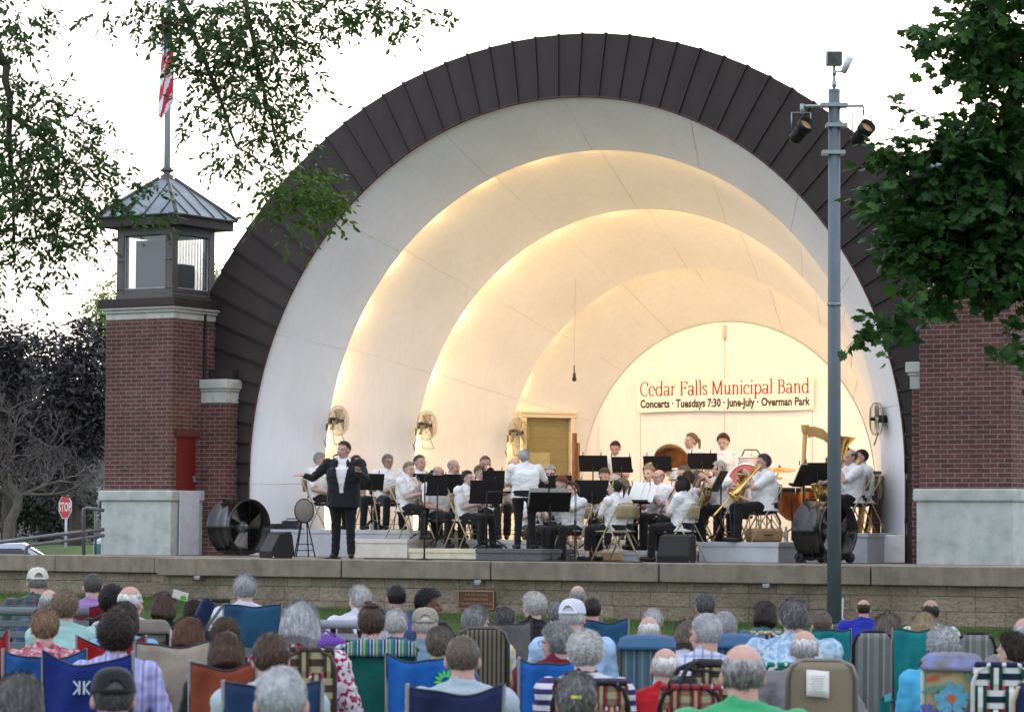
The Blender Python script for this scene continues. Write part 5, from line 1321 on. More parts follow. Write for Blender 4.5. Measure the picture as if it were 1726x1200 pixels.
# ------------------------------------------------------------------ microphones
P = at_y(561, 940, -3.1); z = at_y(566, 768, -3.1)[2]; mic_stand('microphone stand with round base in front of the singer', (P[0], P[1], 0), 90, z, (.0, -.09, .03))
P = at_y(715, 941, -3.45); z = at_y(716, 803, -3.45)[2]; mic_stand('microphone stand at the stage edge before the blond clarinet woman', (P[0], P[1], 0), 60, z, (.0, -.10, .06))
P = at_y(969, 940, -3.0); z = at_y(966, 826, -3.0)[2]; mic_stand('low microphone stand in front of the flute player', (P[0], P[1], 0), 20, z, (-.06, .05, .09))
P = at_y(968, 634, 3.2); t = thing('hanging_microphone', 'small dark microphone hanging on a cord left of the banner', 'microphone', tuple(P))
mb = MB(); mb.tube([(0, 0, -.04), (0, 0, .05)], .026, 8); mb.ell((0, 0, -.05), (.038, .038, .038), 8); mb.obj('capsule', BLACK, t)
mb = MB(); mb.tube([(0, 0, .05), (-.005, 0, .17), (.004, 0, .18), (0, .02, 1.6)], [.010, .010, .0014, .0014], 5); mb.obj('cord', RUBBER, t)

# ------------------------------------------------------------------ fans, monitors, boxes
P = at_y(402, 940, -1.55); drum_fan('big black drum fan in front of the left pilaster', (P[0], P[1], 0), 46, .82, .52, wheels=False)
P = at_y(1390, 946, -1.45); drum_fan('big black wheeled drum fan partly behind the light pole', (P[0], P[1], 0), 46, .80, .50)
for px, py, Y, phi, lb in ((570, 709, .75, 58, 'leftmost of the three wall fans, above the seated men right of the singer'), (719, 717, 2.15, 54, 'middle wall fan, above the second ring edge'), (873, 729, 3.9, 50, 'wall fan nearest the doorway'), (1478, 706, .55, -98, 'wall fan seen edge-on at the right foot of the arch')):
    P = at_y(px, py, Y); wall_fan(lb, tuple(P), phi)
P = at_y(468, 938, -3.2); floor_monitor('wedge floor monitor at the left, beside the round-backed stool', (P[0], P[1], 0), 118)
P = at_y(1141, 947, -2.75); floor_monitor('wedge floor monitor at the right, before the dark-bobbed woman', (P[0], P[1], 0), 160)
P = at_y(483, 891, .05); t = thing('equipment_case', 'black electronics case with cables on the left riser', 'equipment case', (P[0], P[1], .42), heading(10))
mb = MB(); mb.box((.08, 0, .07), (.30, .3, .14), bev=.015); mb.box((-.16, 0, .045), (.20, .24, .09), bev=.012); mb.obj('case', BLACK, t)
mb = MB(); mb.tube([(.0, -.02, .14), (.0, -.02, .17), (.18, -.02, .17), (.18, -.02, .14)], .010, 6); mb.obj('handle', BLACKM, t)
mb = MB(); mb.tube([(-.2, -.13, .06), (-.25, -.2, .01), (-.05, -.22, .01), (.1, -.2, .02), (.26, -.19, .01)], .008, 5); mb.box((.15, -.152, .08), (.08, .004, .05)); mb.obj('cable', mat('blue_black_cable', (.02, .03, .09), .5), t)
P = at_y(512, 938, -2.4); t = thing('folding_stool', 'dark folding stool with a round padded back standing empty', 'stool', (P[0], P[1], 0), heading(12), None, .92)
mb = MB(); q = Matrix.Translation((0, 0, .76)) @ Matrix.Rotation(R(82), 4, 'X'); mb.lathe([(0, -.02), (.14, -.02), (.155, 0), (.14, .02), (0, .02)], 24, M=q @ Matrix.Diagonal((1, 1.25, 1, 1))); mb.obj('padded_back', mat('brown_stool_pad', (.20, .165, .14), .7), t)
mb = MB(); mb.tube([tuple(q @ Vector((.157*math.cos(R(a)), .197*math.sin(R(a)), 0))) for a in range(0, 360, 15)], .010, 6, closed=True); mb.obj('rim', BLACKM, t)
for s in (-1, 1):
    mb = MB(); mb.tube([(s*.05, .0, .60), (s*.17, -.12, .01)], .011, 7); mb.tube([(s*.04, -.02, .60), (s*.10, .16, .01)], .011, 7); mb.obj('leg', BLACKM, t)
mb = MB(); mb.tube([(-.15, -.10, .12), (.15, -.10, .12)], .008, 6); mb.tube([(-.14, -.09, .22), (.14, -.09, .22)], .008, 6); mb.obj('cross_bar', BLACKM, t)
for px, py, Y, fl, lb, cap in ((627, 884, -.2, .42, 'small water bottle on the riser right of the singer', (.8, .8, .85)), (1325, 888, -.5, .28, 'water bottle with a red cap left of the right drum fan', (.6, .02, .02))):
    P = at_y(px, py, Y); t = thing('water_bottle', lb, 'bottle', (P[0], P[1], fl)); mb = MB(); mb.lathe([(0, 0), (.032, 0), (.033, .02), (.031, .08), (.033, .14), (.014, .19), (.013, .205)], 14); mb.obj('bottle', mat('clear_plastic', (.75, .8, .85), .1, 0, .02, trans=.8), t)
    mb = MB(); mb.lathe([(.015, .20), (.015, .225), (0, .225)], 10); mb.obj('cap', mat('cap_%d' % px, cap, .5), t)
# cables
for i, (pts, lb) in enumerate(((((-1.3, -3.3), (0, -3.1), (1.2, -3.6), (2.6, -3.2), (3.4, -3.5)), 'long black cable lying along the front of the stage'), (((2.9, -3.25), (3.05, -3.45), (3.15, -3.3), (3.3, -3.4)), 'short coil of black cable beside the right floor monitor'))):
    mb = MB(); P_ = [(x, y, .009) for x, y in pts]; mb.tube(P_, .007, 5); tag(mb.obj('cable', RUBBER), lb, 'cable')

# ------------------------------------------------------------------ percussion and harp
def cymbal(label, P, phi, tilt, r=.24, name='cymbal', m=None):
    t = thing(name, label, 'cymbal', tuple(P), heading(phi)); M = Matrix.Rotation(R(tilt), 4, 'X')
    mb = MB(); mb.lathe([(.001, .045), (.03, .04), (.05, .018), (.14, .008), (r, 0), (r, -.003), (.14, .004), (.05, .012), (.001, .03)], 32, M=M); mb.obj('plate', m or mat('bronze_cymbal', (.30, .13, .05), .35, .8), t); return t, M
P = at_y(1131, 774, 2.25); t, M = cymbal('dark bronze hand cymbal held by the ponytailed girl', P, -10, -62, .27)
mb = MB(); mb.tube([tuple(M @ Vector((0, 0, .04))), tuple(M @ Vector((.0, .0, .09)))], .02, 8); mb.obj('strap', WOODD, t)
def stand_cymbal(label, px, py, Y, fl, tilt, r):
    P = at_y(px, py, Y); t, M = cymbal(label, P, 0, tilt, r, m=GOLD)
    z = fl-P[2]; mb = MB(); mb.tube([(0, 0, .06), (0, 0, -.02), (-.12, .02, -.22), (-.12, .02, z+.1)], .010, 7)
    for a in (90, 210, 330): mb.tube([(-.12, .02, z+.35), (-.12+.25*math.cos(R(a)), .02+.25*math.sin(R(a)), z+.01)], .009, 6)
    mb.obj('stand', GALV, t); mb = MB(); mb.tube([(0, 0, .04), (0, 0, .07)], .016, 8); mb.obj('nut', BLACKM, t)
stand_cymbal('tilted gold cymbal on a stand left of the harp', 1314, 792, 1.7, .28, 10, .25)
stand_cymbal('flat gold cymbal half hidden behind the grey-haired trombonist', 1296, 806, 2.1, .28, -6, .22)
def timpani(label, px, py, Y, fl, D, H):
    P = at_y(px, py, Y); t = thing('timpani', label, 'kettledrum', (P[0], P[1], fl)); r = D/2; z1 = H
    mb = MB(); mb.lathe([(.02, z1-.50), (r*.35, z1-.47), (r*.72, z1-.36), (r*.94, z1-.18), (r, z1-.03)], 32); mb.obj('bowl', COPPER, t)
    mb = MB(); mb.lathe([(r+.0, z1-.05), (r+.028, z1-.045), (r+.028, z1), (r, z1+.008)], 32); mb.obj('hoop', BLACKM, t)
    mb = MB(); mb.lathe([(.001, z1+.004), (r, z1+.004)], 32); mb.obj('drum_head', mat('drum_skin', (.62, .56, .46), .6), t)
    for k in range(4):
        a = R(20+90*k); mb = MB(); mb.tube([(1.04*r*math.cos(a), 1.04*r*math.sin(a), z1-.02), (1.0*r*math.cos(a), 1.0*r*math.sin(a), z1-.25), (.62*r*math.cos(a), .62*r*math.sin(a), z1-.5), (.7*r*math.cos(a), .7*r*math.sin(a), .02)], .016, 7); mb.obj('leg', BLACKM, t)
    mb = MB()
    for k in range(6):
        a = R(60*k); mb.tube([((r+.035)*math.cos(a), (r+.035)*math.sin(a), z1+.03), ((r+.035)*math.cos(a), (r+.035)*math.sin(a), z1-.14)], .006, 5)
    mb.obj('tension_rod', SILVER, t)
timpani('copper kettledrum with black rim behind the stand pages by the harp', 1338, 845, 1.55, .28, .66, .80)
timpani('second copper kettledrum partly behind the harp', 1388, 842, 1.9, .28, .70, .80)
# drum set seen behind the trombone: snare, tom and red bass drum
def drum(label, px, py, Y, fl, r, h, axis, col, name='drum', legs=True):
    P = at_y(px, py, Y); t = thing(name, label, 'drum', (P[0], P[1], fl), heading(0)); z = P[2]-fl
    M = Matrix.Translation((0, 0, z)) @ (Matrix.Rotation(PI/2, 4, 'X') if axis == 'y' else Matrix.Rotation(R(-8), 4, 'X'))
    mb = MB(); mb.lathe([(r, -h/2), (r, h/2)], 28, M=M); mb.obj('shell', col, t)
    for e in (-1, 1):
        mb = MB(); mb.lathe([(r+.012, e*h/2-.012), (r+.012, e*h/2+.012), (r-.004, e*h/2+.012)], 28, M=M); mb.obj('hoop', SILVER, t)
        mb = MB(); mb.lathe([(.001, e*(h/2+.004)), (r, e*(h/2+.004))], 28, M=M); mb.obj('drum_head', mat('drum_head_'+name, (.66, .64, .60) if name != 'bass_drum' else (.50, .14, .13), .6), t)
    mb = MB()
    for a in (80, 200, 320): mb.tube([(r*.8*math.cos(R(a)), r*.8*math.sin(R(a)), z-h/3), (r*1.0*math.cos(R(a)), r*1.0*math.sin(R(a)), .01)], .010, 6)
    mb.obj('stand', SILVER, t)
RD = mat('red_drum_wrap', (.55, .03, .03), .25)
drum('red bass drum glimpsed between euphonium and trombone', 1256, 812, 1.5, .28, .27, .30, 'y', RD, 'bass_drum')
drum('pale tom drum above the red bass drum', 1262, 783, 1.6, .28, .15, .2, 'z', mat('pearl_drum_wrap', (.6, .5, .5), .3), 'tom_drum')
drum('white snare drum behind the ponytailed girl\'s stand', 1146, 800, 2.2, .28, .17, .14, 'z', mat('pearl_white_wrap', (.6, .58, .55), .3), 'snare_drum')
P = at_y(1267, 758, 2.0); t = thing('triangle_hanger', 'black bent rod with a small clip, rising behind the trombonist', 'hanger', (P[0], P[1], .28), heading(0)); z = P[2]-.28
mb = MB(); mb.tube([(-.24, 0, 0), (-.24, 0, z-.45), (-.20, 0, z-.22), (-.11, 0, z), (.08, 0, z), (.16, 0, z-.12), (.22, 0, z-.4), (.24, 0, 0)], .011, 7); mb.obj('rod', BLACKM, t); mb = MB(); mb.tube([(0, 0, z+.02), (0, 0, z-.13)], .007, 6); mb.obj('clip', SILVER, t)
# harp
P = at_y(1357, 905, .55); zt = at_y(1357, 716, .55)[2]
t = thing('harp', 'golden maple concert harp standing left of the light pole', 'harp', (P[0], P[1], .42), heading(0)); H_ = zt-.42
mb = MB(); mb.tube([(-.02, 0, .05), (-.03, 0, H_*.55), (.0, 0, H_-.08)], [.035, .030, .035], 12); mb.lathe([(.07, 0), (.07, .03), (.05, .05), (.05, .14), (.035, .17)], 16, M=Matrix.Translation((-.02, 0, .0))); mb.lathe([(.036, 0), (.055, .05), (.06, .13), (.06, .14), (0, .14)], 16, M=Matrix.Translation((0, 0, H_-.14))); mb.obj('column', WOODL, t)
nk = [(.03, H_-.03), (.13, H_-.02), (.26, H_-.06), (.40, H_-.19), (.50, H_-.33), (.60, H_-.36), (.68, H_-.34), (.68, H_-.40), (.60, H_-.44), (.50, H_-.43), (.40, H_-.33), (.27, H_-.22), (.14, H_-.17), (.04, H_-.19)]
mb = MB(); mb.poly([(a, b) for a, b in nk], .05); mb.obj('neck', WOODL, t)
mb = MB(); mb.tube([(.12, 0, .10), (.62, 0, H_-.42)], [.15, .055], 14, flat=None); mb.obj('soundbox', WOODL, t)
mb = MB(); mb.box((.08, 0, .05), (.34, .32, .10), bev=.03); mb.obj('base', WOODL, t)
mb = MB()
for k in range(22):
    f_ = k/21; x1 = .07+.52*f_; z1 = H_-.15-.27*f_**1.5; mb.tube([(x1, 0, z1), (.13+.47*f_, 0, .28+(H_-.72)*f_)], .0013, 3)
mb.obj('strings', PAPER, t)
P = at_y(1398, 780, .95)
t, loc, sc, f = None, None, None, None
fh_ = figure('sit', build=.9, vox=.0105, fem=1, hp=6, LH=(.12, -.40, .92), RH_=(-.12, -.38, .88))
P = at_y(1402, 770, .95); s_ = (P[2]-.42)/SITH
person('harpist behind the harp, hidden by the light pole', (P[0], P[1], .42), -75, s_, fh_, 'fair', ('bob', 'brown'), WSHIRT, BPANTS, BSHOE, GB, 3)
folding_chair('tan folding chair under the harpist behind the light pole', (P[0], P[1], .42), -75)
# folded equipment at the right foot of the arch
P = at_y(1466, 860, .75); t = thing('folded_stand_rack', 'wooden rack with folded chairs leaning beside the right arch foot', 'rack', (P[0], P[1], .42), heading(-20))
for k, (x, a) in enumerate(((-.16, 8), (-.04, 12), (.10, 5))):
    mb = MB(); M = Matrix.Translation((x, 0, 0)) @ Matrix.Rotation(R(a), 4, 'Y'); mb.box((0, 0, .42), (.035, .30, .84), M=M, bev=.008); mb.box((.03, 0, .60), (.03, .26, .2), M=M, bev=.01); mb.obj('slat', [WOODL, WOODD, TAN][k], t)
P = at_y(1481, 860, .62); t = thing('dark_upright_panel', 'thin dark upright panel against the right end of the shell', 'panel', (P[0]-.04, P[1], .42), heading(-30)); mb = MB(); mb.box((0, 0, .42), (.03, .24, .84), bev=.004); mb.box((-.05, 0, .87), (.16, .26, .05), bev=.004); mb.obj('board', WOODD, t)
# cases on the floor
P = at_y(1298, 905, .3); t = thing('instrument_case', 'tan instrument case lying under the trombonist\'s chair', 'case', (P[0]-.1, P[1], .28), heading(20)); mb = MB(); mb.box((0, 0, .10), (.5, .28, .2), bev=.03); mb.obj('case', mat('tan_case', (.45, .30, .16), .6), t); mb = MB(); mb.tube([(-.06, -.15, .1), (-.06, -.18, .1), (.06, -.18, .1), (.06, -.15, .1)], .01, 6); mb.obj('handle', BLACK, t)
P = at_y(1040, 938, -1.9); t = thing('instrument_case', 'long tan case lying behind the green-headband girl\'s chair', 'case', (P[0]-.02, P[1]+.1, 0), heading(4)); mb = MB(); mb.box((0, 0, .07), (.62, .24, .14), bev=.02); mb.obj('case', MATS['tan_case'], t); mb = MB(); mb.box((.06, -.125, .12), (.10, .02, .025), bev=.005); mb.obj('handle', mat('orange_handle', (.8, .12, .03), .5), t)
# ================================================================== THE AUDIENCE
HX = dict(bob=.016, curly=.018, afro=.042, updo=.070, full=.010, long=.016, short=.010, crop=.006, fringe=0, bald=0, pony=.012)
SM = dict(
 tealplaid=plaid_mat('dark_teal_plaid', (.035, .060, .075), (.20, .05, .08), (.05, .16, .14), 12, .35), mint=cloth('mint_knit', (.30, .50, .46)), pinkfl=blotch_mat('pink_floral_cloth', [(.45, .12, .16), (.55, .40, .42), (.32, .06, .10), (.50, .22, .26)], 45),
 lilac=cloth('lilac_knit', (.34, .19, .44)), black=cloth('black_cotton', (.015, .015, .017)), check=plaid_mat('pale_check_shirt', (.50, .48, .48), (.30, .20, .24), (.28, .26, .32), 30, .3), sky=cloth('light_blue_cotton', (.20, .36, .60)),
 lav=stripe_mat('lavender_striped_cloth', [(0, (.36, .36, .62)), (.35, (.50, .50, .74)), (.6, (.30, .28, .56)), (.8, (.44, .44, .70))], 0, 14), white=cloth('white_lilac_cotton', (.60, .60, .68)), redfl=blotch_mat('white_burgundy_print', [(.60, .56, .56), (.28, .015, .07), (.58, .54, .55), (.34, .04, .10), (.62, .60, .60)], 55),
 bwcheck=plaid_mat('black_white_gingham', (.42, .42, .45), (.03, .03, .05), (.05, .05, .09), 22, .45), blue=cloth('denim_blue_cotton', (.06, .10, .22)), navy=cloth('navy_cotton', (.022, .028, .06)), denim=cloth('pale_denim', (.17, .25, .33)), whitey=blotch_mat('white_yellow_print', [(.62, .60, .54), (.60, .58, .50), (.55, .45, .20), (.62, .6, .56)], 16),
 ltblue=cloth('pale_blue_shirt', (.36, .52, .72)), maroon=cloth('maroon_fleece', (.14, .016, .03)), navystripe=stripe_mat('navy_white_stripes', [(0, (.62, .62, .64)), (.5, (.045, .035, .14))], 2, 17), red=cloth('red_jacket', (.42, .012, .018)), blueplaid=plaid_mat('blue_white_plaid', (.55, .58, .66), (.10, .16, .42), (.16, .22, .48), 20, .28),
 tealgreen=plaid_mat('teal_green_plaid', (.06, .13, .16), (.02, .05, .16), (.10, .22, .14), 18, .4), bluepat=blotch_mat('blue_white_leaf_print', [(.28, .44, .60), (.48, .58, .66), (.22, .36, .56), (.40, .52, .62)], 40), green=cloth('bright_green_shirt', (.05, .34, .15)), grey=cloth('grey_knit', (.19, .18, .19)), teal=cloth('teal_cotton', (.02, .24, .25)),
 royal=cloth('royal_blue_cotton', (.02, .035, .33)), ltgrey=cloth('light_grey_knit', (.27, .26, .27)), aqua=cloth('aqua_shirt', (.07, .38, .62)), redstr=plaid_mat('red_navy_check', (.42, .012, .018), (.22, .01, .03), (.06, .015, .09), 14, .3), purple=cloth('purple_cloth', (.16, .07, .36)), greenw=plaid_mat('green_check', (.5, .55, .5), (.05, .3, .15), (.05, .3, .15), 20, .4), paleblue2=cloth('pale_steel_shirt', (.34, .42, .46)))
JEANS = cloth('blue_jeans', (.05, .07, .12)); KHAKI = cloth('khaki_trousers', (.30, .24, .17)); SNEAK = mat('white_sneaker', (.5, .5, .5), .6)
CAPC = cloth('cream_cap_cloth', (.58, .54, .46)); CAPW = cloth('white_cap_cloth', (.60, .60, .68)); CAPT = cloth('tan_cap_cloth', (.30, .26, .20)); CAPB = cloth('black_cap_cloth', (.012, .012, .013)); YEL = mat('yellow_cap_badge', (.62, .45, .05), .6)
ARMS = dict(lap={}, rest=dict(LH=(.30, -.20, HS+.24), RH_=(-.30, -.20, HS+.24)), out=dict(LH=(.16, -.22, HS+.2), RH_=(-.40, -.20, HS+.14), hint=(.35, .2, -1.)), outl=dict(LH=(.16, -.22, HS+.2), RH_=(-.34, -.22, HS+.18), hint=(.3, .2, -1.)), lout=dict(RH_=(-.16, -.22, HS+.2), LH=(.40, -.18, HS+.22)), drink=dict(LH=(.16, -.22, HS+.15), RH_=(-.16, -.40, HS+.33), Rh=((.3, -.9, .1), (-.9, -.3, .2), 1.1)), neck=dict(LH=(.10, .10, HS+.60), RH_=(-.10, .10, HS+.60)), chin=dict(LH=(.16, -.22, HS+.2), RH_=(-.05, -.17, HS+.50)))
_F = {}
def afig(build=1., fem=0, hy=0, arms='lap', hp=4, shirt='short'):
    k = (round(build, 1), fem, round(hy/10)*10, arms, hp, shirt)
    if k not in _F: _F[k] = figure('sit', build=k[0], fem=fem, hy=k[2], hp=hp, vox=.0098, shirt=shirt, face=True, **ARMS[arms])
    return _F[k]
AUD = [
 # px, py, c, hair, skin, shirt, build, fem, hy, arms, label, extras
 (63, 953, 28, ('crop', 'grey'), 'ruddy', 'tealplaid', 1.25, 0, 6, 'lap', 'man in a cream baseball cap and dark plaid shirt, front left', dict(cap=CAPC, shirt='long')),
 (83, 993, 26, ('fringe', 'grey'), 'ruddy', 'blue', 1.1, 0, 0, 'lap', 'balding man just behind the cream cap, half hidden by the mint sweater woman', {}),
 (109, 992, 22.6, ('curly', 'sandy'), 'fair', 'mint', 1.25, 1, 0, 'lap', 'woman with sandy-grey curls in a mint sweater on the bench', dict(shirt='long')),
 (75, 1024, 19.5, ('full', 'strawberry'), 'fair', 'pinkfl', 1.1, 1, 6, 'lap', 'woman with short strawberry-blond hair and pink floral top in a blue camp chair', {}),
 (156, 965, 28.5, ('crop', 'darkgrey'), 'fair', 'lilac', 1.1, 1, 8, 'lap', 'woman with cropped dark grey hair in a lilac sweater, in a red chair', {}),
 (189, 983, 26.5, ('afro', 'black'), 'brown', 'black', 1., 0, 0, 'lap', 'person with round black hair beside the woman in lilac', {}),
 (221, 987, 23, ('fringe', 'white'), 'ruddy', 'check', 1.2, 0, -34, 'lap', 'ruddy bald man with white side hair looking right, in a pale check shirt', {}),
 (209, 1012, 21.5, ('bob', 'darkbrown'), 'fair', 'sky', 1.1, 1, 0, 'lap', 'woman with straight dark brown hair in a light blue shirt', {}),
 (196, 1032, 17.6, ('curly', 'darkbrown'), 'fair', 'lav', 1.15, 1, 0, 'out', 'woman with thick dark curls and lavender striped blouse, arm on a blue armrest', dict(shirt='long', big=1.12)),
 (190, 1118, 11.9, ('crop', 'darkgrey'), 'ruddy', 'navy', 1.2, 0, 10, 'lap', 'man in a black baseball cap with yellow badge, front bottom left', dict(cap=(CAPB, YEL))),
 (32, 1131, 12.2, ('bob', 'darkgrey'), 'fair', 'grey', 1.1, 1, 0, 'lap', 'dark grey bob cut at the bottom left corner', {}),
 (276, 997, 25, ('bob', 'brown'), 'fair', 'black', 1., 1, 0, 'lap', 'woman with smooth light brown bob and black top, left of the booklet', {}),
 (328, 1010, 24, ('full', 'darkbrown'), 'fair', 'black', 1., 0, 0, 'lap', 'dark-haired person under the folded walking frame', {}),
 (318, 1037, 19, ('bob', 'auburn'), 'fair', 'black', 1., 1, 0, 'lap', 'woman with long dark auburn hair behind the beige chair', {}),
 (380, 1039, 19.5, ('curly', 'brown'), 'fair', 'black', 1., 1, 0, 'lap', 'curly brown head below the navy and grey camp chair', {}),
 (382, 1062, 17, ('bob', 'brown'), 'fair', 'black', 1., 1, 0, 'lap', 'woman with a dark brown bob in the rust-coloured chair', {}),
 (413, 966, 26.5, ('full', 'silver'), 'fair', 'white', 1.05, 1, 0, 'lap', 'white-rimmed grey head above the blue and grey camp chair', {}),
 (456, 1064, 14.6, ('short', 'brown'), 'ruddy', 'paleblue2', 1.1, 0, 6, 'lap', 'brown-haired man between the rust chair and the woven brown chair', {}),
 (474, 1119, 10.4, ('crop', 'silver'), 'ruddy', 'navy', 1.2, 0, -4, 'lap', 'large silver-haired head at the bottom, left of centre', {}),
 (506, 1011, 17.5, ('bob', 'silver'), 'fair', 'redfl', 1.2, 1, 4, 'lout', 'woman with a silver bob and white and burgundy print blouse', dict(shirt='long')),
 (605, 985, 26.5, ('full', 'white'), 'pale', 'white', 1.1, 0, 26, 'lap', 'white-haired man in a white shirt glancing left below the fallen sunlight', {}),
 (582, 1052, 25, ('short', 'brown'), 'fair', 'purple', .8, 0, 12, 'lap', 'child with brown hair half hidden behind bench rails', dict(kid=1)),
 (626, 1004, 20.5, ('updo', 'brown'), 'fair', 'bwcheck', 1.15, 1, 0, 'lap', 'woman with piled brown hair in black and white gingham', {}),
 (668, 983, 27, ('crop', 'black'), 'tan', 'blue', 1.15, 0, 6, 'lap', 'black-haired man in a blue T-shirt in front of the stage wall', {}),
 (722, 989, 27, ('afro', 'black'), 'dark', 'black', .9, 0, -64, 'drink', 'boy with curly black hair in profile holding a red can', dict(phi=-28)),
 (717, 1020, 20.5, ('crop', 'white'), 'ruddy', 'denim', 1.15, 0, 4, 'lap', 'man in a tan flat cap with a badge and denim shirt', dict(cap=(CAPT, MATS['black_cap_cloth']), flat=1)),
 (668, 1025, 22.5, ('full', 'white'), 'fair', 'blue', 1., 0, -6, 'lap', 'white-haired head right of the piled brown hair', {}),
 (742, 1054, 18.5, ('full', 'ashbrown'), 'fair', 'blue', 1., 1, 0, 'lap', 'ash-brown rounded hair behind the blue chair with green sunburst', {}),
 (780, 1068, 15, ('crop', 'ashbrown'), 'ruddy', 'paleblue2', 1.15, 0, 0, 'lap', 'man with cropped brown-grey hair and prominent ears in a navy mesh chair', {}),
 (804, 1020, 21.5, ('full', 'grey'), 'ruddy', 'whitey', 1.15, 0, -38, 'lap', 'grey-haired man with dark glasses looking right from the brown slatted chair', dict(glass=1)),
 (851, 1022, 24.5, ('full', 'darkgrey'), 'fair', 'grey', 1., 0, 0, 'lap', 'grey head just above the grey camp chair', {}),
 (899, 995, 25.5, ('curly', 'white'), 'fair', 'black', 1.15, 1, 28, 'lap', 'woman with fluffy white hair and black top, left of the white cap', {}),
 (938, 1010, 26, ('full', 'grey'), 'fair', 'navy', 1., 0, 0, 'lap', 'grey head tucked behind the man in the white cap', {}),
 (974, 986, 30, ('bald', 'grey'), 'ruddy', 'grey', 1., 0, 0, 'lap', 'nearly bald grey head above the white cap', {}),
 (966, 1005, 21, ('crop', 'white'), 'ruddy', 'ltblue', 1.2, 0, -16, 'lap', 'man in a white baseball cap and light blue shirt', dict(cap=CAPW)),
 (998, 1005, 26, ('crop', 'darkbrown'), 'ruddy', 'navy', 1.3, 0, 0, 'lap', 'thick-necked man with cropped dark hair beside the white cap', {}),
 (937, 1046, 18.6, ('curly', 'grey'), 'ruddy', 'maroon', 1.2, 1, 46, 'lap', 'grey-haired person in maroon with dark glasses looking left, in a bright blue chair', dict(glass=1, shirt='long')),
 (986, 1058, 16.4, ('curly', 'white'), 'pale', 'navystripe', 1.2, 1, 0, 'lap', 'woman with fluffy white hair and navy and white striped top', dict(shirt='long')),
 (972, 1131, 12.6, ('full', 'saltpepper'), 'fair', 'grey', 1.1, 1, 0, 'lap', 'grey-streaked head with a small yellow clip at the bottom centre', dict(clip=1)),
 (1101, 1024, 25.5, ('full', 'white'), 'pale', 'red', 1.1, 0, 0, 'lap', 'white-haired head behind the bald man with hands at his neck', {}),
 (1094, 1038, 22, ('fringe', 'white'), 'ruddy', 'navy', 1.1, 0, 0, 'neck', 'bald man with thin white hair, hands behind his head, in the blue striped chair', dict(shirt='long')),
 (1121, 1091, 16.6, ('fringe', 'white'), 'ruddy', 'red', 1.2, 0, 12, 'lap', 'wispy white-haired bald man in a red jacket behind the walker handle', dict(shirt='long')),
 (1189, 999, 27, ('short', 'darkgrey'), 'ruddy', 'grey', 1., 0, 10, 'lap', 'dark-grey-haired man far right of centre, close to the stage wall', {}),
 (1160, 1042, 21.5, ('bob', 'ashbrown'), 'fair', 'white', 1., 1, 0, 'lap', 'ash-brown bob partly covered by the man in blue plaid', {}),
 (1188, 1031, 18, ('crop', 'silver'), 'ruddy', 'blueplaid', 1.2, 0, 42, 'lap', 'silver crew-cut man in glasses and blue and white plaid looking left', dict(glass=1)),
 (1221, 1030, 22.5, ('curly', 'silver'), 'fair', 'white', 1., 1, 0, 'lap', 'pale curly head behind the man in blue and white plaid', {}),
 (1290, 1012, 26, ('bob', 'darkbrown'), 'fair', 'tealgreen', 1.1, 1, 0, 'lap', 'woman with a dark brown bob and teal plaid shirt in a blue webbed chair', {}),
 (1337, 1008, 20.5, ('full', 'saltpepper'), 'ruddy', 'bluepat', 1.35, 0, 8, 'chin', 'thick grey-haired man in a blue and white print shirt with grey suspenders', dict(susp=1)),
 (1251, 1084, 12.4, ('fringe', 'saltpepper'), 'ruddy', 'green', 1.25, 0, 10, 'lap', 'large balding head above a bright green shirt, bottom right of centre', {}),
 (1357, 1061, 18, ('fringe', 'silver'), 'ruddy', 'grey', 1.2, 0, -14, 'rest', 'bald man with silver curls at the back in grey, in the beige sling chair', dict(shirt='long')),
 (1386, 1028, 24, ('crop', 'ashbrown'), 'ruddy', 'teal', 1., 0, 0, 'lap', 'short brown-grey hair just left of the light pole foot', {}),
 (1456, 1010, 30, ('bald', 'darkbrown'), 'ruddy', 'royal', 1.35, 0, 4, 'rest', 'balding man in a royal blue T-shirt near the stage wall', {}),
 (1497, 1032, 22.5, ('long', 'ashbrown'), 'fair', 'ltgrey', 1.1, 1, 0, 'lap', 'woman with long greyish blond hair in a striped mesh chair', {}),
 (1568, 1010, 27, ('fringe', 'black'), 'tan', 'greenw', 1.1, 0, 12, 'lap', 'dark-haired balding man behind the blond woman at the right', {}),
 (1558, 1030, 23, ('bob', 'blonde'), 'fair', 'navy', 1., 1, 0, 'lap', 'woman with a smooth blond bob behind the teal and yellow chair', {}),
 (1588, 1053, 18, ('curly', 'silver'), 'dark', 'aqua', 1.15, 1, 14, 'lout' if False else 'outl', 'woman with silver curls and aqua shirt, elbow on a white armrest', {}),
 (1706, 1063, 18, ('full', 'darkbrown'), 'fair', 'redstr', 1.15, 1, 52, 'lap', 'dark-haired woman in a red checked sweater looking left at the right edge', dict(shirt='long')),
 (1728, 1040, 20, ('fringe', 'grey'), 'ruddy', 'grey', 1.1, 0, 0, 'lap', 'bald man cut off by the right edge of the picture', {}),
]
AG = 'seated concert-goers seen from behind'
APOS = {}
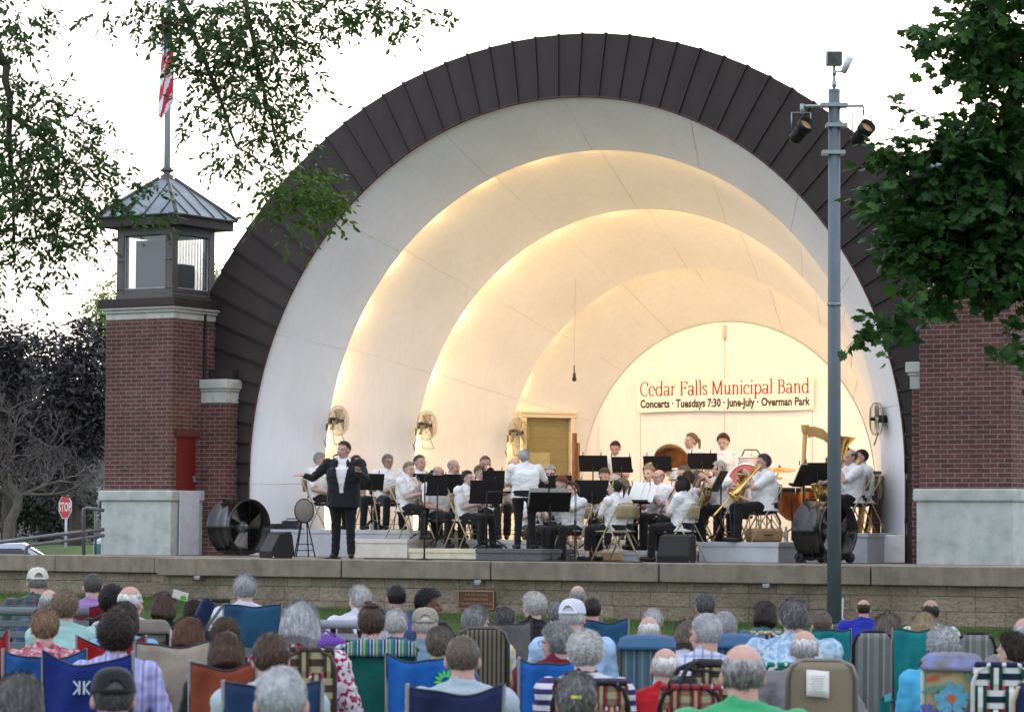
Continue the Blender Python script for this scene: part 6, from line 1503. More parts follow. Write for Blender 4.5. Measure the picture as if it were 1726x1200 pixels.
def audience():
    for i, (px, py, c, hr, sk, sm, bld, fem, hy, arms, label, ex) in enumerate(AUD):
        P = at_c(px, py, c); g = gz(P[0], P[1]); phi = ex.get('phi', 180+((px-863)/863)*-6+rnd.uniform(-5, 5))
        if 'phi' in ex: phi = 180-40
        tot = SITH+HX[hr[0]] + (.012 if ex.get('cap') else 0); sc = (P[2]-g)/tot
        if sc < .82: g = P[2]-.90*tot*(.86 if ex.get('kid') else 1); sc = (P[2]-g)/tot; g_ = g
        f = afig(bld, fem, hy, arms, 4, ex.get('shirt', 'short'))
        t = person(label, (P[0], P[1], g), phi, sc, f, sk, hr, SM[sm], JEANS if i % 3 else KHAKI, BSHOE if i % 2 else SNEAK, AG, i % 3, MATS['black_plastic'] if ex.get('glass') else None,
                   None, hbig=ex.get('big', 1.))
        if ex.get('cap'):
            cm = ex['cap']
            if isinstance(cm, tuple): cap_on(t, f['H'], cm[0], cm[1], flat=bool(ex.get('flat')))
            else: cap_on(t, f['H'], cm)
        if ex.get('clip'):
            mb = MB(); mb.box((0, .128, .02), (.045, .016, .014), bev=.004); o = mb.obj('hair_clip', mat('yellow_hair_clip', (.60, .58, .05), .4), t); o.matrix_local = f['H']
        if ex.get('susp'):
            mb = MB()
            for s in (-1, 1):
                pts = [f['T'](s*.115, .075, .415), f['T'](s*.10, .128, .33), f['T'](s*.06, .155, .2), f['T'](s*.02, .152, .08)]
                for a, b in zip(pts[:-1], pts[1:]):
                    a, b = Vector(a), Vector(b); o_ = Vector((.022, 0, 0)); mb.add([a-o_, a+o_, b+o_, b-o_], [(0, 1, 2, 3)])
            mb.obj('suspenders', cloth('grey_suspenders', (.17, .20, .27)), t, .006)
        APOS[label] = (P[0], P[1], g, phi, sc, c, t)
audience()

# ------------------------------------------------------------------ lawn chairs
def tubeframe(t, m, w, top, rnd_=.07, r=.0125, arms=True, armm=None):
    for s in (-1, 1):
        mb = MB(); mb.tube([(s*w, -.30, .40), (s*w, -.28, .38), (s*w, .30, .02)], r, 7); mb.obj('leg', m, t)
        mb = MB(); mb.tube([(s*w, .24, .40), (s*w, .22, .38), (s*w, -.34, .02)], r, 7); mb.obj('leg', m, t)
        if arms:
            mb = MB(); mb.tube([(s*(w+.0), -.32, .40), (s*(w+.02), -.30, .60), (s*(w+.02), -.2, .64), (s*(w+.02), .2, .64)], r, 7); mb.box((s*(w+.02), -.06, .655), (.05, .36, .022), bev=.01); mb.obj('armrest', armm or m, t)
    mb = MB(); y0, y1 = .18, .32
    mb.tube([(-w, y0, .38), (-w, y1-.01, top-rnd_*1.4), (-w+rnd_*.35, y1, top-rnd_*.45), (-w+rnd_*1.3, y1, top), (w-rnd_*1.3, y1, top), (w-rnd_*.35, y1, top-rnd_*.45), (w, y1-.01, top-rnd_*1.4), (w, y0, .38)], r, 9)
    mb.obj('back_frame', m, t)
    mb = MB(); mb.tube([(-w, .2, .385), (-w, -.3, .40), (w, -.3, .40), (w, .2, .385)], r, 7); mb.obj('seat_frame', m, t)
def chair(kind, px, py, wpx, c, label, m=None, m2=None, phi=180, extra=None, group='lawn chairs of the audience', sag=.05, tube=None, z_g=None):
    P = at_c(px, py, c); g = gz(P[0], P[1]); 
    w = wpx/FPX*c/2; top = P[2]-g; fx = top/.92 if top > 1.05 or top < .75 else 1.
    phi = phi+((px-863)/863)*-6
    a = heading(phi); off = .30
    loc = (P[0]+math.sin(a)*off*1., P[1]-math.cos(a)*off*1., g)
    t = thing('lawn_chair' if kind != 'camp' else 'camp_chair', label, 'lawn chair' if kind != 'camp' else 'camp chair', loc, a, group)
    tm = tube or ALU; y0, y1 = .18, .32
    if kind == 'camp':
        wj = (px*.37) % 6.28
        def Pf(u, v):
            s = 1-(2*u-1)**2
            return ((2*u-1)*w*(.93+.07*v), y0+(y1-y0)*v+.075*s*(1-.35*v)+.012*math.sin(u*17+v*5+wj)+.010*math.sin(v*13+u*7+wj)*s, .36+(top-.36)*v-(sag+.02)*s*v**2+.012*math.sin(u*23)*v*(1-v)+.008*math.sin(u*9+wj)*v)
        mb = MB(); mb.grid(Pf, 26, 16)
        if m2: mb.m = [1 if (i % 16) < 9 and 4 <= i//16 < 22 and (i % 16) < 9.5-((i//16-13)/9.)**2*5 else 0 for i in range(26*16)]
        bp = mb.obj('back_panel', [m, m2] if m2 else m, t, .006)
        mb = MB(); mb.tube([Pf(i/26., 1) for i in range(27)], .006, 5); mb.tube([Pf(0, v/8.) for v in range(9)], .006, 5); mb.tube([Pf(1, v/8.) for v in range(9)], .006, 5); mb.obj('piping', mat('dark_piping', (.02, .02, .035), .7), bp)
        mb = MB(); mb.grid(lambda u, v: ((2*u-1)*w*.9, -.28+.48*v, .40-.05*(1-(2*u-1)**2)-.02*v), 12, 8); mb.obj('seat', m, t, .006)
        for s in (-1, 1):
            mb = MB(); mb.tube([(s*w, y1+.0, top+.005), (s*w*.98, y0, .40), (s*w, -.28, .02)], .011, 7); mb.obj('leg', tm, t)
            mb = MB(); mb.tube([(s*w, -.30, .62), (s*w, -.28, .40), (s*w*.98, .28, .02)], .011, 7); mb.obj('leg', tm, t)
            mb = MB(); mb.grid(lambda u, v: (s*(w+(.06*v-.01)), -.36+.60*u, .62+.03*math.sin(u*PI)-.02*v), 10, 3); ar = mb.obj('armrest', m, t, .012)
            mb = MB(); mb.lathe([(.04, -.12), (.046, 0)], 12, M=Matrix.Translation((s*(w+.03), -.30, .60))); mb.obj('cup_holder', m, ar)
        mb = MB(); mb.tube([(-w, .28, .03), (w, -.28, .03)], .009, 6); mb.tube([(w, .28, .03), (-w, -.28, .03)], .009, 6); mb.tube([(-w, .25, .05), (w*.96, .2, .38)], .009, 6); mb.tube([(w, .25, .05), (-w*.96, .2, .38)], .009, 6); mb.obj('brace', tm, t)
        if extra: extra(t, Pf, w, top)
    elif kind == 'web':
        tubeframe(t, tm, w, top)
        cols, rows = extra or (5, 6)
        H_ = top-.42; mb = MB(); bw = 2*w/cols
        for i in range(cols):
            x = -w+bw*(i+.5); pts = []
            n = rows*6
            for k in range(n+1):
                v = k/n; z = .42+H_*v; wav = .010*max(-1, min(1, 1.8*math.sin(v*rows*PI+i*PI))); pts.append((x, y0+(y1-y0)*v+wav, z))
            for hw, mi, dy in ((bw*.40, 0, 0), (bw*.16, 1, .0025)):
                for q in range(n):
                    a_, b_ = pts[q], pts[q+1]; sgn = 1
                    mb.add([(a_[0]-hw, a_[1]+dy, a_[2]), (a_[0]+hw, a_[1]+dy, a_[2]), (b_[0]+hw, b_[1]+dy, b_[2]), (b_[0]-hw, b_[1]+dy, b_[2])], [(0, 1, 2, 3)], mi)
        bh = H_/rows
        for j in range(rows):
            z = .42+bh*(j+.5); n = cols*6
            for hw, mi, dy in ((bh*.40, 2, 0), (bh*.14, 3, .0025)):
                for q in range(n):
                    u0, u1 = q/n, (q+1)/n; f_ = lambda u, zz: (-w+2*w*u, y0+(y1-y0)*((zz-.42)/H_)-.010*max(-1, min(1, 1.8*math.sin(u*cols*PI+j*PI)))+dy, zz)
                    mb.add([f_(u0, z-hw), f_(u1, z-hw), f_(u1, z+hw), f_(u0, z+hw)], [(0, 1, 2, 3)], mi)
        mb.obj('back_webbing', [m[0], m[1], m[2], m[3]], t)
        mb = MB()
        for i in range(cols): mb.box((-w+bw*(i+.5), -.06, .402), (bw*.8, .48, .004), 0)
        for j in range(5): mb.box((0, -.25+.1*j, .407), (2*w, .075, .004), 2)
        mb.obj('seat_webbing', [m[0], m[1], m[2], m[3]], t)
        mb = MB()   # webbing wrapped over the top tube
        for i in range(cols):
            mb.tube([(-w+bw*(i+.5)-bw*.36, y1, top), (-w+bw*(i+.5)+bw*.36, y1, top)], .017, 8)
        if cols: mb.obj('webbing_loop', m[0] if len(m) < 5 else m[4], t)
    else:
        tubeframe(t, tm, w, top, armm=extra.get('arm') if isinstance(extra, dict) else None)
        mb = MB(); mb.grid(lambda u, v: ((2*u-1)*(w-.008), y0+(y1-y0)*v+.02*(1-(2*u-1)**2), .40+(top-.41)*v-.035*(abs(2*u-1)**6)*(v > .97)), 20, 14); mb.obj('sling', m, t, .004)
        mb = MB(); mb.grid(lambda u, v: ((2*u-1)*(w-.008), -.30+.48*v, .40-.02*(1-(2*u-1)**2)), 8, 6); mb.obj('seat', m, t, .004)
        if m2:
            mb = MB(); mb.grid(lambda u, v: ((2*u-1)*(w+.012), y1+.022+.02*(1-(2*u-1)**2), top+.012-.10*v-(.045 if v < .5 else 0)*(abs(2*u-1)**7)), 24, 4); mb.obj('head_cover', m2, t, .03)
        if isinstance(extra, dict) and extra.get('label'):
            mb = MB(); mb.grid(lambda u, v: (-.04+.125*u, y1+.012+.006*u*v, top-.06-.145*v+.01*u), 3, 3); lb = mb.obj('tag', PAPER, t, .001)
            mb = MB()
            for k in range(7): mb.box((.022+.004*(k % 2), y1+.026, top-.085-.014*k), (.08-.01*(k % 3), .001, .004))
            mb.obj('print', mat('faint_print', (.5, .48, .42), .8), lb)
    return t
def swatch(c): return mat('chair_%02d%02d%02d' % tuple(int(x*99) for x in c), tuple(x*.82 for x in c), .8, 0, .22, 5., .9, 6., .2, sheen=.1)
BLUE = swatch((.02, .10, .32)); BRIGHT = swatch((.015, .14, .50)); NAVY = swatch((.016, .024, .08)); RUST = swatch((.24, .055, .025)); CREAM = swatch((.44, .38, .29)); REDC = swatch((.36, .015, .02)); DRED = swatch((.20, .012, .02))
GREYC = swatch((.15, .145, .15)); MGREY = swatch((.22, .24, .25)); TEALC = swatch((.01, .24, .25)); YELC = swatch((.50, .30, .03)); GREENC = swatch((.01, .13, .11)); TEALB = swatch((.025, .10, .20)); BRW = swatch((.07, .05, .035)); TANW = swatch((.42, .37, .22))
def logo_m(t, Pf, w, top):    # the pale embroidered mark in the middle of the panel: two mirrored letters back to back
    mb = MB(); z0 = top-.19; y = max(Pf(a/20, .8)[1] for a in range(8, 14))+.012; cx = .03
    for s in (-1, 1):
        for (a, b, c_, d, wd) in ((.012, -.036, .012, .036, .011), (.014, 0, .044, .036, .010), (.014, 0, .044, -.036, .010)):
            p, q = Vector((cx+s*a, y, z0+b)), Vector((cx+s*c_, y, z0+d)); n = Vector((-(q-p).z, 0, (q-p).x)).normalized()*wd*.5
            mb.add([p-n, p+n, q+n, q-n], [(0, 1, 2, 3)])
    mb.obj('emblem', mat('pale_embroidery', (.45, .50, .58), .7), t, .002)
    mb = MB()
    for k in range(9):
        x, z = rnd.uniform(-.08, .05), z0-.13-rnd.uniform(0, .13); mb.tube([(x, y+.01, z), (x+rnd.uniform(-.04, .05), y+.01, z-rnd.uniform(0, .05)), (x+rnd.uniform(-.05, .05), y+.01, z-rnd.uniform(.0, .07))], .0022, 4)
    mb.obj('faint_print', mat('faint_blue_print', (.10, .13, .32), .8), t)
def sunburst(t, Pf, w, top):
    mb = MB(); cx, y, z = -.145, max(Pf(a/20, b/20)[1] for a in range(1, 7) for b in range(12, 18))+.010, top-.15
    for k in range(14):
        a = 2*PI*k/14; r0, r1 = .030, .072
        mb.add([(cx+r0*math.cos(a-.22), y, z+r0*math.sin(a-.22)), (cx+.052*math.cos(a-.16), y, z+.052*math.sin(a-.16)), (cx+r1*math.cos(a), y, z+r1*math.sin(a)), (cx+.052*math.cos(a+.16), y, z+.052*math.sin(a+.16)), (cx+r0*math.cos(a+.22), y, z+r0*math.sin(a+.22))], [(0, 1, 2, 3, 4)])
    mb.obj('sunburst', mat('lime_green_print', (.10, .55, .06), .7), t, .002)
W3 = lambda a, b, c, d, e=None: [a, b, c, d] + ([e] if e else [])
chair('camp', 150, 1018, 66, 27.3, 'dark red camp chair of the woman in lilac', DRED, sag=.01)
chair('camp', 75, 1094, 138, 18.6, 'mid-blue camp chair under the strawberry-blond woman', BLUE, BRW, sag=.035)
chair('camp', 149, 1098, 150, 16.7, 'deep blue camp chair with a pale embroidered mark', swatch((.012, .03, .20)), sag=.05, extra=logo_m)
chair('camp', 2, 1062, 24, 19, 'red chair edge at the left border', REDC, sag=.02)
chair('camp', 188, 1071, 116, 20.6, 'red camp chair under the dark straight-haired woman', REDC, BLACK and NAVY, sag=.06)
chair('sling', 256, 1046, 54, 22.2, 'small beige camouflage-backed chair of the ruddy bald man', blotch_mat('camouflage_cloth', [(.22, .19, .14), (.12, .11, .07), (.28, .24, .19), (.08, .07, .05)], 22), swatch((.28, .245, .20)), tube=BLACKM)
chair('camp', 292, 1081, 128, 18.0, 'wide cream canvas chair of the auburn-haired woman', CREAM, sag=.008)
chair('camp', 376, 1114, 112, 16.2, 'rust-coloured chair with dark mesh lower back', RUST, GREYC, sag=.02)
chair('camp', 426, 1020, 98, 25.2, 'blue camp chair with a grey mesh middle', TEALB, MGREY, sag=-.015)
chair('camp', 460, 1148, 166, 13.6, 'dark blue camp chair behind the large silver-haired head', swatch((.02, .05, .13)), sag=.01)
chair('web', 523, 1094, 84, 16.6, 'brown and tan webbed chair of the silver bob woman', W3(BRW, TANW, TANW, BRW), tube=mat('brown_tube', (.08, .06, .05), .4, .3), extra=(4, 5))
chair('sling', 642, 1080, 116, 18.6, 'dark green chair with a striped head cover', GREENC, stripe_mat('teal_yellow_navy_stripes', [(0, (.02, .22, .22)), (.22, (.50, .38, .08)), (.34, (.02, .26, .24)), (.5, (.55, .56, .52)), (.6, (.02, .03, .10)), (.76, (.5, .52, .5)), (.84, (.03, .10, .20))], 0, 13), tube=mat('green_tube', (.02, .14, .13), .5))
chair('camp', 708, 1102, 112, 16.9, 'bright blue camp chair with a lime green sunburst', BRIGHT, sag=.02, extra=sunburst)
chair('camp', 768, 1154, 162, 13.9, 'navy mesh chair at the bottom centre', NAVY, swatch((.03, .045, .10)), sag=.02)
chair('sling', 813, 1058, 88, 20.4, 'brown slatted chair of the grey-haired man in glasses', stripe_mat('brown_ribbed_sling', [(0, (.19, .16, .12)), (.55, (.05, .042, .035))], 0, 34), tube=mat('bronze_tube', (.10, .085, .075), .4, .4))
chair('camp', 858, 1044, 74, 23.6, 'grey camp chair left of the fluffy-haired woman in black', GREYC, sag=.02, tube=BLACKM)
chair('camp', 1021, 1043, 76, 25.0, 'dark teal camp chair of the thick-necked man', TEALB, sag=.01)
chair('camp', 925, 1109, 100, 17.6, 'bright blue camp chair under the maroon jacket', BRIGHT, sag=.015)
chair('web', 995, 1150, 128, 15.0, 'red plaid webbed chair of the navy striped woman', W3(swatch((.28, .02, .03)), TANW, swatch((.26, .17, .12)), TANW, BLACKM), tube=BLACKM, extra=(7, 5))
chair('sling', 1090, 1072, 92, 21.0, 'blue plastic-topped chair with blue and tan striped back', stripe_mat('blue_tan_stripes', [(0, (.10, .18, .24)), (.2, (.30, .30, .24)), (.3, (.12, .20, .26)), (.5, (.06, .12, .18)), (.7, (.24, .28, .28)), (.8, (.08, .16, .22))], 0, 9), mat('blue_plastic_top', (.07, .17, .32), .5), tube=mat('brown_tube2', (.20, .15, .11), .5))
chair('sling', 1238, 1070, 84, 21.6, 'second blue plastic-topped chair right of the plaid shirt', MATS['blue_tan_stripes'], MATS['blue_plastic_top'], tube=ALU)
chair('web', 1164, 1158, 106, 15.2, 'red and tan plaid webbed chair behind the walker', W3(swatch((.28, .02, .03)), TANW, swatch((.26, .17, .12)), TANW), tube=BLACKM, extra=(6, 5))
chair('web', 1200, 1115, 70, 16.6, 'brown and tan webbed chair of the man in blue plaid', W3(BRW, TANW, TANW, BRW), tube=BLACKM, extra=(4, 5))
chair('web', 1290, 1066, 56, 25.2, 'blue and white webbed chair of the dark-bobbed woman in plaid', W3(swatch((.02, .04, .26)), TANW, swatch((.30, .32, .36)), BLUE, TANW), tube=WTUBE, extra=(4, 4))
chair('web', 1333, 1120, 84, 19.3, 'green and white webbed chair under the blue print shirt', W3(swatch((.01, .22, .12)), WHITEP, swatch((.01, .20, .12)), WHITEP), tube=WTUBE, extra=(5, 5))
chair('sling', 1385, 1112, 116, 16.9, 'beige mesh chair with a white paper tag', mat('beige_mesh', (.27, .22, .15), .8, 0, .08, 90), tube=mat('taupe_tube', (.22, .19, .17), .45, .3), extra=dict(label=1))
chair('camp', 1400, 1060, 66, 23.2, 'teal camp chair with yellow side at the light pole foot', TEALC, YELC, sag=-.01)
chair('sling', 1473, 1064, 70, 22.0, 'dark-framed striped mesh chair of the long-haired woman', stripe_mat('grey_stripe_mesh', [(0, (.20, .21, .20)), (.3, (.34, .33, .31)), (.42, (.16, .17, .16)), (.7, (.27, .27, .26))], 0, 9), tube=BLACKM)
chair('camp', 1545, 1060, 80, 21.0, 'teal camp chair with a yellow side panel', TEALC, YELC, sag=-.01)
chair('sling', 1645, 1067, 66, 21.6, 'grey striped mesh chair standing empty at the right', MATS['grey_stripe_mesh'], tube=BLACKM)
chair('web', 1692, 1120, 104, 16.8, 'dark green and white webbed chair of the woman in red', W3(swatch((.01, .07, .05)), WHITEP, WHITEP, swatch((.008, .03, .05)), NAVY), tube=WTUBE, extra=(4, 5))
chair('sling', 1732, 1146, 50, 14.2, 'navy chair with a cream tube at the bottom right corner', NAVY, tube=mat('cream_tube', (.5, .42, .30), .4))
def flowers():
    t = chair('sling', 1603, 1102, 94, 16.9, 'white-framed chair with a blue and yellow floral back', blotch_mat('yellow_floral_base', [(.50, .42, .22), (.55, .46, .26), (.48, .33, .18), (.50, .30, .18), (.52, .46, .28)], 13), mat('floral_head_cover', (.45, .40, .26), .9, 0, .5, 14, col2=(.20, .22, .45)), tube=WTUBE, extra=dict(arm=WTUBE))
    P = at_c(1603, 1102, 16.9); top = P[2]-t.location.z; r_ = random.Random(3)
    cols = [mat('petal_blue', (.10, .32, .45), .8, 0, .25, 30), mat('petal_violet', (.09, .11, .38), .8, 0, .25, 30), mat('petal_red', (.42, .07, .04), .8), mat('leaf_green_print', (.10, .24, .17), .8), mat('flower_centre', (.50, .10, .05), .8)]
    mb = MB()
    def fl(cx, cz, r, mi, n=7):
        y = .20+.14*max(0, (cz-.42)/(top-.42))+.038
        for k in range(n):
            a = 2*PI*k/n+r_.random()*.2; p = [(cx+r*.9*math.cos(a+d)*q, y+k*.0004, cz+r*.9*math.sin(a+d)*q) for d, q in ((0, .12), (-.42, .65), (-.20, 1.05), (.20, 1.05), (.42, .65))]
            mb.add(p, [(0, 1, 2, 3, 4)], mi)
        mb.add([(cx+r*.25*math.cos(a), y+.005, cz+r*.25*math.sin(a)) for a in [i*PI/4 for i in range(8)]], [tuple(range(8))], 4)
    fl(.0, top-.24, .10, 0, 9); fl(-.12, top-.36, .07, 1); fl(.13, top-.33, .065, 1); fl(-.03, top-.05, .05, 1, 6)
    for x, z, s, mi in ((.10, top-.13, .05, 2), (-.02, top-.40, .06, 2), (.10, top-.19, .07, 3), (-.10, top-.13, .06, 3), (-.13, top-.22, .06, 3), (.03, top-.45, .06, 3), (-.09, top-.48, .05, 2)):
        y = .20+.14*max(0, (z-.42)/(top-.42))+.036; a = r_.uniform(0, PI); dx, dz = s*math.cos(a), s*math.sin(a)
        mb.add([(x-dx, y, z-dz), (x-dz*.3, y, z+dx*.3), (x+dx, y, z+dz), (x+dz*.3, y, z-dx*.3)], [(0, 1, 2, 3)], mi)
    mb.obj('flower_print', cols, t)
flowers()
# folding wheeled walker
P = at_c(1165, 1118, 15.9); g = gz(P[0], P[1]); t = thing('walker', 'black folding walker with curved handles before the red jacket', 'walker', (P[0], P[1], g), heading(200)); zt = P[2]-g
mb = MB()
for s in (-1, 1): mb.tube([(s*.02-.16, .05*s, zt), (s*.02-.02, .05*s, zt+.005), (.06, .05*s+.02, zt-.03), (.10, .07*s, zt-.12), (.20, .10*s, zt-.40), (.30, .12*s, .12)], .013, 8)
mb.tube([(.12, -.08, zt-.2), (.12, .08, zt-.2)], .010, 6); mb.tube([(.22, -.1, .3), (-.2, -.1, .08)], .012, 6); mb.tube([(.22, .1, .3), (-.2, .1, .08)], .012, 6); mb.obj('frame', BLACKM, t)
for s in (-1, 1):
    mb = MB(); mb.tube([(s*.02-.17, .05*s, zt), (s*.02-.04, .05*s, zt+.004)], .021, 9); h = mb.obj('handle', RUBBER, t)
    mb = MB(); mb.tube([(-.16, .05*s, zt-.05), (-.06, .05*s, zt-.035), (.03, .05*s, zt-.03)], .008, 6); mb.obj('brake_lever', BLACK, h)
    for x in (.30, -.2):
        mb = MB(); mb.lathe([(.02, -.015), (.07, -.014), (.075, 0), (.07, .014), (.02, .015)], 16, M=Matrix.Translation((x, .13*s, .076)) @ Matrix.Rotation(PI/2, 4, 'X')); mb.obj('wheel', RUBBER, t)
mb = MB(); mb.box((.04, 0, zt-.16), (.12, .12, .20), bev=.02); mb.obj('bag', BLACK, t)
# folded walking frame / pushchair, with canopy, at the left
P = at_c(370, 1014, 23.5); g = gz(P[0], P[1]); zt = P[2]-g; t = thing('folded_stroller', 'folded black and grey stroller frame with red straps behind the dark-haired heads', 'stroller', (P[0], P[1], g), heading(180))
mb = MB()
for s in (-1, 1): mb.tube([(-.02+.05*s, .0, zt), (.02+.05*s, 0, zt-.02), (.16+.03*s, 0, zt-.25), (.30, .05*s, .1)], .012, 7)
mb.obj('frame', ALU, t); mb = MB(); mb.grid(lambda u, v: (.03+.12*u+.10*v, .02+.05*math.sin(u*PI), zt-.03-.22*v+.06*math.sin(u*PI)), 8, 6); mb.obj('canopy', NAVY, t, .01)
mb = MB(); mb.tube([(.12, .03, zt-.14), (.20, .03, zt-.30), (.24, .03, zt-.38)], .010, 5); mb.obj('strap', REDC, t); mb = MB(); mb.tube([(-.08+.0, 0, zt+.01), (.06, 0, zt+.01)], .018, 8); mb.obj('grip', RUBBER, t)
for s in (-1, 1): mb = MB(); mb.lathe([(.02, -.015), (.08, 0), (.02, .015)], 16, M=Matrix.Translation((.30, .06*s, .08)) @ Matrix.Rotation(PI/2, 4, 'X')); mb.obj('wheel', RUBBER, t)
# booklet, can, small things in hands
P = at_c(304, 1003, 24.4); t = thing('booklet', 'open white programme booklet with a green picture held up at the left', 'booklet', tuple(P), heading(180)); M = Matrix.Rotation(R(-16), 4, 'Y') @ Matrix.Rotation(R(-25), 4, 'X')
mb = MB(); mb.box((0, 0, 0), (.125, .004, .07), M=M); mb.obj('page', PAPER, t); mb = MB(); mb.poly([(-.055, -.028), (-.02, -.034), (.0, -.02), (-.01, .0), (-.03, .012), (-.05, .0)], .006, M=M); mb.obj('green_picture', mat('green_print', (.10, .50, .04), .6), t)
B_ = APOS['boy with curly black hair in profile holding a red can']; t_ = B_[6]; bpy.context.view_layer.update(); P = t_.matrix_world @ Vector((-.135, -.50, HS+.345)); t = thing('drink_can', 'red and white drink can held by the boy in profile', 'can', tuple(P)); mb = MB(); mb.lathe([(0, -.06), (.026, -.06), (.032, -.052), (.032, .05), (.026, .06), (0, .06)], 14); mb.obj('can', stripe_mat('red_white_can', [(0, (.5, .02, .04)), (.5, (.7, .68, .68)), (.7, (.5, .02, .04))], 2, 8), t)
P = at_c(762, 1036, 26.5); 
# benches
def bench(label, px0, px1, py, c, m, n=3):
    a = at_c(px0, py, c); b = at_c(px1, py, c+.0); g = gz(a[0], a[1]); L = math.hypot(b[0]-a[0], b[1]-a[1])
    t = thing('park_bench', label, 'bench', ((a[0]+b[0])/2, (a[1]+b[1])/2, g), heading(180), 'slatted park benches'); z = a[2]-g
    mb = MB(); mb.tube([(-L/2, .02, z-.025), (L/2, .02, z-.025)], .035, 10)
    for k in range(n): mb.box((0, .0-.015*k, z-.12-.085*k), (L, .025, .055), bev=.008)
    mb.obj('backrest', m, t)
    mb = MB()
    for k in range(4): mb.box((0, -.10-.10*k, .43), (L, .08, .025), bev=.006)
    mb.obj('seat', m, t)
    for s in (-1, 1):
        mb = MB(); mb.tube([(s*(L/2-.15), .0, z-.05), (s*(L/2-.15), -.06, .42), (s*(L/2-.15), .05, .0)], .022, 7); mb.tube([(s*(L/2-.15), -.45, .42), (s*(L/2-.15), -.48, .0)], .022, 7); mb.tube([(s*(L/2-.15), -.06, .41), (s*(L/2-.15), -.46, .41)], .020, 7); mb.obj('leg', BLACKM, t)
BG_ = mat('grey_green_bench_slat', (.13, .15, .16), .6, 0, .15, 6)
bench('grey-green slatted bench under the cream cap man and the mint sweater woman', -70, 150, 1024, 23.8, BG_)
bench('grey slatted bench behind the gingham blouse', 528, 640, 1046, 23.2, mat('light_grey_bench', (.28, .29, .33), .5, 0, .15, 6))
P = at_c(548, 1066, 22.3); g = gz(P[0], P[1]); t = thing('bag', 'purple fabric bag lying on the grey bench', 'bag', (P[0], P[1], P[2]-.12), heading(180)); mb = MB(); mb.ell((0, 0, .05), (.15, .07, .06), 12); mb.obj('bag', SM['purple'], t); mb = MB(); mb.tube([(-.08, .03, .1), (0, .05, .14), (.08, .03, .1)], .008, 6); mb.obj('strap', SM['purple'], t)

# plain stools under those whose own chair the others hide
CH = [o for o in scene.objects if o.name.split('.')[0] in ('lawn_chair', 'camp_chair', 'park_bench')]
BX = [(o, 1.3 if o.name.startswith('park') else .62) for o in CH]
def stools():
    for lb, (x, y, g, phi, sc, c, t) in APOS.items():
        if any(math.hypot(o.location.x-x, o.location.y-y) < r for o, r in BX): continue
        t = thing('camp_stool', 'low folding stool hidden beneath a seated concert-goer', 'stool', (x, y, g), heading(phi), 'low folding stools of the audience', sc)
        mb = MB(); mb.box((0, -.10, HS-.012), (.42, .38, .02), bev=.008); mb.obj('seat', NAVY, t)
        for s in (-1, 1):
            mb = MB(); mb.tube([(s*.20, .08, HS-.02), (s*.20, -.30, .01)], .011, 6); mb.obj('leg', BLACKM, t)
            mb = MB(); mb.tube([(s*.18, -.28, HS-.02), (s*.18, .10, .01)], .011, 6); mb.obj('leg', BLACKM, t)
stools()
# ================================================================== LIGHT POLE
P = at_y(1406, 1053, -3.95); gzp = gz(P[0], P[1]); CP = (P[0]-CAM[0])*FH[0]+(P[1]-CAM[1])*FH[1]; PX = lambda px: (px-1406.5)/FPX*CP
ZY = lambda py: at_y(1406, py, P[1])[2]
t = thing('light_pole', 'tall grey steel pole carrying two spotlights and a camera, right front', 'light pole', (P[0], P[1], 0), heading(0))
mb = MB(); mb.tube([(0, 0, gzp-.1), (0, 0, 2), (0, 0, ZY(152))], [.094, .086, .076], 24); mb.lathe([(.0, ZY(150)+.01), (.078, ZY(150)-.01), (.078, ZY(152)-.03)], 20); mb.obj('pole', GALVP, t)
mb = MB(); mb.lathe([(.0, .0), (.15, 0), (.15, .03), (.10, .05)], 20, M=Matrix.Translation((0, 0, gzp))); mb.obj('base', GALVP, t)
mb = MB(); mb.tube([(.11, .02, -.6), (.11, -.02, -.42), (.10, -.02, ZY(1040)-.0), (.14, -.04, ZY(1052)), (.05, -.06, gzp+.02), (-.12, -.1, gzp+.02)], .012, 7); mb.obj('conduit', WHITEP, t)
mb = MB()
for py in (513,): mb.tube([(0, 0, ZY(py)-.02), (0, 0, ZY(py)+.02)], .093, 20); mb.box((-.02, -.09, ZY(py)), (.09, .02, .03))
mb.obj('band', GALV, t)
mb = MB()
for py, x0, x1 in ((258, -.16, .14), (178, -.18, .17), (212, -.11, .17)): mb = MB(); mb.box(((x0+x1)/2, .0, ZY(py)), (x1-x0, .19, .055), bev=.005); mb.obj('clamp', GALV, t)
for sx in (-.40, .36):     # the two lit theatre spots on the pole, aimed at the band
    l = bpy.data.lights.new('pole_spot', 'SPOT'); l.energy = 420; l.color = (1, .80, .55); l.spot_size = R(24); l.spot_blend = .6; l.shadow_soft_size = .08
    o = bpy.data.objects.new('pole_spot', l); COL.objects.link(o); q = Vector((P[0]+RH[0]*sx+FH[0]*.35, P[1]+RH[1]*sx+FH[1]*.35, ZY(235))); o.location = q
    o.rotation_euler = (Vector((.9 if sx < 0 else 2.2, .6, 1.2))-q).to_track_quat('-Z', 'Y').to_euler()
zz = ZY(180); mb = MB(); mb.tube([(-.42, -.02, zz), (.38, -.02, zz+.01)], .020, 8); mb.tube([(.38, -.02, zz), (.38, -.02, zz-.10)], .016, 7); mb.tube([(-.42, -.02, zz+.03), (-.42, -.02, zz-.10)], .028, 8); mb.obj('cross_arm', GALV, t)
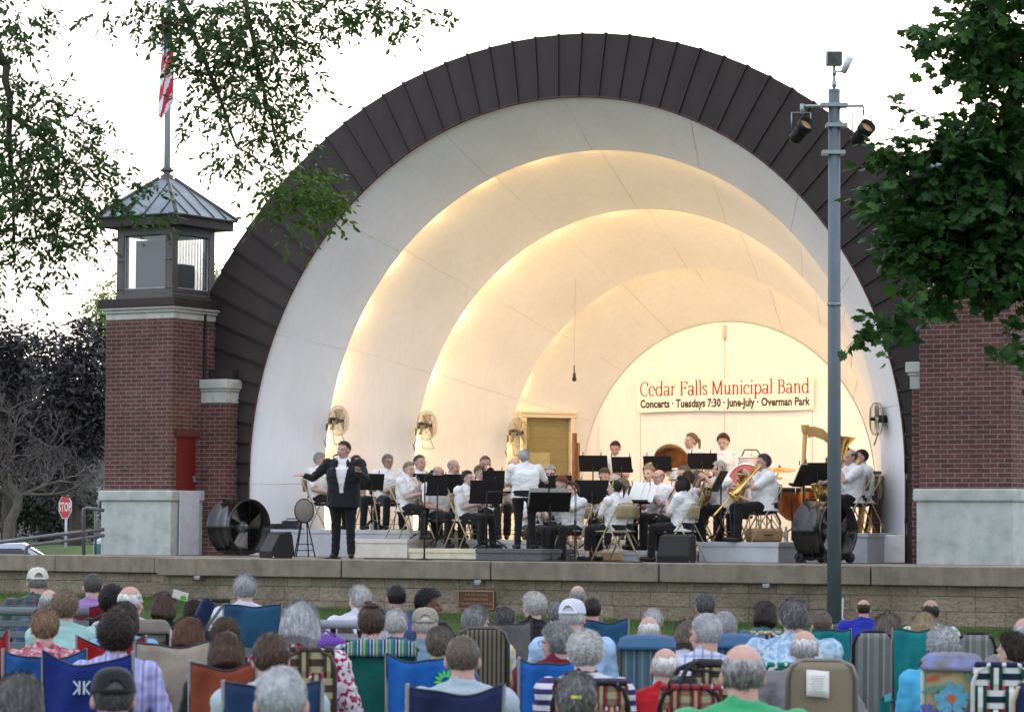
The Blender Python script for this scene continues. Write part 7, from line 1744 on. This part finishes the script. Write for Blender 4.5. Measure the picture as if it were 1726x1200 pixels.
for i, (px, py, yoke) in enumerate(((1350, 222, -.42), (1453, 226, .38))):
    cx = PX(px); cz = ZY(py); D = Vector((-.50*0+.34, .35, .88)).normalized() if False else Vector((.42, .52, .42)).normalized()
    mb = MB(); q = Vector((-.42 if 0 else .40, .45, .62)).normalized().to_track_quat('Z', 'Y').to_matrix().to_4x4(); M = Matrix.Translation((cx, -.04, cz)) @ Vector((.36, -.62, .46)).normalized().to_track_quat('Z', 'Y').to_matrix().to_4x4()
    mb.lathe([(.0, -.20), (.06, -.20), (.085, -.16), (.09, -.02), (.075, -.01), (.075, .04), (.105, .05), (.11, .17), (.098, .17), (.09, .06), (0, .05)], 24, M=M)
    for a in range(0, 360, 45): mb.box(tuple(M @ Vector((.088*math.cos(R(a)), .088*math.sin(R(a)), -.12))), (.012, .012, .012))
    sp = mb.obj('spotlight', BLACKM, t)
    mb = MB(); mb.lathe([(.0, .12), (.05, .115), (.095, .10)], 20, M=M); mb.obj('lens', mat('amber_lens', (.22, .13, .06), .12, .2, .5, 9, emis=(1, .6, .25), estr=.12), sp)
    mb = MB()
    for s in (-1, 1): mb.tube([(cx+s*.125, -.04, cz), (cx+s*.125, -.04, cz+.24)], .009, 6)
    mb.tube([(cx-.125, -.04, cz+.24), (cx+.125, -.04, cz+.24)], .006, 6); mb.tube([(cx+.02, -.04, cz+.24), (yoke, -.02, zz-.08)], .009, 6); mb.obj('yoke', GALV, sp)
mb = MB(); mb.tube([(-.40, -.02, zz), (-.30, -.03, zz-.28), (-.2, -.02, zz-.1)], .005, 5); mb.tube([(.1, -.02, zz), (-.15, -.1, zz-.35)], .004, 5); mb.obj('cable', RUBBER, t)
z0 = ZY(150); mb = MB(); mb.tube([(0, 0, z0), (0, 0, z0+.30)], .018, 8); mb.tube([(0, 0, z0+.02), (0, 0, z0+.10)], .030, 8); mb.tube([(0, 0, z0+.17), (0, 0, z0+.25)], .026, 8); mb.tube([(0, 0, z0+.22), (.13, -.03, z0+.22)], .012, 7); mb.obj('mast', GALV, t)
mb = MB(); zf = ZY(99); mb.box((0, .02, zf), (.215, .13, .19), bev=.015); fl_ = mb.obj('floodlight', mat('floodlight_housing', (.35, .36, .37), .4, .5), t)
mb = MB(); mb.box((0, -.048, zf), (.185, .004, .155)); mb.obj('glass', mat('floodlight_glass', (.06, .065, .065), .35, .1, .6, 9), fl_)
mb = MB(); mb.tube([(.12, -.03, z0+.22), (.20, -.10, z0+.40)], [.042, .050], 12); cm = mb.obj('camera_housing', mat('white_camera_shell', (.66, .67, .70), .35), t); mb = MB(); mb.tube([(.113, -.024, z0+.205), (.12, -.03, z0+.22)], .036, 12); mb.obj('camera_lens', mat('dark_lens', (.10, .05, .05), .2), cm)

# ================================================================== FOLIAGE
def leaf_shape(kind):
    if kind == 'maple':
        r_ = [(0, -.5), (.10, -.20), (.36, -.34), (.33, -.14), (.56, .02), (.42, .14), (.44, .34), (.22, .32), (.16, .46), (0, .62), (-.16, .46), (-.22, .32), (-.44, .34), (-.42, .14), (-.56, .02), (-.33, -.14), (-.36, -.34), (-.10, -.20)]
        return r_
    return [(0, -.5), (.16, -.25), (.23, .05), (.12, .35), (0, .55), (-.12, .35), (-.23, .05), (-.16, -.25)]
def x3(a, b): return np.array((a[1]*b[2]-a[2]*b[1], a[2]*b[0]-a[0]*b[2], a[0]*b[1]-a[1]*b[0]))
def foliage(name, parent, clumps, shape, size, m, seed, droop=.4, per=14, twigs=None, curl=.25, spray=(2.6, 5.2)):
    """clumps: (centre, radii, number of sprays); each spray is a short twig carrying alternate leaves"""
    rs = np.random.RandomState(seed); pts = np.array(leaf_shape(shape)); npt = len(pts); V = []; Fc = []; TW_ = MB()
    for (cx, cy, cz), (rx, ry, rz), n in clumps:
        for _ in range(n):
            d = rs.normal(size=3); d /= np.linalg.norm(d); rr = rs.uniform(.15, 1)**.5; p = np.array((cx, cy, cz))+d*rr*np.array((rx, ry, rz))
            out = d*np.array((1, 1, .35))+rs.normal(size=3)*.5; out[2] -= droop; out /= np.linalg.norm(out)
            L = size*rs.uniform(*spray); k = max(4, int(per*rs.uniform(.6, 1.3)))
            q = [p+out*L*t+np.array((0, 0, -droop*L*.55*t*t)) for t in np.linspace(0, 1, k)]
            if twigs and rs.rand() < .75: TW_.tube([tuple(q[0]-out*size*1.5), tuple(q[0]), tuple(q[k//2]), tuple(q[-1])], size*.030, 3, smooth=False)
            for i in range(k):
                c = q[i]; sd = 1 if i % 2 else -1
                side = x3(out, (0, 0, 1.)); side /= (np.linalg.norm(side)+1e-6)
                ax = out*.6+side*sd*.8+rs.normal(size=3)*.35+np.array((0, 0, -.35)); ax /= np.linalg.norm(ax)
                nrm = np.array((0, 0, 1.))+rs.normal(size=3)*.55; w_ = x3(ax, nrm); w_ /= (np.linalg.norm(w_)+1e-6); nn = x3(w_, ax)
                s = size*rs.uniform(.65, 1.25); base = c+ax*s*.55
                o = len(V)
                for (a, b) in pts: V.append(base+w_*a*s+ax*b*s-nn*(curl*s*(a*a*2.2+b*b*.5)))
                Fc.append(tuple(range(o, o+npt)))
    me = bpy.data.meshes.new(name); me.from_pydata([tuple(v) for v in V], [], Fc); me.materials.append(m); me.update()
    o = link(name, me, parent)
    return TW_, len(Fc)
def limb(mb, a, b, r0, r1, rs, sag=0., n=7, wob=.12):
    a, b = Vector(a), Vector(b); L = (b-a).length; pts = []
    for i in range(n+1):
        t = i/n; p = a.lerp(b, t); 
        if 0 < i < n: p += Vector(rs.normal(size=3))*L*wob*.12
        p.z += sag*L*math.sin(PI*t); pts.append(p)
    mb.tube(pts, [r0+(r1-r0)*(i/n) for i in range(n+1)], 7 if r0 > .02 else 5); return pts
BARK = mat('bark', (.085, .07, .058), .95, 0, .3, 8, .8, 25, .15, stretch=(1, 1, .3)); BARKG = mat('grey_branch_bark', (.12, .105, .09), .95, 0, .25, 9, .5, 25, .15)
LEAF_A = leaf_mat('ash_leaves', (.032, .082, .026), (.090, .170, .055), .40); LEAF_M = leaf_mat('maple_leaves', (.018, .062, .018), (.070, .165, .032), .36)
LEAF_P = leaf_mat('purple_leaves', (.020, .017, .020), (.045, .040, .046), .15); LEAF_Y = leaf_mat('far_bright_leaves', (.10, .17, .03), (.24, .33, .09), .5); LEAF_D = leaf_mat('dark_hedge_leaves', (.010, .022, .012), (.03, .05, .02), .2)

def tree_front_left():
    rs = np.random.RandomState(11)
    base = at_c(-330, 1200, 31); g = gz(base[0], base[1])
    t = thing('ash_tree', 'ash tree whose leafy boughs hang in from the upper left', 'tree', (0, 0, 0))
    tr = MB(); top = Vector((base[0], base[1], 8.5)); limb(tr, (base[0], base[1], g-.1), top, .34, .16, rs, n=9, wob=.05)
    C = lambda px, py, c: Vector(at_c(px, py, c))
    br = []
    def bough(a, pts, r0):
        p = a
        for i, q in enumerate(pts): limb(tr, p, q, r0*(1-.8*i/len(pts)), r0*(1-.8*(i+1)/len(pts)), rs, .03, 5); p = q
    hub = Vector((base[0], base[1], 6.4)); hub2 = Vector((base[0], base[1], 7.6))
    bough(hub, [C(-60, 40, 31), C(12, 110, 31), C(18, 260, 31), C(24, 410, 30.8)], .07)
    bough(hub, [C(-60, 150, 32), C(40, 210, 31.5), C(110, 270, 31), C(175, 320, 30.7)], .045)
    bough(hub2, [C(-40, -150, 32), C(150, -130, 31), C(290, -40, 30.5), C(320, 50, 30), C(365, 150, 30), C(400, 250, 30)], .06)
    bough(hub2, [C(200, -170, 32), C(400, -90, 31), C(420, 40, 30.6), C(450, 180, 30.2), C(478, 280, 30)], .05)
    bough(hub2, [C(250, -200, 32), C(470, -130, 31), C(600, -30, 31), C(700, 10, 31)], .045)
    bough(C(320, 50, 30), [C(240, 30, 30), C(205, 45, 29.8)], .012)
    bough(C(400, 250, 30), [C(470, 300, 29.5), C(520, 335, 29)], .010)
    tr.obj('trunk', BARK, t)
    k = 31/FPX
    def cl(px, py, rx, ry, n, c=31., d=.8): return (tuple(at_c(px, py, c)), (rx*c/FPX, d, ry*c/FPX), n)
    L = [cl(15, 30, 45, 42, 34), cl(48, 20, 28, 30, 14), cl(62, 58, 18, 14, 5), cl(8, 160, 22, 50, 16), cl(18, 120, 24, 24, 10), cl(35, 160, 30, 26, 14), cl(78, 160, 34, 24, 12),
         cl(30, 215, 55, 42, 50), cl(95, 200, 48, 30, 30), cl(130, 182, 24, 16, 7), cl(20, 285, 55, 50, 60), cl(85, 262, 60, 40, 56), cl(150, 262, 42, 30, 26), cl(40, 355, 55, 48, 60), cl(110, 330, 55, 42, 54), cl(170, 315, 40, 32, 30), cl(200, 300, 24, 16, 8), cl(205, 350, 28, 22, 14), cl(218, 300, 12, 10, 3),
         cl(20, 420, 40, 40, 34), cl(75, 400, 45, 30, 32), cl(125, 405, 30, 24, 16), cl(150, 368, 30, 20, 14), cl(60, 445, 32, 18, 12), cl(15, 470, 24, 22, 12), cl(52, 475, 20, 10, 4),
         # overhead, out of the picture
         cl(-120, 100, 120, 160, 90, 31.5, 1.5), cl(-160, 320, 120, 120, 60, 31.5, 1.5), cl(-60, -150, 160, 110, 60, 31, 1.6), cl(200, -150, 180, 90, 50, 31, 1.6), cl(450, -140, 200, 90, 60, 31, 1.6),
         # the boughs over the flag and to the right
         cl(205, 22, 20, 20, 10, 30.), cl(235, 6, 34, 10, 8, 30.), cl(200, 36, 12, 8, 4, 30.), cl(250, 26, 16, 12, 5, 30.), cl(330, 12, 55, 24, 34, 30.4), cl(335, 50, 34, 28, 26, 30.4), cl(400, 30, 60, 36, 56, 30.4), cl(470, 22, 55, 26, 40, 30.4), cl(545, 14, 50, 18, 26, 30.6), cl(600, 14, 40, 18, 20, 30.8), cl(655, 10, 40, 16, 18, 31.), cl(700, 6, 24, 12, 8, 31.), cl(682, 30, 20, 14, 6, 31.), cl(612, 44, 16, 10, 4, 31.), cl(640, 30, 16, 10, 4, 31.),
         cl(370, 80, 52, 38, 48, 30.2), cl(440, 78, 52, 40, 56, 30.2), cl(500, 62, 26, 20, 14, 30.4), cl(495, 105, 30, 26, 22, 30.2), cl(400, 128, 52, 34, 44, 30.2), cl(345, 118, 30, 22, 16, 30.), cl(462, 150, 40, 32, 32, 30.), cl(355, 195, 26, 20, 16, 29.8), cl(338, 208, 12, 8, 3, 29.8), cl(408, 180, 36, 28, 24, 30.), cl(478, 190, 28, 26, 16, 30.), cl(430, 225, 36, 24, 20, 30.), cl(400, 258, 26, 20, 12, 29.8), cl(385, 270, 14, 12, 5, 29.8), cl(470, 240, 22, 20, 9, 29.8), cl(452, 275, 24, 16, 9, 29.6), cl(468, 300, 26, 18, 10, 29.4), cl(450, 318, 14, 8, 3, 29.4), cl(330, 84, 12, 18, 5, 30.), cl(330, 130, 12, 14, 4, 30.)]
    TWG, n1 = foliage('crown', t, [(a, b, int(n*1.02)) for a, b, n in L], 'ash', .072, LEAF_A, 21, .45, 12, True, spray=(1.9, 4.0))
    TWG.obj('twigs', BARK, t)
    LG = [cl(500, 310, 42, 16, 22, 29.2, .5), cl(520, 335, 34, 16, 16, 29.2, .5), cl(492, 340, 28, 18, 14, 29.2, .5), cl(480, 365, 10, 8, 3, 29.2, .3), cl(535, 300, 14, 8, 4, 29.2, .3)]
    T2, n2 = foliage('foliage', t, [(a, b, int(n*1.6)) for a, b, n in LG], 'ash', .078, leaf_mat('greener_ash_leaves', (.05, .11, .012), (.12, .19, .03), .4), 22, .3, 11, True)  # greener leaves at the end of the hanging bough
    return n1
tree_front_left()
def tree_front_right():
    rs = np.random.RandomState(12); c0 = 30.
    base = at_c(1990, 1200, c0); g = gz(base[0], base[1])
    t = thing('maple_tree', 'dark green maple reaching in from the right over the brick tower', 'tree', (0, 0, 0))
    tr = MB(); limb(tr, (base[0], base[1], g-.1), (base[0], base[1], 8.2), .30, .14, rs, n=9, wob=.05); C = lambda px, py, c: Vector(at_c(px, py, c))
    def bough(a, pts, r0):
        p = a
        for i, q in enumerate(pts): limb(tr, p, q, r0*(1-.8*i/len(pts)), r0*(1-.8*(i+1)/len(pts)), rs, .03, 5); p = q
    h = Vector((base[0], base[1], 3.4)); bough(h, [C(1800, 560, c0), C(1680, 470, c0), C(1580, 420, c0), C(1500, 380, c0)], .07)
    h = Vector((base[0], base[1], 5.0)); bough(h, [C(1800, 330, c0), C(1680, 300, c0), C(1580, 270, c0), C(1490, 265, c0)], .06); bough(h, [C(1820, 150, c0), C(1720, 90, c0), C(1620, 70, c0)], .05)
    bough(C(1580, 420, c0), [C(1540, 500, c0), C(1480, 545, 29)], .014)
    tr.obj('trunk', BARK, t)
    def cl(px, py, rx, ry, n, c=c0, d=.9):
        if px < 1620 and py > 180 and c == c0: px += 42; rx *= .8
        if 420 < py < 540 and c == c0: py -= 34; n = int(n*.6)
        if px < 1640 and py < 180: px += 14
        return (tuple(at_c(px, py, c)), (rx*c/FPX, d, ry*c/FPX), n)
    L = [cl(1715, 20, 40, 40, 40), cl(1655, 45, 40, 22, 20), cl(1598, 62, 30, 18, 10), cl(1580, 76, 16, 10, 4), cl(1600, 95, 26, 12, 6), cl(1690, 80, 50, 40, 40), cl(1650, 100, 30, 20, 12), cl(1715, 130, 30, 36, 24), cl(1680, 130, 20, 14, 6),
         cl(1712, 190, 24, 34, 20), cl(1670, 215, 30, 20, 12), cl(1600, 215, 30, 10, 5), cl(1590, 240, 36, 16, 12), cl(1545, 205, 14, 6, 2), cl(1530, 268, 46, 20, 20), cl(1490, 262, 26, 16, 9), cl(1475, 285, 16, 10, 4), cl(1600, 265, 60, 34, 46), cl(1680, 260, 60, 44, 60),
         cl(1500, 320, 44, 30, 30), cl(1462, 325, 14, 12, 4), cl(1570, 330, 60, 36, 56), cl(1650, 335, 60, 44, 66), cl(1715, 340, 44, 50, 50), cl(1495, 370, 36, 26, 22), cl(1555, 395, 60, 34, 54), cl(1640, 405, 66, 40, 70), cl(1710, 420, 44, 50, 50),
         cl(1500, 430, 40, 28, 26), cl(1480, 460, 18, 14, 6), cl(1550, 460, 50, 28, 40), cl(1610, 460, 36, 22, 24), cl(1525, 500, 38, 22, 22), cl(1500, 515, 18, 12, 5), cl(1575, 500, 22, 16, 10), cl(1655, 470, 30, 30, 18), cl(1668, 510, 20, 20, 7), cl(1690, 480, 40, 34, 34), cl(1712, 520, 26, 26, 14), cl(1722, 580, 14, 30, 9), cl(1545, 530, 22, 8, 4),
         cl(1478, 545, 12, 7, 4, 29.2, .2), cl(1488, 560, 6, 7, 2, 29.2, .2), cl(1502, 532, 12, 6, 4, 29.2, .2), cl(1530, 520, 12, 8, 4, 29.2, .2),
         cl(1830, 200, 110, 160, 130, 30.5, 1.6), cl(1840, 440, 110, 120, 90, 30.5, 1.6), cl(1790, -90, 90, 70, 70, 30.5, 1.6), cl(1860, -60, 120, 120, 70, 31, 1.6)]
    TWG, n1 = foliage('crown', t, [(a, b, int(n*1.35)) for a, b, n in L], 'maple', .118, LEAF_M, 31, .22, 8, True, spray=(1.4, 3.0)); TWG.obj('twigs', BARK, t)
tree_front_right()

def canopy(tree, m, pxs, seed):
    # unseen leaf masses hung from both trees, added to darken the audience below
    rs = np.random.RandomState(seed); L = []
    for px in pxs:
        for c in (13, 17.5, 22, 26.5, 31):
            P = at_c(px, 600, c); L.append(((P[0]+rs.uniform(-.6, .6), P[1]+rs.uniform(-.6, .6), 8.6+rs.uniform(-.3, 1.4)+.4*(c > 25)), (2.4, 2.4, 1.0), 60))
    foliage('added_shade_crown', tree, L, 'ash', .26, m, seed, .3, 8)
TREES = {o.name: o for o in scene.objects if o.name in ('ash_tree', 'maple_tree')}
canopy(TREES['ash_tree'], LEAF_A, (-700, 0, 600), 71); canopy(TREES['maple_tree'], LEAF_M, (1250, 1900, 2500), 72)

# ------------------------------------------------------------------ behind, at the left
def bare_tree():
    rs = np.random.RandomState(4); b = at_c(18, 925, 66); gx = -.9
    t = thing('bare_tree', 'small tree with a crooked pale trunk and grey leafless twigs, left of the stop sign', 'tree', (b[0], b[1], gx)); mb = MB(); tw = MB()
    S = 66/FPX
    def W(px, py): return Vector((RH[0]*(px-18)*S, RH[1]*(px-18)*S, (at_c(18, py, 66)[2]-gx)))
    p = [W(8, 960), W(14, 915), W(16, 880), W(28, 855), W(30, 835), W(14, 815), W(8, 790)]; mb.tube(p, [.16, .13, .115, .10, .10, .07, .05], 8)
    tips = []
    def grow(a, d, L, r, dep):
        q = a; pts = [a]; n = 4
        for i in range(n):
            d = (d+Vector(rs.normal(size=3))*.22+Vector((0, 0, .05))).normalized(); q = q+d*L/n; pts.append(q)
        (mb if dep < 3 else tw).tube(pts, [r*(1-.5*i/n) for i in range(n+1)], 6 if dep < 2 else 3, cap=False, smooth=dep < 3)
        if dep >= 6: return
        for _ in range(3 if dep < 5 else 4):
            k = rs.randint(1, n+1); nd = (d+Vector((RH[0], RH[1], 0))*rs.normal()*.55+Vector(rs.normal(size=3))*.40).normalized(); grow(pts[k], nd, L*rs.uniform(.62, .85), r*.58, dep+1)
    for a, tgt, L in ((W(30, 835), W(80, 815), .75), (W(30, 838), W(60, 770), .85), (W(14, 815), W(-30, 740), .9), (W(8, 790), W(30, 700), .9), (W(28, 850), W(-40, 830), .7), (W(30, 836), W(110, 790), .9)):
        grow(a, (tgt-a).normalized(), L, .05, 1)
    mb.obj('trunk', BARKG, t); tw.obj('twigs', mat('grey_twigs', (.12, .10, .095), .95), t)
bare_tree()
def far_tree(name, label, px, py, c, rx, ry, n, m, size, seed, gr='trees behind the left tower', dr=1.8, parts=9):
    rs = np.random.RandomState(seed); b = at_c(px, 930, c); g = gz(b[0], b[1]); t = thing(name, label, 'tree', (0, 0, 0), group=gr)
    mb = MB(); top = Vector(at_c(px, py, c)); limb(mb, (b[0], b[1], g-.2), top, .28, .10, rs, n=6, wob=.06); cl = []
    for k in range(parts):
        a = rs.uniform(0, 2*PI); rr = rs.uniform(.1, .75); q = at_c(px+rx*rr*math.cos(a), py+ry*rr*math.sin(a), c+rs.uniform(-1, 1)*dr); s = rs.uniform(.35, .55)
        cl.append((tuple(q), (rx*s*c/FPX, rx*s*c/FPX, ry*s*c/FPX), n//parts)); 
        if k % 2: limb(mb, top.lerp(Vector((b[0], b[1], g)), .35), q, .08, .03, rs, n=4)
    mb.obj('trunk', BARK, t); foliage('crown', t, cl, 'ash', size, m, seed+50, .2, 9)
far_tree('purple_maple', 'dark purple-leaved tree left of the brick tower', 128, 690, 92, 66, 150, 1900, LEAF_P, .19, 61, parts=18)
far_tree('purple_maple', 'dark purple-leaved tree at the left edge with a ragged top', 15, 640, 96, 75, 150, 1900, LEAF_P, .19, 62, parts=18)
far_tree('dark_shrub', 'low dark evergreen mass under the purple trees', 75, 850, 100, 110, 46, 700, LEAF_D, .18, 66, parts=14)
far_tree('lime_tree', 'bright yellow-green tree showing between the purple tree and the tower', 178, 545, 120, 34, 95, 420, LEAF_Y, .17, 63, parts=12)
far_tree('lime_tree', 'bright tree peeking between the tower lantern and the hood', 360, 475, 110, 22, 50, 150, LEAF_Y, .15, 64)
def treeline():
    rs = np.random.RandomState(8); L = []
    for k in range(150):
        a = -130+260*k/149; d = 92+rs.uniform(-5, 5); x, y = a+CAM[0]-22, d-.0006*a*a; h = rs.uniform(2.2, 3.6)
        L.append(((x, y, h-.2), (2.6, 2.2, h), 13)); L.append(((x+1, y-1, 1.4), (2.4, 2., 1.9), 7))
    foliage('treeline', None, L, 'ash', .62, LEAF_D, 81, .15, 9, spray=(1.5, 3.))
    tag([o for o in scene.objects if o.name == 'treeline'][0], 'far dark green wood filling the view behind the purple trees', 'wood', kind='stuff')
treeline()
# house front, stop sign, railing, car, bin
def background():
    P = at_c(90, 880, 118); g = -.2
    t = thing('house', 'grey stucco house front half hidden behind the trees and the stop sign', 'house', (P[0], P[1], g), heading(0)); S = 118/FPX
    W = mat('grey_stucco', (.16, .15, .14), .9); mb = MB(); mb.box((0, 2, 1.7), (8.5, 4, 3.9)); mb.obj('wall', W, t)
    mb = MB(); mb.poly([(-4.6, 3.6), (4.6, 3.6), (3.4, 4.9), (-3.4, 4.9)], 4.4, M=Matrix.Translation((0, 2, 0))); mb.obj('roof', mat('dark_shingle', (.06, .055, .055), .9), t)
    for x, w_, z in ((-2.2, 1., 1.5), (.05, .6, 1.6), (2.2, 1.1, 1.5)):
        mb = MB(); mb.box((x, -.02, z), (w_, .06, 1.3)); f = mb.obj('window', mat('pale_window_trim', (.30, .31, .33), .6), t); mb = MB(); mb.box((x, -.06, z), (w_*.8, .03, 1.12)); mb.obj('pane', mat('dark_window', (.02, .025, .035), .1), f)
    mb = MB(); mb.box((1.15, -.03, 1.0), (.9, .06, 2.1)); mb.obj('door', mat('dark_doorway', (.03, .025, .02), .7), t)
    mb = MB()
    for k in range(3): mb.box((1.15, -.35-.25*k, .32-.14*k), (1.8, .3, .14))
    mb.obj('steps', W, t)
    # stop sign
    P = at_c(110, 854, 82); t = thing('stop_sign', 'red octagonal stop sign on a white post left of the brick tower', 'road sign', (P[0], P[1], P[2]), heading(-50)); r = .315/math.cos(PI/8)
    oct_ = lambda q: [(q*math.cos(PI/8+k*PI/4), q*math.sin(PI/8+k*PI/4)) for k in range(8)]
    mb = MB(); mb.poly(oct_(r), .012); mb.obj('border', mat('sign_white', (.62, .60, .62), .5), t); mb = MB(); mb.poly(oct_(r*.93), .016); f = mb.obj('face', mat('sign_red', (.48, .012, .02), .4), t)
    mb = MB(); text_into(mb, 'STOP', .33, Matrix.Translation((0, -.012, -.115)) @ UPR, offset=.008, sx=.80); mb.obj('lettering', MATS['sign_white'], t)
    mb = MB(); mb.tube([(0, .03, .2), (0, .03, -1.6)], .035, 8); mb.obj('post', mat('pale_post', (.45, .46, .48), .5, .3), t)
    # handrail of the ramp
    t = thing('handrail', 'grey metal ramp handrail left of the brick tower', 'railing', (0, 0, 0)); C = lambda px, py, c=49: Vector(at_c(px, py, c)); RM = mat('handrail_metal', (.13, .13, .15), .4, .4)
    mb = MB(); mb.tube([C(-60, 920), C(0, 913.5), C(90, 902), C(176, 892)], .030, 8); mb.obj('top_rail', RM, t); mb = MB(); mb.tube([C(44, 950), C(44, 925), C(47, 921), C(54, 918), C(120, 910), C(176, 902)], .028, 8); mb.obj('lower_rail', RM, t)
    mb = MB(); mb.tube([C(141, 950), C(141, 862), C(142, 858), C(146, 856), C(176, 860)], .030, 8); mb.obj('post', RM, t); mb = MB(); mb.tube([C(161, 950, 50), C(161, 860, 50)], .022, 8); mb.obj('post', RM, t)
    # bin
    P = at_c(170, 935, 51); t = thing('litter_bin', 'green post-shaped litter bin against the tower plinth', 'bin', (P[0], P[1], P[2]-.9)); mb = MB(); mb.lathe([(0, 0), (.11, 0), (.13, .05), (.13, 1.05), (.11, 1.08), (0, 1.08)], 16); mb.obj('body', mat('green_bin', (.01, .13, .12), .4), t); mb = MB(); mb.lathe([(.12, 1.08), (.12, 1.12), (.02, 1.18), (0, 1.18)], 16); mb.obj('lid', mat('pale_lid', (.5, .55, .6), .4), t)
    # car
    P = at_c(-28, 920, 57); t = thing('parked_car', 'silver car whose roof shows above the coping at the left edge', 'car', (P[0], P[1], -1.32), math.atan2(RH[1], RH[0])+R(4)); 
    ln = 4.4; prof = [(-2.2, .35), (-2.2, .75), (-1.9, .92), (-1.2, .98), (-.55, 1.40), (.75, 1.44), (1.45, 1.02), (2.1, .92), (2.2, .6), (2.2, .35)]
    mb = MB(); secs = [(-.88, .90), (-.80, 1.), (0, 1.02), (.80, 1.), (.88, .90)]
    vs = []; n = len(prof)
    for y, k in secs: vs += [(x*(.98 if abs(y) > .85 else 1), y*(1 if z < 1. else .82), .35+(z-.35)*k) for x, z in prof]
    fs = [(i*n+j, i*n+(j+1) % n, (i+1)*n+(j+1) % n, (i+1)*n+j) for i in range(4) for j in range(n)]+[tuple(range(n-1, -1, -1)), tuple(4*n+j for j in range(n))]
    mb.add(vs, fs, 0, True); mb.obj('body', mat('silver_car_paint', (.30, .33, .37), .3, .5, .03), t)
    gl = mat('car_glass', (.03, .04, .05), .06, .1)
    for s in (-1, 1):
        mb = MB(); mb.add([(-1.1, s*.80, 1.02), (1.3, s*.80, 1.04), (.75, s*.735, 1.36), (-.5, s*.735, 1.34)], [(0, 1, 2, 3)]); mb.obj('window', gl, t, .01)
        for x in (-1.4, 1.4):
            mb = MB(); M = Matrix.Translation((x, s*.80, .32)) @ Matrix.Rotation(PI/2, 4, 'X'); mb.lathe([(.18, -.09), (.31, -.09), (.32, 0), (.31, .09), (.18, .09)], 24, M=M); w_ = mb.obj('wheel', RUBBER, t); mb = MB(); mb.lathe([(0, -.07), (.19, -.07), (.19, .07), (0, .07)], 18, M=M); mb.obj('rim', ALU, w_)
    mb = MB(); mb.add([(1.43, -.66, 1.05), (1.43, .66, 1.05), (.78, .6, 1.42), (.78, -.6, 1.42)], [(0, 1, 2, 3)]); mb.obj('windscreen', gl, t, .012)
    for s in (-1, 1): mb = MB(); mb.box((2.17, s*.62, .72), (.08, .3, .12), bev=.02); mb.obj('headlight', WHITEP, t)
background()
bpy.context.view_layer.update()
